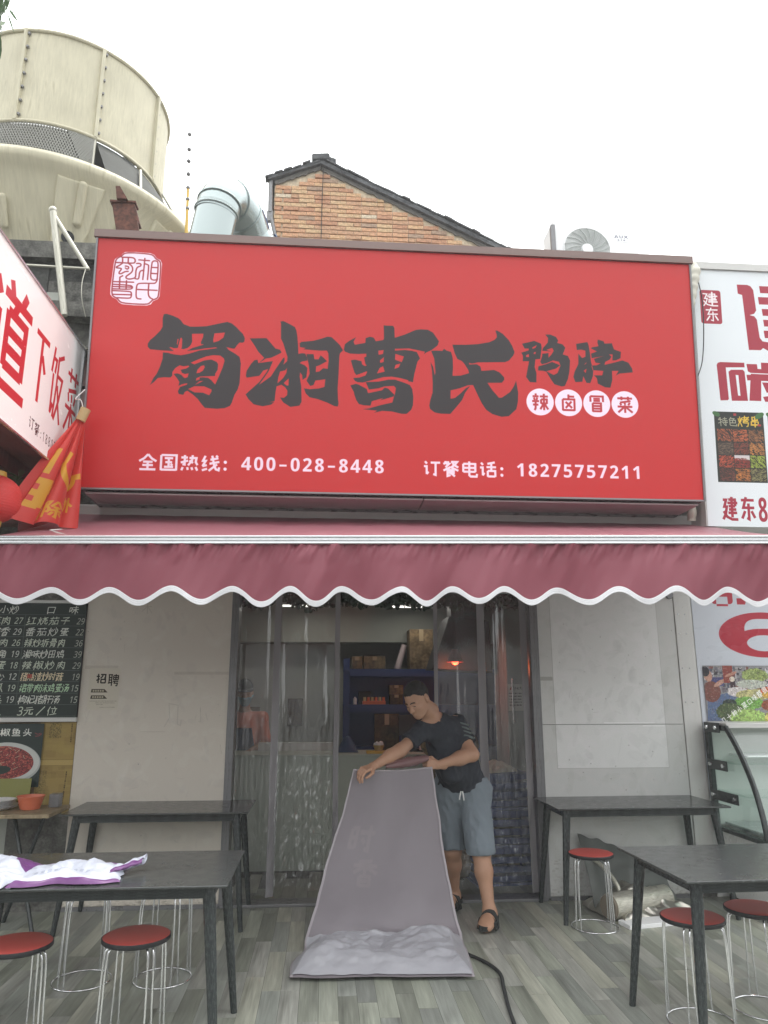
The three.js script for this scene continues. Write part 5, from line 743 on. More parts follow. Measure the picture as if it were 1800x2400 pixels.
// ---------------------------------------------------------------- stools
const seatRed = std({ color: lin(0.55, 0.09, 0.075), roughness: 0.45 });
function makeStool(label, p, ry, group) {
  const t = thing('round_stool', label, 'stool', p, ry, group), H = 0.47;
  const prof = [[0, H], [0.1, H], [0.138, H - 0.002], [0.148, H - 0.007]].map((q) => new THREE.Vector2(...q));
  mesh('seat_cushion', new THREE.LatheGeometry(prof.reverse(), 48), seatRed, t);
  mesh('seat_rim', new THREE.LatheGeometry([[0.0, H - 0.028], [0.145, H - 0.028], [0.152, H - 0.022], [0.152, H - 0.008], [0.148, H - 0.006]].map((q) => new THREE.Vector2(...q)), 48), M.black, t);
  const legs = [];
  for (let i = 0; i < 4; i++) { // each leg a bent loop of two thin rods
    const a = (i / 4) * 2 * Math.PI + 0.4, pts = [];
    for (const s of [-1, 1]) { const b0 = a + s * 0.1, b1 = a + s * 0.13; const l = [V(0.155 * Math.sin(b1), 0.006, 0.155 * Math.cos(b1)), V(0.15 * Math.sin(b0), 0.2, 0.15 * Math.cos(b0)), V(0.138 * Math.sin(b0), H - 0.05, 0.138 * Math.cos(b0)), V(0.128 * Math.sin(b0), H - 0.033, 0.128 * Math.cos(b0)), V(0.1 * Math.sin(b0), H - 0.03, 0.1 * Math.cos(b0))]; pts.push(tube(l, 0.0045, 20, 7)); }
    mesh('leg', pts, M.chrome, t);
  }
  mesh('foot_ring', new THREE.TorusGeometry(0.155, 0.0045, 7, 64).rotateX(Math.PI / 2).translate(0, 0.0055, 0), M.chrome, t);
  return t;
}
const st = makeStool('red round stool under the table beside the doorway on the right', [1.84, 0, 0.66], 0.1, 'red round stools');
copyOf(st, 'red round stool at the lower right, behind the front leg of the nearest table', [1.83, 0, 2.12], 0.5);
copyOf(st, 'red round stool at the lower right edge, right of the other near stool', [2.225, 0, 2.0], 1.0);
copyOf(st, 'red round stool in full view under the near left table, below the white bags', [-0.83, 0, 2.2], 0.3);
copyOf(st, 'red round stool at the bottom left edge under the near left table', [-1.33, 0, 2.27], 0.9);
copyOf(st, 'stool showing only its seat edge behind the near left table, nearer the doorway', [-0.86, 0, 1.36], 0.2);
copyOf(st, 'stool showing only its seat edge behind the near left table, nearer the bags', [-1.29, 0, 1.36], 0.7);
// ---------------------------------------------------------------- white bags on the left table
const creases = Array.from({ length: 9 }, () => [rr(0, 3.14), rr(1.2, 3.4), rr(0, 1)]);
function creased(u, v, ph, n = 9) { // sum of straight folds at random angles: flat facets with sharp creases
  let s = 0; u += 0.05 * nz(u * 3, v * 3, ph); v += 0.05 * nz(u * 3, v * 3, ph + 9);
  for (let i = 0; i < n; i++) { const [a, f, o] = creases[(i + Math.floor(ph * 3)) % 9], t = (u * Math.cos(a + ph) + v * Math.sin(a + ph)) * f * (1 + i * 0.22) + o + ph; s += Math.abs((t - Math.floor(t)) - 0.5) * 2 / (1 + i * 0.45); } return s / 3.4;
}
function crumple(cx, cz, w, d, h, ry, ph, y0 = 0.7405) {
  const c = Math.cos(ry), s = Math.sin(ry);
  return slab((u, v) => {
    const a = (u - 0.5), b = (v - 0.5), r = Math.max(Math.abs(a), Math.abs(b)) * 2;
    const x = a * w * (1 + 0.16 * nz(v * 4, ph)), z = b * d * (1 + 0.3 * nz(u * 4, ph + 5));
    const hump = 0.35 + 0.6 * nz(u * 2.2 + ph, v * 2, ph), rim = Math.pow(Math.max(0, 1 - r * r), 0.5);
    const y = y0 + 0.003 + h * (Math.max(0.05, hump) * rim * 0.7 + (0.18 + 0.5 * rim) * creased(u, v, ph) * (0.4 + 0.6 * rim));
    return V(cx + x * c + z * s, y, cz - x * s + z * c);
  }, 90, 64, 0.001, (u, v) => [u, v]);
}
{
  const bagMap = (ph) => canvasTex(256, 256, (c) => { c.fillStyle = '#c6cad6'; c.fillRect(0, 0, 256, 256); c.fillStyle = '#6d3f76'; if (ph) { c.fillRect(0, 205, 256, 51); c.beginPath(); c.moveTo(180, 150); c.lineTo(256, 120); c.lineTo(256, 210); c.lineTo(150, 210); c.fill(); } else { c.fillRect(0, 214, 256, 42); c.fillRect(0, 0, 256, 14); } c.fillStyle = '#a9aebd'; for (let i = 0; i < 9; i++) c.fillRect(40 + i * 16, 70, 9, 26); });
  const bm = (ph) => new THREE.MeshPhysicalMaterial({ map: bagMap(ph), roughness: 0.38, side: THREE.DoubleSide });
  lone('plastic_bag', crumple(-1.1, 2.33, 0.44, 0.34, 0.075, 0.1, 3.3), bm(0), 'larger crumpled white bag with a purple edge on the near left table', 'bag');
  lone('plastic_bag', crumple(-1.44, 2.3, 0.34, 0.36, 0.085, -0.3, 7.7), bm(1), 'crumpled white and purple bag at the left edge of the near left table', 'bag');
  lone('plastic_bag', [slab((u, v) => { const a = 0.035 + 0.02 * u; return V(-0.95 + 0.14 * u, 0.752 + 0.02 * u + a * (0.5 + 0.5 * Math.sin(v * 6.28)) * (0.6 + 0.4 * nz(u * 5, v * 6)), 2.38 - 0.14 * u + a * Math.cos(v * 6.28)); }, 20, 24, 0.001)], bm(0), 'small twisted end of white plastic bag sticking out right of the larger bag', 'bag');
}
// ---------------------------------------------------------------- left wall: menu board, posters, notice
{
  const t = thing('menu_board', 'green chalkboard menu with handwritten dishes and prices on the left wall', 'menu board');
  const X1 = -1.866, W = 1.02, Y1 = 2.205, Y0 = 1.345, k = 1.9;
  const map = canvasTex(Math.round(W * 1000 * k), Math.round((Y1 - Y0) * 1000 * k), (c, w, h) => {
    c.fillStyle = '#1f2c28'; c.fillRect(0, 0, w, h); for (let i = 0; i < 90; i++) { c.fillStyle = ['rgba(30,60,50,.18)', 'rgba(50,55,60,.15)', 'rgba(90,100,95,.05)'][i % 3]; c.save(); c.translate(rr(0, w), rr(0, h)); c.rotate(rr(-0.3, 0.3)); c.fillRect(-120, -14, rr(80, 300), rr(10, 40)); c.restore(); }
    c.scale(k, k); const R = W * 1000; // lay out from the right edge, one row is 87 mm
    const rows = [['小炒', '', '口 味', ''], ['盖炒豆花肉', '27', '红烧茄子', '29'], ['一碗香', '29', '番茄炒蛋', '22'], ['炒五花肉', '26', '辣炒拆骨肉', '36'], ['肉沫豆角', '19', '湘味炒田鸡', '39'], ['土鸡蛋', '18', '辣椒炒肉', '29'], ['炒菜心', '12', '猪油渣炒时蔬', '19'], ['丝瓜', '19', '裙带肉沫鸡蛋汤', '15'], ['土豆丝', '19', '枸杞猪肝汤', '15'], ['米粥、', '', '3元/位', '']];
    rows.forEach(([a, pa, b, pb], i) => {
      const y = 12 + i * 84.5; c.strokeStyle = 'rgba(190,200,190,.5)'; c.lineWidth = 2; c.beginPath(); c.moveTo(0, y + 79); c.lineTo(R - 8, y + 77 + rr(-2, 2)); c.stroke();
      if (i && i < 9) { c.beginPath(); c.moveTo(R - 452, y - 4); c.lineTo(R - 454, y + 76); c.stroke(); }
      const colr = i === 6 ? '#d98a78' : ['#dfe3da', '#d8dcc8', '#e3e0c4'][i % 3];
      const o = { cap: 'round', join: 'round', wob: 4, slant: 0.16, rise: 0.06, font: '' };
      c.strokeStyle = c.fillStyle = ['#d9ddd4', '#cfd8c6'][i % 2];
      const wa = 70; putText(c, a, R - 475 - (pa ? 80 : 30) - a.length * wa * 1.04, y + 8, wa, 64, 5.5, 0.04, o); if (pa) putText(c, pa, R - 535, y + 16, 52, 48, 5, 0.02, o);
      if (i === 7 || i === 6) c.strokeStyle = colr === '#d98a78' ? '#e0d2b0' : '#b9d8b4';
      const wb = b.length > 5 ? 51 : b.length > 4 ? 60 : 72; putText(c, b, R - (i ? 440 : 300), y + 8, wb, 64, 5.5, b.length > 4 ? 0.03 : 0.18, o); c.strokeStyle = c.fillStyle = '#b8bdb0'; if (pb) putText(c, pb, R - 66, y + 18, 50, 48, 4.5, 0.02, o);
      if (i === 6) { c.fillStyle = 'rgba(190,60,50,.75)'; c.fillRect(R - 392, y + 22, 36, 30); }
    });
  });
  mesh('board', [quad(V(X1 - W, Y0, 0.034), V(X1, Y0, 0.034), V(X1, Y1, 0.034), V(X1 - W, Y1, 0.034))], std({ map, roughness: 0.6 }), t);
  mesh('backing', bb(X1 - W, X1, Y0, Y1, 0.013, 0.031), M.black, t);
  mesh('frame_rail', bb(X1 - W, X1 + 0.004, Y0 - 0.032, Y0, 0.012, 0.045, 0.004), M.whiteMetal, t); mesh('frame_rail', bb(X1 - W, X1 + 0.004, Y1, Y1 + 0.024, 0.012, 0.045, 0.004), M.whiteMetal, t);
}
{
  const b = thing('board_wall', 'left end wall covered with yellow-brown flattened packing cartons', 'wall');
  mesh('wall', tri(bb(-4.4, -1.866, 0, 2.96, -0.018, -0.002)), M.concrete, b);
  const print = canvasTex(512, 1024, (c, w, h) => {
    c.fillStyle = '#a08a54'; c.fillRect(0, 0, w, h); for (let i = 0; i < 60; i++) { c.fillStyle = i % 2 ? 'rgba(170,150,90,.25)' : 'rgba(120,100,60,.2)'; c.fillRect(rr(0, w), rr(0, h), rr(40, 220), rr(20, 120)); }
    c.fillStyle = '#b39c63'; c.fillRect(0, 430, w, 60); c.fillStyle = 'rgba(70,60,38,.5)'; c.fillRect(0, 426, w, 4); c.fillRect(0, 492, w, 3);
    for (let i = 0; i < 500; i++) { c.fillStyle = 'rgba(70,66,44,.35)'; c.fillRect(rr(130, 300), rr(0, 175), rr(3, 12), rr(3, 10)); c.fillRect(rr(0, 150), rr(540, 960), rr(3, 12), rr(3, 10)); }
    c.strokeStyle = '#3c3222'; '天地'.length; const s = '豆香米油一十口田中小'; for (let i = 0; i < 9; i++) putChar(c, s[i % s.length], 440, 20 + i * 24, 22, 20, 3); for (let i = 0; i < 17; i++) putChar(c, s[(i * 3) % s.length], 420 - i * 1.5, 560 + i * 24, 24, 21, 4); for (let i = 0; i < 4; i++) putChar(c, s[i], 395, 900 + i * 24, 22, 20, 3);
  });
  mesh('carton_sheet', [quad(V(-2.13, 0.66, 0.004), V(-1.868, 0.66, 0.004), V(-1.868, 1.31, 0.004), V(-2.13, 1.31, 0.004))], std({ map: print, roughness: 0.9 }), b);
  mesh('carton_sheet', [bb(-3.0, -2.1, 0.72, 1.31, -0.001, 0.003)].map((g) => tri(g)), M.cardboard, b);
}
{
  const map = canvasTex(640, 800, (c, w, h) => {
    c.fillStyle = '#20302c'; c.fillRect(0, 0, w, h);
    c.strokeStyle = '#e9ece4'; '剁椒鱼头'.split('').forEach((ch, i) => i && putChar(c, ch, 92 + i * 112, 58, 96, 104, 10));
    c.strokeStyle = '#8e3a40'; c.lineWidth = 9; c.lineCap = 'round'; c.beginPath(); c.moveTo(555, 120); c.quadraticCurveTo(590, 150, 606, 122); c.stroke(); c.beginPath(); c.moveTo(560, 160); c.quadraticCurveTo(600, 165, 620, 130); c.stroke();
    c.fillStyle = '#aeb2ae'; c.beginPath(); c.ellipse(300, 500, 340, 262, 0.06, 0, 7); c.fill(); c.fillStyle = '#c6c9c4'; c.beginPath(); c.ellipse(300, 486, 325, 246, 0.06, 0, 7); c.fill();
    c.save(); c.beginPath(); c.ellipse(280, 490, 290, 205, 0.08, 0, 7); c.clip(); c.fillStyle = '#7a3230'; c.fillRect(0, 0, w, h);
    for (let i = 0; i < 2600; i++) { c.save(); c.translate(rr(-20, 600), rr(270, 700)); c.rotate(rr(0, 3.14)); c.fillStyle = ['#9a3a38', '#b2504a', '#6a2826', '#c46a58', '#843034', '#4c2422'][i % 6]; c.fillRect(0, 0, rr(8, 34), rr(4, 11)); c.restore(); }
    c.fillStyle = '#26342e'; c.beginPath(); c.ellipse(220, 590, 130, 56, -0.15, 0, 7); c.fill(); for (let i = 0; i < 26; i++) { c.strokeStyle = '#c9b79a'; c.lineWidth = 5; c.beginPath(); const x = rr(20, 480), y = rr(300, 560); c.moveTo(x, y); c.lineTo(x + rr(-50, 50), y + rr(-40, 40)); c.stroke(); } c.restore();
  });
  const t = lone('food_poster', [quad(V(-2.56, 0.848, 0.02), V(-2.098, 0.848, 0.02), V(-2.098, 1.3, 0.02), V(-2.56, 1.3, 0.02)), bb(-2.56, -2.098, 0.848, 1.3, 0.012, 0.018)].slice(0, 1), std({ map, roughness: 0.5 }), 'dark green poster of a chilli fish head on a white plate, below the chalkboard', 'poster');
  const n = canvasTex(340, 460, (c, w, h) => {
    c.fillStyle = '#cfc9ba'; c.fillRect(0, 0, w, h); c.strokeStyle = c.fillStyle = '#1c1812'; putChar(c, '招', 74, 60, 112, 112, 15); putChar(c, '聘', 204, 62, 122, 140, 13);
    c.fillStyle = '#4a4436'; for (const y of [232, 302]) { c.beginPath(); c.moveTo(34, y); c.lineTo(176, y); c.lineTo(214, y + 38); c.lineTo(28, y + 38); c.fill(); c.fillStyle = '#b9b29e'; for (let i = 0; i < 5; i++) c.fillRect(48 + i * 26, y + 9, 18, 20); c.fillStyle = '#4a4436'; }
    c.fillStyle = '#8a8270'; for (const [x, y, l] of [[24, 362, 290], [90, 382, 210], [100, 400, 70], [140, 430, 160]]) for (let i = 0; i < l; i += 12) c.fillRect(x + i, y, rr(4, 10), 6);
  });
  lone('job_notice', [quad(V(-1.8, 1.4, 0.0145), V(-1.57, 1.4, 0.0145), V(-1.57, 1.71, 0.0145), V(-1.8, 1.71, 0.0145))], std({ map: n, roughness: 0.85 }), 'small white help-wanted paper with two black characters on the left wall panel', 'notice');
}
// ---------------------------------------------------------------- wooden folding table with bowls at far left
{
  const t = thing('folding_table', 'wooden folding table with plates at the left edge below the fish poster', 'table');
  mesh('tabletop', tri(bb(-3.2, -1.815, 0.715, 0.74, 0.14, 0.575, 0.003)), M.wood, t);
  for (const x of [-2.02, -2.9]) for (const s of [-1, 1]) mesh('leg', cyl(V(x + s * 0.14, 0, 0.36 + s * 0.12), V(x - s * 0.14, 0.71, 0.36 - s * 0.1), 0.014, 0.014, 10), M.blackMetal, t);
  mesh('stretcher', [cyl(V(-3.0, 0.36, 0.3), V(-1.95, 0.36, 0.3), 0.01, 0.01, 8)], M.blackMetal, t); mesh('rim_bar', [bb(-3.1, -1.86, 0.69, 0.714, 0.18, 0.2)], M.blackMetal, t);
  lone('serving_bowl', new THREE.LatheGeometry([[0.0, 0], [0.062, 0], [0.066, 0.004], [0.088, 0.085], [0.094, 0.088], [0.09, 0.084], [0.06, 0.008], [0, 0.008]].map((q) => new THREE.Vector2(...q)), 40).translate(-2.03, 0.7405, 0.33), M.orange, 'orange plastic bowl on the wooden folding table', 'bowl');
  const plate = (r) => new THREE.LatheGeometry([[0, 0], [r * 0.55, 0], [r, 0.02], [r, 0.023], [r * 0.55, 0.005], [0, 0.005]].map((q) => new THREE.Vector2(...q)), 40);
  for (let i = 0; i < 5; i++) lone('white_plate', plate(0.13 - 0.003 * i).translate(-2.25 + rr(-0.008, 0.008), 0.7405 + i * 0.011, 0.34 + rr(-0.006, 0.006)), M.plastic, ['bottom', 'second', 'middle', 'fourth', 'top'][i] + ' white plate of the low stack left of the orange bowl', 'plate', 'white plates stacked on the wooden table');
  lone('food_tin', [bb(-1.925, -1.855, 0.7405, 0.83, 0.2, 0.28, 0.006)], M.aluGrey, 'small grey-green box right of the orange bowl on the wooden table', 'box');
  lone('paper_card', [bx(0.24, 0.15, 0.003, -2.25, 0.84, 0.08, -0.12)].map((g) => tri(g)), std({ color: lin(0.3, 0.3, 0.1), roughness: 0.8, map: rep(grimeMap, 3) }), 'yellow-green paper leaning on the wall behind the white plates', 'paper');
}
// ---------------------------------------------------------------- glass display case at right
{
  const t = thing('display_case', 'curved glass food display case with a black side frame at the right edge', 'display case');
  const X0 = 3.06, X1 = 4.6;
  const curve = [[0.345, 1.272], [0.42, 1.2], [0.5, 1.11], [0.58, 1.0], [0.65, 0.88], [0.7, 0.76], [0.74, 0.62], [0.755, 0.52]];
  const pts = curve.map(([z, y]) => V(0, y, z));
  for (const x of [X0, X1]) { // side frames: curved tube, back post, sill, plates with bolts
    const f = mesh('side_frame', [tube(pts.map((p) => V(x, p.y, p.z)), 0.02, 40, 10), bb(x - 0.018, x + 0.018, 0.5, 1.28, 0.05, 0.1, 0.004), bar(V(x, 1.262, 0.06), V(x, 1.262, 0.36), 0.036, 0.04), bb(x - 0.018, x + 0.018, 0.5, 0.53, 0.08, 0.76, 0.004)], M.blackMetal, t);
    for (const [y, z0, z1] of [[0.985, 0.07, 0.36], [0.76, 0.07, 0.47], [1.262, 0.07, 0.3]]) { mesh('hinge_plate', [rb(0.01, 0.075, z1 - z0, x - 0.024, y, (z0 + z1) / 2, 0.004)], M.blackMetal, f); for (const z of [z0 + 0.05, z1 - 0.05]) mesh('bolt', cyl(V(x - 0.029, y, z), V(x - 0.04, y, z), 0.017, 0.015, 12), M.chrome, f); }
  }
  mesh('side_glass', extrudeShape([[-0.1, 0.53], ...curve.slice().reverse().map(([z, y]) => [-z + 0.02, y - 0.01]), [-0.1, 1.25]], 0.005).rotateY(Math.PI / 2).translate(X0, 0, 0), M.pane, t);
  mesh('front_glass', sheet((u, v) => { const c = new THREE.CatmullRomCurve3(pts).getPointAt(v * 0.99); return V(X0 + 0.025 + (X1 - X0 - 0.05) * u, c.y, c.z - 0.004); }, 2, 24), M.pane, t);
  mesh('top_shelf', [bb(X0, X1, 1.262, 1.3, 0.04, 0.36, 0.006)], M.whiteMetal, t); mesh('shelf', [bb(X0 + 0.03, X1 - 0.03, 1.0, 1.012, 0.08, 0.4)], M.pane, t); mesh('shelf', [bb(X0 + 0.03, X1 - 0.03, 0.78, 0.79, 0.08, 0.52)], M.pane, t);
  mesh('back_panel', tri(bb(X0 + 0.03, X1 - 0.03, 0.53, 1.26, 0.05, 0.065)), M.whiteMetal, t);
  mesh('tray', [bb(X0 + 0.05, X1 - 0.05, 0.535, 0.56, 0.1, 0.72, 0.006)], M.alu, t);
  mesh('base_cabinet', tri(bb(X0 + 0.01, X1, 0.05, 0.5, 0.06, 0.72, 0.01)), M.panelR, t); mesh('kick_plate', bb(X0 + 0.03, X1, 0, 0.05, 0.1, 0.66), M.black, t); mesh('front_trim', bb(X0, X1, 0.48, 0.5, 0.72, 0.76, 0.004), M.blackMetal, t);
  lone('paper_sheet', [bb(3.2, 4.2, 1.05, 1.062, 0.1, 0.36, 0.004)], M.plastic, 'white tray standing on the upper shelf inside the display case', 'tray');
}
// ---------------------------------------------------------------- bundle under the right table, cable
{
  lone('foil_bag', crumple(2.28, 0.3, 0.62, 0.46, 0.2, 0.35, 12.5, 0), std({ color: lin(0.45, 0.43, 0.38), metalness: 0.8, roughness: 0.28 }), 'crumpled silver foil insulating bag on the floor under the right wall table', 'bag');
  const roll = thing('foam_roll', 'grey-brown roll lying on the floor beside the silver bag', 'roll');
  mesh('roll_body', cyl(V(2.0, 0.085, 0.52), V(2.5, 0.085, 0.3), 0.085, 0.082, 32), M.pipe, roll); mesh('roll_end', cyl(V(1.985, 0.085, 0.527), V(2.001, 0.085, 0.5196), 0.075, 0.083, 32), std({ color: lin(0.2, 0.17, 0.13), roughness: 0.9 }), roll);
  lone('white_board', bb(-0.27, 0.27, 0.0, 0.028, -0.07, 0.07, 0.004).rotateY(0.2).translate(2.3, 0.0005, 0.62), M.plastic, 'flat white plastic board on the floor in front of the grey roll', 'board');
  lone('tarpaulin', [slab((u, v) => V(1.95 + 0.62 * u, 0.04 + 0.44 * (1 - v) * (1 - 0.45 * u) + 0.03 * nz(u * 6, v * 6), 0.06 + 0.3 * v + 0.03 * Math.sin(u * 11 + v * 3)), 30, 20, 0.004)], std({ color: lin(0.13, 0.14, 0.13), roughness: 0.55 }), 'dark grey folded tarpaulin leaning on the wall under the right wall table', 'tarpaulin');
  lone('leaning_pipe', tube([V(1.96, 0.35, 0.1), V(2.05, 0.3, 0.22), V(2.13, 0.18, 0.34), V(2.15, 0.02, 0.4)], 0.016, 20, 8), M.pipe, 'bent light grey pipe standing in front of the dark tarpaulin', 'pipe');
  lone('power_cable', tube([V(0.72, 0.012, 0.9), V(0.86, 0.012, 1.1), V(0.97, 0.012, 1.3), V(1.005, 0.012, 1.46), V(0.98, 0.012, 1.65), V(0.945, 0.012, 1.9), V(0.915, 0.012, 2.2), V(0.85, 0.012, 2.7), V(0.6, 0.012, 3.1)], 0.01, 90, 8), M.rubber, 'dark cable winding over the floor from under the grey cloth', 'cable');
}
// ---------------------------------------------------------------- inside the shop
{
  const t = thing('service_counter', 'pale green service counter inside the doorway behind the man', 'counter');
  mesh('front_panel', tri(bb(-2.0, 1.45, 0, 0.955, -1.12, -1.1)), M.counter, t); mesh('worktop', tri(bb(-2.02, 1.47, 0.955, 0.975, -1.6, -1.085, 0.004)), M.counter, t); mesh('side_panel', tri(bb(1.43, 1.45, 0, 0.955, -1.6, -1.12)), M.counter, t);
}
{
  const t = thing('storage_rack', 'blue metal storage rack with boxes at the back of the shop', 'rack');
  for (const x of [0.205, 1.95]) for (const z of [-1.98, -2.26]) mesh('upright', bb(x, x + 0.06, 0, 1.87, z - 0.03, z, 0.002), M.shelfBlue, t);
  for (const y of [1.74, 1.375, 0.95, 0.45]) mesh('shelf_board', [bb(0.2, 2.0, y, y + 0.022, -2.28, -1.97), bb(0.265, 1.95, y - 0.055, y, -1.985, -1.97), bb(0.265, 1.95, y - 0.055, y, -2.28, -2.265)], M.shelfBlue, t);
  mesh('brace_panel', bb(0.26, 1.95, 0.5, 1.72, -2.29, -2.285), M.shelfBlue, t);
  const carton = (label, x0, x1, y0, h, z0, z1, m = M.cardboard) => { const o = thing('carton', label, 'box', [(x0 + x1) / 2, y0, (z0 + z1) / 2]); const w = x1 - x0, d = z1 - z0; mesh('box_body', tri(rb(w, h, d, 0, h / 2, 0, 0.004)), m, o); mesh('tape', bx(0.045, h * 0.3, 0.0015, 0, h * 0.85, d / 2 + 0.0006), std({ color: lin(0.4, 0.3, 0.18), roughness: 0.4 }), o); return o; };
  carton('large brown carton on top of the blue rack, right end', 0.905, 1.16, 1.7625, 0.42, -2.27, -2.0); carton('small tan carton on top of the blue rack, at its left corner', 0.29, 0.4, 1.7625, 0.13, -2.2, -2.02); carton('low wide carton with a dark lid on top of the blue rack', 0.415, 0.645, 1.7625, 0.13, -2.22, -2.0);
  carton('upper small carton with red print on the middle rack shelf', 0.69, 0.835, 1.5, 0.095, -2.15, -2.0); carton('lower small carton under the printed one on the middle rack shelf', 0.695, 0.83, 1.3975, 0.1, -2.15, -2.0, M.cardboardDark); carton('flat brown board standing on the counter below the rack', 0.5, 0.74, 0.9755, 0.34, -1.58, -1.52, M.cardboardDark);
  lone('black_tray', bb(0.42, 0.64, 1.8935, 1.91, -2.21, -2.01, 0.003), M.black, 'flat black tray lying on the low wide carton', 'tray');
  const eg = thing('bottle_crate', 'orange tray of dark round-topped jars on the middle rack shelf', 'tray', [0.525, 1.3975, -2.05]); mesh('tray', [bb(-0.12, 0.12, 0, 0.035, -0.08, 0.08, 0.004)], M.orange, eg); for (let i = 0; i < 6; i++) mesh('jar', cyl(V(-0.1 + i * 0.04, 0.036, 0.05), V(-0.1 + i * 0.04, 0.075, 0.05), 0.016, 0.014, 12), i % 2 ? M.orange : M.bamboo, eg);
  lone('spray_can', [cyl(V(0.325, 1.398, -2.05), V(0.325, 1.46, -2.05), 0.02, 0.02, 14), cyl(V(0.325, 1.46, -2.05), V(0.325, 1.475, -2.05), 0.012, 0.01, 10)], M.plastic, 'small white can at the left of the middle rack shelf', 'can');
  lone('spice_tin', bb(0.37, 0.5, 1.3975, 1.53, -2.24, -2.14, 0.005), M.black, 'dark tin standing behind the orange tray on the rack', 'tin');
  lone('rolled_film', cyl(V(0.78, 1.7625, -2.1), V(0.86, 2.02, -2.12), 0.035, 0.03, 16), std({ color: lin(0.55, 0.45, 0.45), roughness: 0.3 }), 'pale roll of wrapping film leaning on the large carton', 'roll');
}
{
  const p = thing('cash_register', 'black point-of-sale screen on the counter behind the man', 'cash register', [0.845, 0.9755, -1.4]);
  mesh('screen', rb(0.24, 0.19, 0.03, 0, 0.24, 0, 0.006, -0.15), M.black, p); mesh('stand', [bar(V(0, 0.02, -0.04), V(0, 0.18, -0.01), 0.06, 0.03), bb(-0.09, 0.09, 0, 0.022, -0.1, 0.06, 0.004)], M.black, p); mesh('receipt_printer', [rb(0.12, 0.11, 0.14, 0.14, 0.055, 0.06, 0.01)], M.black, p); mesh('receipt', slab((u, v) => V(0.06 + 0.08 * u, 0.12 - 0.1 * v, 0.135 + 0.02 * v), 3, 6, 0.001), M.paper, p);
  const g = thing('yellow_tray', 'yellow tray on the counter in the open doorway', 'tray', [0.52, 0.9755, -1.16]); mesh('tray', [bb(-0.12, 0.12, 0, 0.022, -0.08, 0.06, 0.006)], M.yellow, g);
  const bk = thing('bulb_basket', 'small basket of pale garlic bulbs standing on the yellow tray', 'basket', [0.515, 0.998, -1.18]); mesh('basket', new THREE.LatheGeometry([[0.03, 0], [0.05, 0.05], [0.053, 0.05], [0.034, 0]].map((q) => new THREE.Vector2(...q)), 24), M.bamboo, bk); for (let i = 0; i < 7; i++) mesh('bulb', place(new THREE.SphereGeometry(0.017, 10, 8), Math.sin(i * 2.4) * 0.032, 0.055 + (i % 2) * 0.012, Math.cos(i * 2.4) * 0.03), M.plastic, bk);
  lone('plastic_bag', crumple(0.7, -1.2, 0.16, 0.14, 0.07, 0.4, 5.1, 0.9755), std({ color: lin(0.55, 0.6, 0.55), roughness: 0.3 }), 'thin clear bag of greens on the counter right of the yellow tray', 'bag');
  lone('dish_cover', [slab((u, v) => V(0.13 + 0.2 * u, 0.98 + 0.14 * Math.sin(u * 3.14) * Math.sin(v * 3.14), -1.5 + 0.26 * v), 12, 12, 0.003)], M.navy, 'dark blue folded cloth on the counter at the foot of the rack', 'cloth');
  const sp = thing('spatula', 'black spatula hanging on the back wall left of the clear curtain strip', 'spatula'); mesh('handle', cyl(V(-0.52, 1.55, -2.72), V(-0.525, 1.38, -2.72), 0.006, 0.006, 8), M.black, sp); mesh('blade', bb(-0.555, -0.5, 1.29, 1.38, -2.725, -2.718, 0.002), M.black, sp);
  lone('cutting_board', bb(-0.41, -0.24, 1.15, 1.45, -2.735, -2.715, 0.006), M.cardboardDark, 'brown board hanging on the back wall behind the wrinkled curtain', 'board');
  lone('wall_picture', [bb(-0.86, -0.72, 1.2, 1.36, -2.735, -2.725), bb(-0.87, -0.74, 1.42, 1.6, -2.735, -2.725)].slice(0, 1), M.cardboard, 'faded brown sheet on the back wall beside the masked person', 'sheet');
  lone('wall_shelf', bb(-0.62, 0.1, 0.9755, 1.05, -1.58, -1.5), M.whiteMetal, 'long white tray standing along the back of the counter at left', 'tray');
}
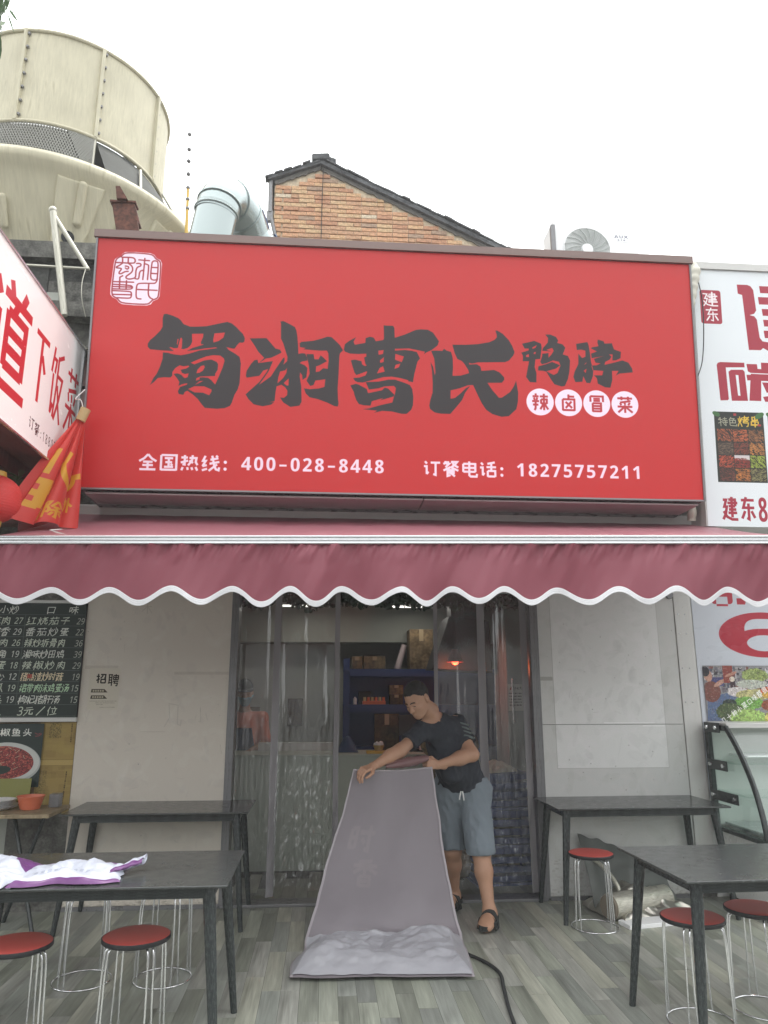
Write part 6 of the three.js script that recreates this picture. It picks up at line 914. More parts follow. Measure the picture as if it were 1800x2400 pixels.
{ // right side of the room: hood, fridge, crates
  const h = thing('extractor_hood', 'dark extractor hood hanging inside behind the right curtain', 'hood'); mesh('hood_body', [extrudeShape([[1.05, 1.75], [1.62, 1.72], [1.6, 2.2], [1.22, 2.24]], 0.5, 0.01).translate(0, 0, -1.75)], M.black, h); mesh('hood_duct', bb(1.25, 1.55, 2.2, 2.6, -1.6, -1.35), M.black, h);
  const f = thing('fridge', 'grey-green tall fridge inside the doorway at right', 'fridge', [1.8, 0, -1.2]); mesh('fridge_body', rb(0.42, 2.3, 0.5, 0.1, 1.15, 0, 0.015), std({ color: lin(0.34, 0.38, 0.36), roughness: 0.4, map: rep(grimeMap, 1) }), f); mesh('handle', cyl(V(-0.06, 1.25, 0.27), V(-0.06, 1.65, 0.27), 0.01, 0.01, 8), M.alu, f);
  const nt = canvasTex(128, 200, (c) => { c.fillStyle = '#c8cac2'; c.fillRect(0, 0, 128, 200); c.fillStyle = '#9a3a34'; c.beginPath(); c.moveTo(14, 44); c.lineTo(30, 16); c.lineTo(46, 44); c.fill(); c.strokeStyle = c.fillStyle = '#3a3a3a'; '小心火'.split('').forEach((ch, i) => putChar(c, ch, 54 + i * 23, 18, 20, 24, 3)); for (let j = 0; j < 5; j++) for (let i = 0; i < 9; i++) c.fillRect(12 + i * 12, 66 + j * 22, rr(4, 9), 9); });
  lone('warning_notice', quad(V(1.7, 1.36, -0.946), V(1.84, 1.36, -0.946), V(1.84, 1.6, -0.946), V(1.7, 1.6, -0.946)), std({ map: nt, roughness: 0.8 }), 'white warning paper stuck on the grey fridge door', 'notice');
  const c0 = thing('plastic_crate', 'lowest blue plastic crate behind the right curtain', 'crate', [1.5, 0, -0.62], 0.1, 'blue crates stacked inside at right');
  mesh('crate_shell', [bb(-0.26, 0.26, 0, 0.02, -0.18, 0.18), ...[0.03, 0.1, 0.17, 0.24].flatMap((y) => [bb(-0.26, 0.26, y, y + 0.045, 0.165, 0.18), bb(-0.26, 0.26, y, y + 0.045, -0.18, -0.165), bb(-0.26, -0.245, y, y + 0.045, -0.18, 0.18), bb(0.245, 0.26, y, y + 0.045, -0.18, 0.18)]), ...[-0.25, 0.235].flatMap((x) => [bb(x, x + 0.015, 0, 0.28, 0.16, 0.175), bb(x, x + 0.015, 0, 0.28, -0.175, -0.16)])], M.shelfBlue, c0);
  copyOf(c0, 'middle blue plastic crate of the stack behind the right curtain', [1.5, 0.287, -0.62], 0.05); copyOf(c0, 'topmost blue plastic crate of the stack behind the right curtain', [1.49, 0.574, -0.63], 0.14);
  lone('plastic_bag', crumple(1.47, -0.6, 0.3, 0.26, 0.12, 0.5, 21, 0.862), std({ color: lin(0.5, 0.5, 0.42), roughness: 0.4 }), 'crumpled beige bag lying on the topmost blue crate', 'bag');
  const ap = thing('stacked_goods', 'dark brown sacks piled behind the man and the right curtain', 'sacks', [1.1, 0, -0.75]); for (let i = 0; i < 5; i++) mesh('sack', place(new THREE.SphereGeometry(0.26, 24, 16).scale(1, 0.55, 0.7), rr(-0.04, 0.04), 0.14 + i * 0.235, rr(-0.03, 0.03)), i % 2 ? M.cardboardDark : M.cardboard, ap);
  const lamp = (name, label, x, y, z, w, d, I) => { const o = thing(name, label, 'lamp', [x, y, z]); mesh('housing', bb(-w / 2 - 0.02, w / 2 + 0.02, 0, 0.04, -d / 2 - 0.02, d / 2 + 0.02, 0.004), M.whiteMetal, o); mesh('diffuser', bb(-w / 2, w / 2, -0.008, 0, -d / 2, d / 2), std({ color: lin(0.8, 0.8, 0.8), emissive: lin(1, 0.97, 0.9), emissiveIntensity: 1.6 }), o); const l = new THREE.RectAreaLight(new THREE.Color(1, 0.96, 0.88), I, w, d); l.position.set(0, -0.012, 0); l.rotation.set(-Math.PI / 2, 0, 0); o.add(l); };
  lamp('ceiling_lamp', 'flat lit ceiling lamp seen through the open doorway gap', 0.95, 2.4, -1.75, 0.5, 0.12, 8); lamp('ceiling_lamp', 'flat lit ceiling lamp behind the wrinkled left curtain', -0.2, 2.4, -1.75, 0.5, 0.12, 8);
  const red = thing('heat_lamp', 'glowing orange-red heat lamp behind the right curtain', 'lamp', [1.22, 1.78, -1.0]); mesh('lamp_shade', cyl(V(0, 0.02, 0), V(0, 0.14, 0), 0.08, 0.03, 20, true), M.darkRed, red); mesh('bulb', place(new THREE.SphereGeometry(0.035, 16, 12), 0, 0.03, 0), std({ color: lin(0.8, 0.1, 0.05), emissive: lin(1, 0.12, 0.05), emissiveIntensity: 4 }), red); const pl = new THREE.PointLight(new THREE.Color(1, 0.2, 0.08), 0.25); pl.position.set(0, -0.03, 0); pl.castShadow = true; red.add(pl); mesh('cord', cyl(V(0, 0.14, 0), V(0, 0.82, 0), 0.004, 0.004, 6), M.black, red);
}
{ // leafy garland along the head of the doorway
  const t = thing('ivy_garland', 'dark leafy garland hanging along the head of the doorway', 'garland');
  mesh('stem', tube([V(-0.7, 2.38, -0.22), V(-0.2, 2.3, -0.2), V(0.4, 2.36, -0.22), V(1.0, 2.3, -0.2), V(1.65, 2.36, -0.22)], 0.01, 30, 6), M.leafDark, t);
  const lg = new THREE.CircleGeometry(0.03, 6), L = [], d = new THREE.Object3D();
  for (let i = 0; i < 2400; i++) { const f = rnd(), x = -0.7 + f * 2.36, dp = Math.pow(rnd(), 1.6) * (0.2 + 0.08 * nz(x * 4, 3)); d.position.set(x, 2.42 - dp, -0.2 + rr(-0.06, 0.06)); d.rotation.set(rr(-1.4, 1.4), rr(-1.4, 1.4), rr(0, 6)); d.scale.set(rr(0.5, 1), rr(0.5, 1.2), 1); d.updateMatrix(); L.push(lg.clone().applyMatrix4(d.matrix)); }
  mesh('foliage', L, M.leafDark, t).userData.kind = 'stuff';
}
// the far side of the street, behind the viewer: what the shiny sign and the floor mirror
{
  const b = thing('street_building', 'plain grey terrace of shops on the far side of the street, outside the view', 'building');
  mesh('wall', tri(bb(-40, 40, 0, 5, 30, 34)), std({ color: lin(0.3, 0.29, 0.27), roughness: 0.9, map: rep(concreteMap, 0.3) }), b);
  for (let i = 0; i < 14; i++) mesh('window', bb(-27 + i * 4, -25 + i * 4, 3.2, 4.4, 29.95, 30), M.aluGrey, b);
  mesh('shutter', bb(-39, 39, 0.1, 2.6, 29.94, 30), M.aluGrey, b);
}
// ---------------------------------------------------------------- people: one smooth surface from tapered capsules on a grid
function capDist(p, c) { // c: [ax ay az bx by bz ra rb]
  const bx_ = c[3] - c[0], by_ = c[4] - c[1], bz_ = c[5] - c[2], px = p[0] - c[0], py = p[1] - c[1], pz = p[2] - c[2];
  const t = Math.max(0, Math.min(1, (px * bx_ + py * by_ + pz * bz_) / (bx_ * bx_ + by_ * by_ + bz_ * bz_ + 1e-9)));
  const dx = px - bx_ * t, dy = py - by_ * t, dz = pz - bz_ * t; return Math.sqrt(dx * dx + dy * dy + dz * dz) - (c[6] + (c[7] - c[6]) * t);
}
const smin = (a, b, k) => { const h = Math.max(k - Math.abs(a - b), 0) / k; return Math.min(a, b) - h * h * k * 0.25; };
const cap = (a, b, ra, rb2 = ra) => [...a, ...b, ra, rb2];
const blend = (caps, k) => (p) => { let d = 9; for (const c of caps) d = smin(d, capDist(p, c), k); return d; };
function sdfMesh(lo, hi, cell, fn) {
  const N = Math.ceil(Math.max(hi[0] - lo[0], hi[1] - lo[1], hi[2] - lo[2]) / cell) + 4;
  const mc = new MarchingCubes(N, new THREE.MeshStandardMaterial(), false, false, 400000); mc.isolation = 0;
  const c = [0, 1, 2].map((i) => (lo[i] + hi[i]) / 2), half = N / 2, p = [0, 0, 0];
  const span = N * cell / 2;
  for (let z = 0; z < N; z++) { p[2] = c[2] + ((z - half) / half) * span; for (let y = 0; y < N; y++) { p[1] = c[1] + ((y - half) / half) * span; for (let x = 0; x < N; x++) {
    p[0] = c[0] + ((x - half) / half) * span;
    mc.field[z * N * N + y * N + x] = p[0] < lo[0] - cell || p[0] > hi[0] + cell || p[1] < lo[1] - cell || p[1] > hi[1] + cell || p[2] < lo[2] - cell || p[2] > hi[2] + cell ? -1 : -fn(p);
  } } }
  mc.update();
  const n = mc.count ?? mc.geometry.drawRange.count, pos = new Float32Array(n * 3);
  for (let i = 0; i < n; i++) for (let k = 0; k < 3; k++) pos[i * 3 + k] = mc.positionArray[i * 3 + k] * span + c[k];
  let g = new THREE.BufferGeometry(); g.setAttribute('position', new THREE.BufferAttribute(pos, 3)); g = mergeVertices(g, cell * 0.02); g.computeVertexNormals(); return tri(g);
}
const mixv = (a, b, t) => a.map((x, i) => x + (b[i] - x) * t);
// hand: five separate chains. frame: o wrist, f forward, s towards thumb side, n out of the back of the hand; curl per finger joint
function handCaps(o, f, s, n, curl, spread = 1, k = 1) {
  const P = (a, b, c) => [0, 1, 2].map((i) => o[i] + k * (f[i] * a + s[i] * b + n[i] * c)), out = [];
  for (const [b0, b1] of [[0.028, 0.03], [0.01, 0.012], [-0.009, -0.008], [-0.026, -0.028]]) out.push(cap(P(0, b0 * 0.55, 0), P(0.082, b1, 0.002), 0.014 * k, 0.0115 * k));
  const L = [[0.034, 0.024, 0.019], [0.039, 0.028, 0.021], [0.036, 0.026, 0.02], [0.028, 0.02, 0.017]], base = [0.03, 0.011, -0.009, -0.028];
  L.forEach((l, i) => { let a = 0.088 - (i === 3 ? 0.008 : 0), c = 0.002, ang = 0; const r = [0.0095, 0.0088, 0.0078, 0.0066]; let q = P(a, base[i], c); l.forEach((len, j) => { ang += curl[j] * (1 + 0.08 * i); a += Math.cos(ang) * len; c -= Math.sin(ang) * len; const t = P(a, base[i] + spread * 0.006 * (1.5 - i) * (j + 1) * 0.4, c); out.push(cap(q, t, r[j] * k, r[j + 1] * k)); q = t; }); });
  const t0 = P(0.02, 0.024, -0.004), t1 = P(0.05, 0.05, -0.016), t2 = P(0.078, 0.05, -0.028), t3 = P(0.1, 0.044, -0.034);
  out.push(cap(t0, t1, 0.014 * k, 0.0115 * k), cap(t1, t2, 0.011 * k, 0.0095 * k), cap(t2, t3, 0.0092 * k, 0.0075 * k)); return out;
}
const nrm3 = (v) => { const l = Math.hypot(...v); return v.map((x) => x / l); }, cross = (a, b) => [a[1] * b[2] - a[2] * b[1], a[2] * b[0] - a[0] * b[2], a[0] * b[1] - a[1] * b[0]], dot3 = (a, b) => a[0] * b[0] + a[1] * b[1] + a[2] * b[2];
// head in its own frame (x to its left, y up, z the way it faces); scaled 1 = 0.235 m tall
function headField(p0) {
  const ell = (x, y, z, a, b, c) => { const k = Math.hypot(x / a, y / b, z / c); return (k - 1) * Math.min(a, b, c); };
  const x = p0[0], y = p0[1], z = p0[2], ax = Math.abs(x);
  let d = ell(x, y - 0.03, z + 0.012, 0.076, 0.09, 0.096);
  d = smin(d, ell(x, y + 0.045, z - 0.026, 0.06, 0.074, 0.066), 0.04);            // jaw and face
  d = smin(d, ell(x, y + 0.1, z - 0.056, 0.026, 0.02, 0.024), 0.025);             // chin
  d = smin(d, ell(ax - 0.034, y + 0.03, z - 0.06, 0.024, 0.018, 0.02), 0.02);     // cheekbones
  d = smin(d, capDist([ax, y, z], [0.005, 0.014, 0.083, 0.046, 0.012, 0.07, 0.009, 0.007]), 0.012); // brow
  d = smin(d, capDist([x, y, z], [0, 0.004, 0.083, 0, -0.036, 0.104, 0.008, 0.0125]), 0.014);        // nose
  d = smin(d, ell(ax - 0.012, y + 0.038, z - 0.094, 0.009, 0.008, 0.01), 0.006);
  d = Math.max(d, -(ell(ax - 0.031, y + 0.004, z - 0.089, 0.017, 0.01, 0.011)));   // eye sockets
  d = smin(d, ell(ax - 0.031, y + 0.005, z - 0.073, 0.0135, 0.0115, 0.0125), 0.004); // lids and eyeballs
  d = smin(d, capDist([ax, y, z], [0, -0.064, 0.09, 0.019, -0.067, 0.081, 0.0055, 0.003]), 0.007);
  d = smin(d, capDist([ax, y, z], [0, -0.073, 0.089, 0.017, -0.07, 0.081, 0.0062, 0.003]), 0.006);
  d = Math.max(d, -capDist([ax, y, z], [0, -0.0688, 0.098, 0.02, -0.0685, 0.088, 0.002, 0.0015]));
  const e = ell(ax - 0.078, y + 0.008, z + 0.016, 0.011, 0.033, 0.02); d = smin(d, Math.max(e, -ell(ax - 0.089, y + 0.006, z + 0.01, 0.007, 0.02, 0.011)), 0.008); return d;
}
function hairField(p, cut) { // short hair: a shell over the skull above the hairline
  const ell = (x, y, z, a, b, c) => { const k = Math.hypot(x / a, y / b, z / c); return (k - 1) * Math.min(a, b, c); };
  const x = p[0], y = p[1], z = p[2]; let d = ell(x, y - 0.034, z + 0.014, 0.079, 0.0935, 0.099) + 0.0035 * nz(x * 90, y * 90, z * 90) + 0.002 * nz(x * 220, y * 220, z * 220);
  const side = Math.max(0, Math.abs(x) - 0.05) / 0.03, line = 0.056 - 0.045 * Math.min(1, Math.max(0, (0.055 - z) / 0.06)) - 0.06 * Math.min(1, Math.max(0, (-0.02 - z) / 0.05)) + 0.012 * (1 - side) + 0.007 * nz(x * 110, y * 60, z * 110);
  return Math.max(d, cut ? line - y : line - y);
}
function headFrame(center, face, up) {
  const f = nrm3(face), u0 = nrm3(up), s = nrm3(cross(u0, f)), u = cross(f, s);
  return new THREE.Matrix4().makeBasis(V(...s), V(...u), V(...f)).setPosition(...center);
}
{
  const man = thing('person', 'man in dark shirt and grey-blue shorts bending to spread a grey cloth in the doorway', 'person');
  const m = (n, g, mat, par = man) => mesh(n, g, mat, par);
  const J = { hipL: [1.1, 0.83, 0.33], hipR: [0.935, 0.82, 0.25], waist: [1.03, 0.92, 0.31], belly: [0.985, 1.0, 0.37], chest: [0.9, 1.16, 0.45], up: [0.835, 1.27, 0.53], shL: [0.975, 1.305, 0.46], elL: [1.045, 1.105, 0.615], wrL: [0.79, 1.045, 0.685], shR: [0.695, 1.265, 0.585], elR: [0.52, 1.14, 0.735], wrR: [0.335, 1.058, 0.855], neck0: [0.815, 1.315, 0.53], neck1: [0.725, 1.41, 0.6], knL: [1.112, 0.44, 0.5], anL: [1.14, 0.085, 0.6], knR: [0.945, 0.42, 0.3], anR: [0.975, 0.085, 0.14] };
  const caps = [
    cap(J.hipL, J.hipR, 0.115, 0.115), cap(J.waist, J.belly, 0.125, 0.13), cap(J.belly, J.chest, 0.13, 0.132), cap(J.chest, J.up, 0.13, 0.1), cap(J.shL, J.shR, 0.062, 0.062), cap(J.up, J.neck0, 0.075, 0.06), cap(J.neck0, J.neck1, 0.056, 0.054),
    cap(J.shL, J.elL, 0.05, 0.041), cap(J.elL, mixv(J.elL, J.wrL, 0.35), 0.041, 0.042), cap(mixv(J.elL, J.wrL, 0.35), J.wrL, 0.042, 0.027), cap(J.shR, J.elR, 0.05, 0.04), cap(J.elR, mixv(J.elR, J.wrR, 0.35), 0.04, 0.041), cap(mixv(J.elR, J.wrR, 0.35), J.wrR, 0.041, 0.026),
    cap(J.hipL, J.knL, 0.088, 0.056), cap(J.knL, mixv(J.knL, J.anL, 0.3), 0.054, 0.056), cap(mixv(J.knL, J.anL, 0.3), J.anL, 0.056, 0.036), cap(J.hipR, J.knR, 0.088, 0.056), cap(J.knR, mixv(J.knR, J.anR, 0.3), 0.054, 0.055), cap(mixv(J.knR, J.anR, 0.3), J.anR, 0.055, 0.036),
  ];
  const foot = (an, dir, sgn) => { const s = [dir[2], 0, -dir[0]], P = (a, b, c) => [an[0] + dir[0] * a + s[0] * b * sgn, c, an[2] + dir[2] * a + s[2] * b * sgn], out = [cap(an, P(-0.045, 0, 0.06), 0.036, 0.032), cap(an, P(0.09, 0.004, 0.058), 0.034, 0.026), cap(P(0.05, 0.016, 0.055), P(0.125, 0.022, 0.05), 0.03, 0.022), cap(P(0.05, -0.014, 0.052), P(0.11, -0.022, 0.046), 0.026, 0.02)]; [[0.168, 0.03, 0.013], [0.165, 0.012, 0.01], [0.156, -0.004, 0.0095], [0.145, -0.018, 0.009], [0.132, -0.031, 0.0085]].forEach(([l, b, r]) => out.push(cap(P(l - 0.06, b * 0.8, 0.05), P(l, b, 0.04), r * 1.2, r))); return out; };
  const dirL = nrm3([-0.42, 0, 0.9]), dirR = nrm3([-0.5, 0, 0.86]);
  caps.push(...foot(J.anL, dirL, 1), ...foot(J.anR, dirR, 1));
  const body = blend(caps, 0.045);
  const fR = nrm3([J.wrR[0] - J.elR[0], -0.06, J.wrR[2] - J.elR[2]]), nR = nrm3([0.05, 1, 0.25]), sR = nrm3(cross(nR, fR)), nR2 = cross(fR, sR);
  const fL = nrm3([-0.93, 0.12, 0.36]), nL = nrm3([0.1, 0.45, 0.9]), sL0 = nrm3(cross(fL, nL)), nL2 = nrm3(cross(sL0, fL)).map((v) => v);
  const thR = sR.map((v) => -v * Math.sign(sR[0] * 0 + dot3(sR, [0.6, 0, 0.8])) * -1);
  const hR = blend(handCaps(J.wrR, fR, thR, nR2, [0.5, 0.55, 0.4], 1, 0.98), 0.006), hL = blend(handCaps(J.wrL, fL, nrm3([0.1, 0.9, -0.2]), nrm3([0.2, 0.25, 0.95]), [0.9, 1.0, 0.7], 0.6, 0.95), 0.006);
  const geoBody = sdfMesh([0.25, 0.0, -0.05], [1.28, 1.5, 0.95], 0.0115, body);
  const box = (q, r) => [q.map((v) => v - r), q.map((v) => v + r)];
  const fin = (h, w, f) => { const c = w.map((v, i) => v + f[i] * 0.07); return sdfMesh(...box(c, 0.135), 0.0032, (p) => smin(h(p), capDist(p, cap(w.map((v, i) => v - f[i] * 0.05), w, 0.028, 0.025)), 0.018)); };
  const HM = headFrame([0.655, 1.482, 0.645], [-0.6, -0.52, 0.62], [-0.46, 0.82, 0.3]);
  const geoHead = sdfMesh([-0.11, -0.16, -0.14], [0.11, 0.15, 0.14], 0.0034, (p) => smin(headField(p), capDist(p, [0, -0.14, -0.08, 0, -0.05, -0.02, 0.058, 0.055]), 0.03)).applyMatrix4(HM);
  m('body', [geoBody, fin(hR, J.wrR, fR), fin(hL, J.wrL, fL), geoHead], M.skin);
  m('hair', sdfMesh([-0.11, -0.06, -0.14], [0.11, 0.16, 0.14], 0.004, (p) => hairField(p)).applyMatrix4(HM), M.hair);
  for (const s of [-1, 1]) { m('eyebrow', tube([V(s * 0.012, 0.017, 0.094), V(s * 0.028, 0.022, 0.09), V(s * 0.046, 0.016, 0.078)], 0.0038, 10, 6).applyMatrix4(HM), M.hair); m('eye', place(new THREE.SphereGeometry(0.006, 10, 8).scale(1.9, 0.5, 0.7), s * 0.031, -0.008, 0.0832).applyMatrix4(HM), M.black); }
  // shirt: looser than the torso, with folds; open at neck, sleeves and hem
  const torso = blend([cap(J.hipL, J.hipR, 0.12, 0.12), cap(J.waist, J.belly, 0.14, 0.142), cap(J.belly, J.chest, 0.143, 0.145), cap(J.chest, J.up, 0.143, 0.108), cap(J.shL, J.shR, 0.07, 0.07), cap(J.up, J.neck0, 0.08, 0.07), cap([0.9, 0.98, 0.52], [0.86, 1.08, 0.55], 0.07, 0.06)], 0.06);
  const slL = mixv(J.shL, J.elL, 0.62), slR = mixv(J.shR, J.elR, 0.62);
  const armL = (p) => capDist(p, cap(J.shL, mixv(J.shL, J.elL, 0.9), 0.064, 0.066)), armR = (p) => capDist(p, cap(J.shR, mixv(J.shR, J.elR, 0.9), 0.064, 0.064));
  const plane = (p, q, n) => dot3([p[0] - q[0], p[1] - q[1], p[2] - q[2]], n);
  const dL = nrm3([J.elL[0] - J.shL[0], J.elL[1] - J.shL[1], J.elL[2] - J.shL[2]]), dR = nrm3([J.elR[0] - J.shR[0], J.elR[1] - J.shR[1], J.elR[2] - J.shR[2]]), nk = nrm3([J.neck1[0] - J.neck0[0], J.neck1[1] - J.neck0[1], J.neck1[2] - J.neck0[2]]), nkq = mixv(J.neck0, J.neck1, 0.12);
  const nkCut = cap(mixv(J.neck0, J.neck1, -0.05), mixv(J.neck0, J.neck1, 1.2), 0.068, 0.085);
  const fold = (p) => 0.009 * nz(p[0] * 9 + p[1] * 5, p[1] * 7, p[2] * 9) + 0.009 * Math.abs(nz(p[0] * 15 + p[1] * 12, p[1] * 9 - p[0] * 10, p[2] * 15)) + 0.004 * nz(p[0] * 30, p[1] * 18 + p[0] * 16, p[2] * 28) - 0.003;
  const hem = (p) => 0.845 - 0.06 * (1.0 - p[0]) - 0.14 * Math.max(0, p[2] - 0.3) - p[1];
  const shirt = (p) => { let d = torso(p); d = smin(d, Math.max(armL(p), plane(p, slL, dL)), 0.03); d = smin(d, Math.max(armR(p), plane(p, slR, dR)), 0.03); d += fold(p); d = Math.max(d, hem(p)); return Math.max(d, -capDist(p, nkCut)); };
  const shirtTex = std({ color: lin(0.022, 0.026, 0.036), roughness: 0.85, bumpMap: rep(weaveBump, 8), bumpScale: 0.0005 });
  m('shirt', sdfMesh([0.4, 0.68, 0.1], [1.22, 1.42, 0.85], 0.0085, shirt), shirtTex);
  // pale chevrons on his left sleeve
  const band = []; for (let i = 0; i < 4; i++) { const q = mixv(J.shL, J.elL, 0.12 + i * 0.14), side = nrm3([0.62, 0.34, 0.7]), ax = dL, cr = nrm3(cross(ax, side)); for (const s of [-1, 1]) { const pt = (t) => { const a = s * t * 0.9, w = [0, 1, 2].map((k) => side[k] * Math.cos(a) + cr[k] * Math.sin(a)); return V(...[0, 1, 2].map((k) => q[k] + w[k] * 0.0655 - ax[k] * (0.02 * t - 0.004))); }; const c = tube([pt(0), pt(0.35), pt(0.7), pt(1)], 0.0095, 14, 6); band.push(c); } }
  m('sleeve_chevron', band, std({ color: lin(0.13, 0.16, 0.155), roughness: 0.85 })).userData.kind = 'stuff';
  // shorts
  const sh = blend([cap(J.hipL, J.hipR, 0.135, 0.135), cap([1.03, 0.9, 0.3], [1.0, 0.8, 0.28], 0.135, 0.12), cap(J.hipL, mixv(J.hipL, J.knL, 0.95), 0.112, 0.1), cap(J.hipR, mixv(J.hipR, J.knR, 0.95), 0.112, 0.1)], 0.03);
  const shorts = (p) => { let d = sh(p) + 0.01 * nz(p[0] * 12, p[1] * 4, p[2] * 12) + 0.012 * Math.abs(nz(p[0] * 17 + p[1] * 6, p[1] * 7, p[2] * 17)) + 0.004 * nz(p[0] * 34, p[1] * 16, p[2] * 34) - 0.003; return Math.max(d, 0.435 + 0.0 * p[0] - p[1] + 0.01 * nz(p[0] * 8, 1, p[2] * 8), p[1] - 0.925); };
  m('shorts', sdfMesh([0.74, 0.4, 0.05], [1.3, 0.96, 0.72], 0.0085, shorts), std({ color: lin(0.21, 0.25, 0.29), roughness: 0.9, bumpMap: rep(weaveBump, 8), bumpScale: 0.0006, map: rep(grimeMap, 1.5) }));
  m('drawstring', [tube([V(0.985, 0.845, 0.475), V(0.975, 0.815, 0.482), V(0.972, 0.79, 0.478)], 0.005, 8, 6), tube([V(0.995, 0.845, 0.475), V(1.0, 0.815, 0.482), V(1.004, 0.785, 0.476)], 0.005, 8, 6)], M.paper);
  for (const [an, d] of [[J.anL, dirL], [J.anR, dirR]]) { // open slides
    const s = [d[2], 0, -d[0]], P = (a, b, y) => V(an[0] + d[0] * a + s[0] * b, y, an[2] + d[2] * a + s[2] * b);
    const sole = slab((u, v) => { const a = -0.095 + 0.295 * u, w = (0.052 + 0.012 * Math.sin(u * 3.1)) * Math.pow(Math.sin(Math.min(1, 0.06 + u * 0.94) * Math.PI), 0.35); return P(a, (v - 0.5) * 2 * w, 0.03 + 0.006 * Math.sin(u * 5)); }, 24, 8, 0.028);
    const o = m('sandal', sole, M.rubber);
    for (const a0 of [0.03, 0.085]) mesh('strap', slab((u, v) => { const t = (u - 0.5) * Math.PI * 1.05; return P(a0 + 0.04 * v, Math.sin(t) * 0.066 + 0.004, 0.02 + Math.cos(t) * (0.108 - (a0 - 0.03) * 0.55 - 0.016 * v)); }, 18, 4, 0.007), M.rubber, o);
  }
}
// masked person behind the left curtain
{
  const w = thing('person', 'person in dark cap, blue mask and orange top, behind the left clear curtain', 'person', [-0.8, 0, -1.85]);
  const sk = blend([cap([-0.14, 0.82, 0], [0.14, 0.82, 0], 0.13), cap([0, 0.9, 0], [0, 1.18, 0], 0.14, 0.14), cap([-0.16, 1.27, 0], [0.16, 1.27, 0], 0.06), cap([0, 1.25, 0], [0, 1.42, 0.02], 0.06, 0.052), cap([-0.17, 1.26, 0], [-0.21, 1.03, 0.06], 0.05, 0.042), cap([-0.21, 1.03, 0.06], [-0.1, 0.97, 0.27], 0.04, 0.028), cap([0.17, 1.26, 0], [0.22, 1.03, 0.06], 0.05, 0.042), cap([0.22, 1.03, 0.06], [0.1, 0.97, 0.27], 0.04, 0.028), cap([-0.09, 0.8, 0], [-0.09, 0.06, 0], 0.085, 0.045), cap([0.09, 0.8, 0], [0.09, 0.06, 0], 0.085, 0.045)], 0.05);
  const HM = headFrame([0, 1.52, 0.04], [0.15, -0.28, 1], [0, 1, 0.25]);
  const fl = (sx) => handCaps([sx * 0.1, 0.97, 0.27], nrm3([-sx * 0.3, -0.1, 0.9]), [-sx * 0.95, 0, -0.3], [0, 1, 0.1], [0.4, 0.5, 0.4]);
  const g = [sdfMesh([-0.32, 0, -0.18], [0.32, 1.5, 0.35], 0.014, sk), sdfMesh([-0.11, -0.15, -0.14], [0.11, 0.15, 0.14], 0.005, headField).applyMatrix4(HM)];
  for (const sx of [-1, 1]) { const f = blend(fl(sx), 0.006); g.push(sdfMesh([sx * 0.1 - 0.12, 0.86, 0.22], [sx * 0.1 + 0.12, 1.06, 0.48], 0.005, f)); }
  mesh('body', g, M.skin, w);
  const top = blend([cap([0, 0.9, 0], [0, 1.18, 0], 0.155, 0.155), cap([-0.16, 1.27, 0], [0.16, 1.27, 0], 0.072), cap([-0.17, 1.26, 0], [-0.205, 1.07, 0.05], 0.066, 0.066), cap([0.17, 1.26, 0], [0.215, 1.07, 0.05], 0.066, 0.066)], 0.05);
  mesh('shirt', sdfMesh([-0.32, 0.74, -0.2], [0.32, 1.4, 0.22], 0.013, (p) => Math.max(top(p) + 0.006 * nz(p[0] * 14, p[1] * 10, p[2] * 14), 0.8 - p[1], p[1] - 1.335)), M.orange, w);
  mesh('apron', slab((u, v) => { const x = (u - 0.5) * 0.34 * (0.55 + 0.6 * v); return V(x, 1.18 - 0.56 * v, 0.175 - x * x * 1.1 + 0.008 * nz(u * 8, v * 4)); }, 16, 16, 0.004), M.navy, w);
  mesh('trousers', sdfMesh([-0.25, 0.0, -0.18], [0.25, 0.92, 0.2], 0.014, (p) => Math.max(blend([cap([-0.1, 0.84, 0], [0.1, 0.84, 0], 0.14), cap([-0.095, 0.8, 0], [-0.09, 0.08, 0], 0.1, 0.065), cap([0.095, 0.8, 0], [0.09, 0.08, 0], 0.1, 0.065)], 0.04)(p), p[1] - 0.9)), M.black, w);
  mesh('cap', [sdfMesh([-0.12, 0, -0.14], [0.12, 0.17, 0.2], 0.005, (p) => Math.min(Math.max((Math.hypot(p[0] / 0.088, (p[1] - 0.03) / 0.108, (p[2] + 0.012) / 0.108) - 1) * 0.088, 0.045 - p[1]), Math.max((Math.hypot(p[0] / 0.08, (p[2] - 0.08) / 0.09) - 1) * 0.08, Math.abs(p[1] - 0.052 + 0.9 * p[0] * p[0]) - 0.005))).applyMatrix4(HM)], M.black, w);
  mesh('face_mask', sdfMesh([-0.1, -0.13, 0.0], [0.1, 0.0, 0.14], 0.004, (p) => Math.max(headField(p) - 0.006, -(headField(p) - 0.002), p[1] + 0.022, -p[1] - 0.12)).applyMatrix4(HM), std({ color: lin(0.22, 0.36, 0.42), roughness: 0.9 }), w);
}
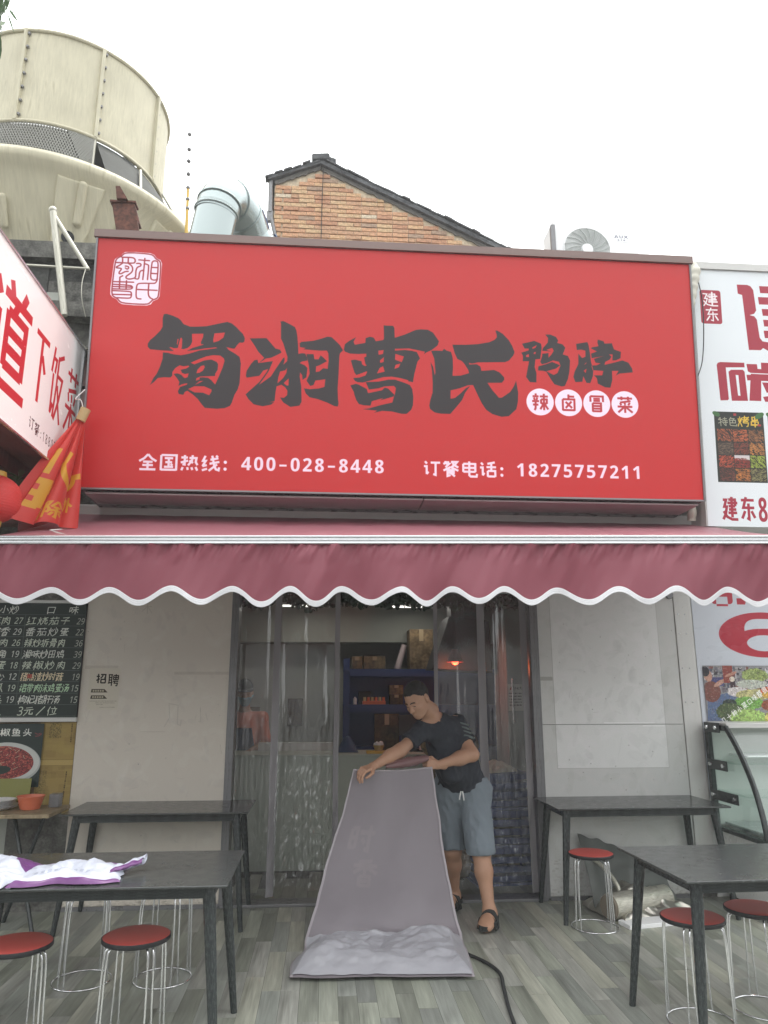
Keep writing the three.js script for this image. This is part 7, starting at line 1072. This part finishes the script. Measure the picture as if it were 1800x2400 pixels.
// ---------------------------------------------------------------- the grey cloth he spreads
{
  const t = thing('grey_cloth', 'large grey cloth held up by the man and spilling onto the floor', 'cloth');
  const Lp = [V(0.2, 1.034, 0.885), V(0.124, 0.741, 0.87), V(0.019, 0.426, 0.9), V(-0.053, 0.17, 0.93), V(-0.1, 0.02, 0.98), V(-0.135, 0.014, 1.2), V(-0.16, 0.014, 1.46)];
  const Rp = [V(0.745, 1.03, 0.725), V(0.787, 0.712, 0.735), V(0.833, 0.376, 0.77), V(0.88, 0.115, 0.83), V(0.9, 0.02, 0.92), V(0.88, 0.014, 1.2), V(0.85, 0.014, 1.53)];
  const cl = new THREE.CatmullRomCurve3(Lp), cr = new THREE.CatmullRomCurve3(Rp);
  const f = (u, v) => {
    const a = cl.getPoint(v), b = cr.getPoint(v), p = a.clone().lerp(b, u), hang = 1 - THREE.MathUtils.smoothstep(v, 0.5, 0.72), fl = 1 - hang, mid = Math.sin(u * Math.PI);
    p.z += hang * (0.035 * mid * v * 2 + 0.012 * nz(u * 5, v * 3, 2) + 0.018 * Math.sin(u * 9 + 2) * v) ;
    p.y += -0.012 * mid * Math.max(0, 1 - v * 8);
    const edge = Math.min(1, Math.min(u, 1 - u, 1 - v) * 9 + 0.1), rid = Math.max(0, 0.1 + 0.4 * nz(u * 2.6, v * 5, 5) + 0.6 * creased(u, v * 1.6, 2.3) + 0.2 * creased(u * 2.6, v * 4.4, 5.1));
    p.y += fl * (0.004 + 0.1 * rid * edge); p.z += fl * 0.04 * nz(u * 3, v * 3, 9); p.x += fl * 0.03 * nz(u * 3, v * 5, 1);
    const soft = Math.min(1, v * 6); // hanging part: long pulls from the two hands, slack at the sides
    p.z += hang * soft * (0.016 * Math.sin((u - 0.15) * 9 - v * 5) * (1 - u) + 0.014 * Math.sin((u - 0.9) * 12 + v * 6) * u + 0.014 * (creased(u * 0.8, v * 0.9, 7.7) - 0.4)); p.x += hang * (0.012 * nz(v * 6, 3 + u, 4) + 0.006 * nz(v * 15, u, 2)) * soft; return p;
  };
  const cm = new THREE.MeshPhysicalMaterial({ color: lin(0.27, 0.255, 0.27), roughness: 0.45, bumpMap: rep(weaveBump, 6), bumpScale: 0.0006, side: THREE.DoubleSide, map: canvasTex(512, 1024, (c, w, h) => { c.fillStyle = '#e4dee2'; c.fillRect(0, 0, w, h); c.strokeStyle = '#efe8e9'; putChar(c, '时', 70, 190, 120, 90, 15); putChar(c, '香', 110, 300, 110, 90, 13); }) });
  mesh('sheet', slab(f, 130, 220, 0.0015, (u, v) => [u, 1 - v]), cm, t);
  mesh('crumpled_lit_layer', slab((u, v) => { // added paler layer over the cloth foot, light and sheen put into its colour, with its own ragged upper edge
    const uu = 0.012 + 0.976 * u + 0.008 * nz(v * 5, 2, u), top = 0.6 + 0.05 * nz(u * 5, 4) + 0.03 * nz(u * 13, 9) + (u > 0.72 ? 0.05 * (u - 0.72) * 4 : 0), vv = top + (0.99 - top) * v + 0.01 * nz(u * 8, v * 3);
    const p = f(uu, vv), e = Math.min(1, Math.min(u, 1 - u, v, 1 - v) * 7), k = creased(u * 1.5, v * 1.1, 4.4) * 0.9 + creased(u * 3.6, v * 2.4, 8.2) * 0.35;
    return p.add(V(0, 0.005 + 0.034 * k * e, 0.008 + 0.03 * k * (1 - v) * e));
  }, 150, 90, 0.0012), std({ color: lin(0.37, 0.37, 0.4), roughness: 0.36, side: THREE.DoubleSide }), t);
  mesh('hem', [slab((u, v) => f(0.001 + 0.018 * u, v).add(V(0, 0.003, 0.004)), 2, 120, 0.003), slab((u, v) => f(0.982 + 0.018 * u, v).add(V(0, 0.003, 0.004)), 2, 120, 0.003), tube(Array.from({ length: 18 }, (_, i) => f(i / 17, 0).add(V(0, 0.002, 0))), 0.006, 60, 6)], std({ color: lin(0.36, 0.33, 0.35), roughness: 0.7 }), t);
  // gathered end in his left hand
  mesh('gathered_end', [slab((u, v) => { const p = V(0.42, 1.05, 0.83).lerp(V(0.72, 1.075, 0.735), u); const r = 0.012 + 0.02 * Math.sin(u * 3.0); return p.add(V(0, r * Math.cos(v * 6.28) * (1 + 0.4 * nz(u * 6, v * 7)) + 0.02 * u, r * 1.5 * Math.sin(v * 6.28))); }, 30, 24, 0.001)], std({ color: lin(0.17, 0.09, 0.09), roughness: 0.45 }), t);
}
scene.fog = new THREE.FogExp2(new THREE.Color(1, 1, 1), 0.0042);
renderer.render(scene, camera);
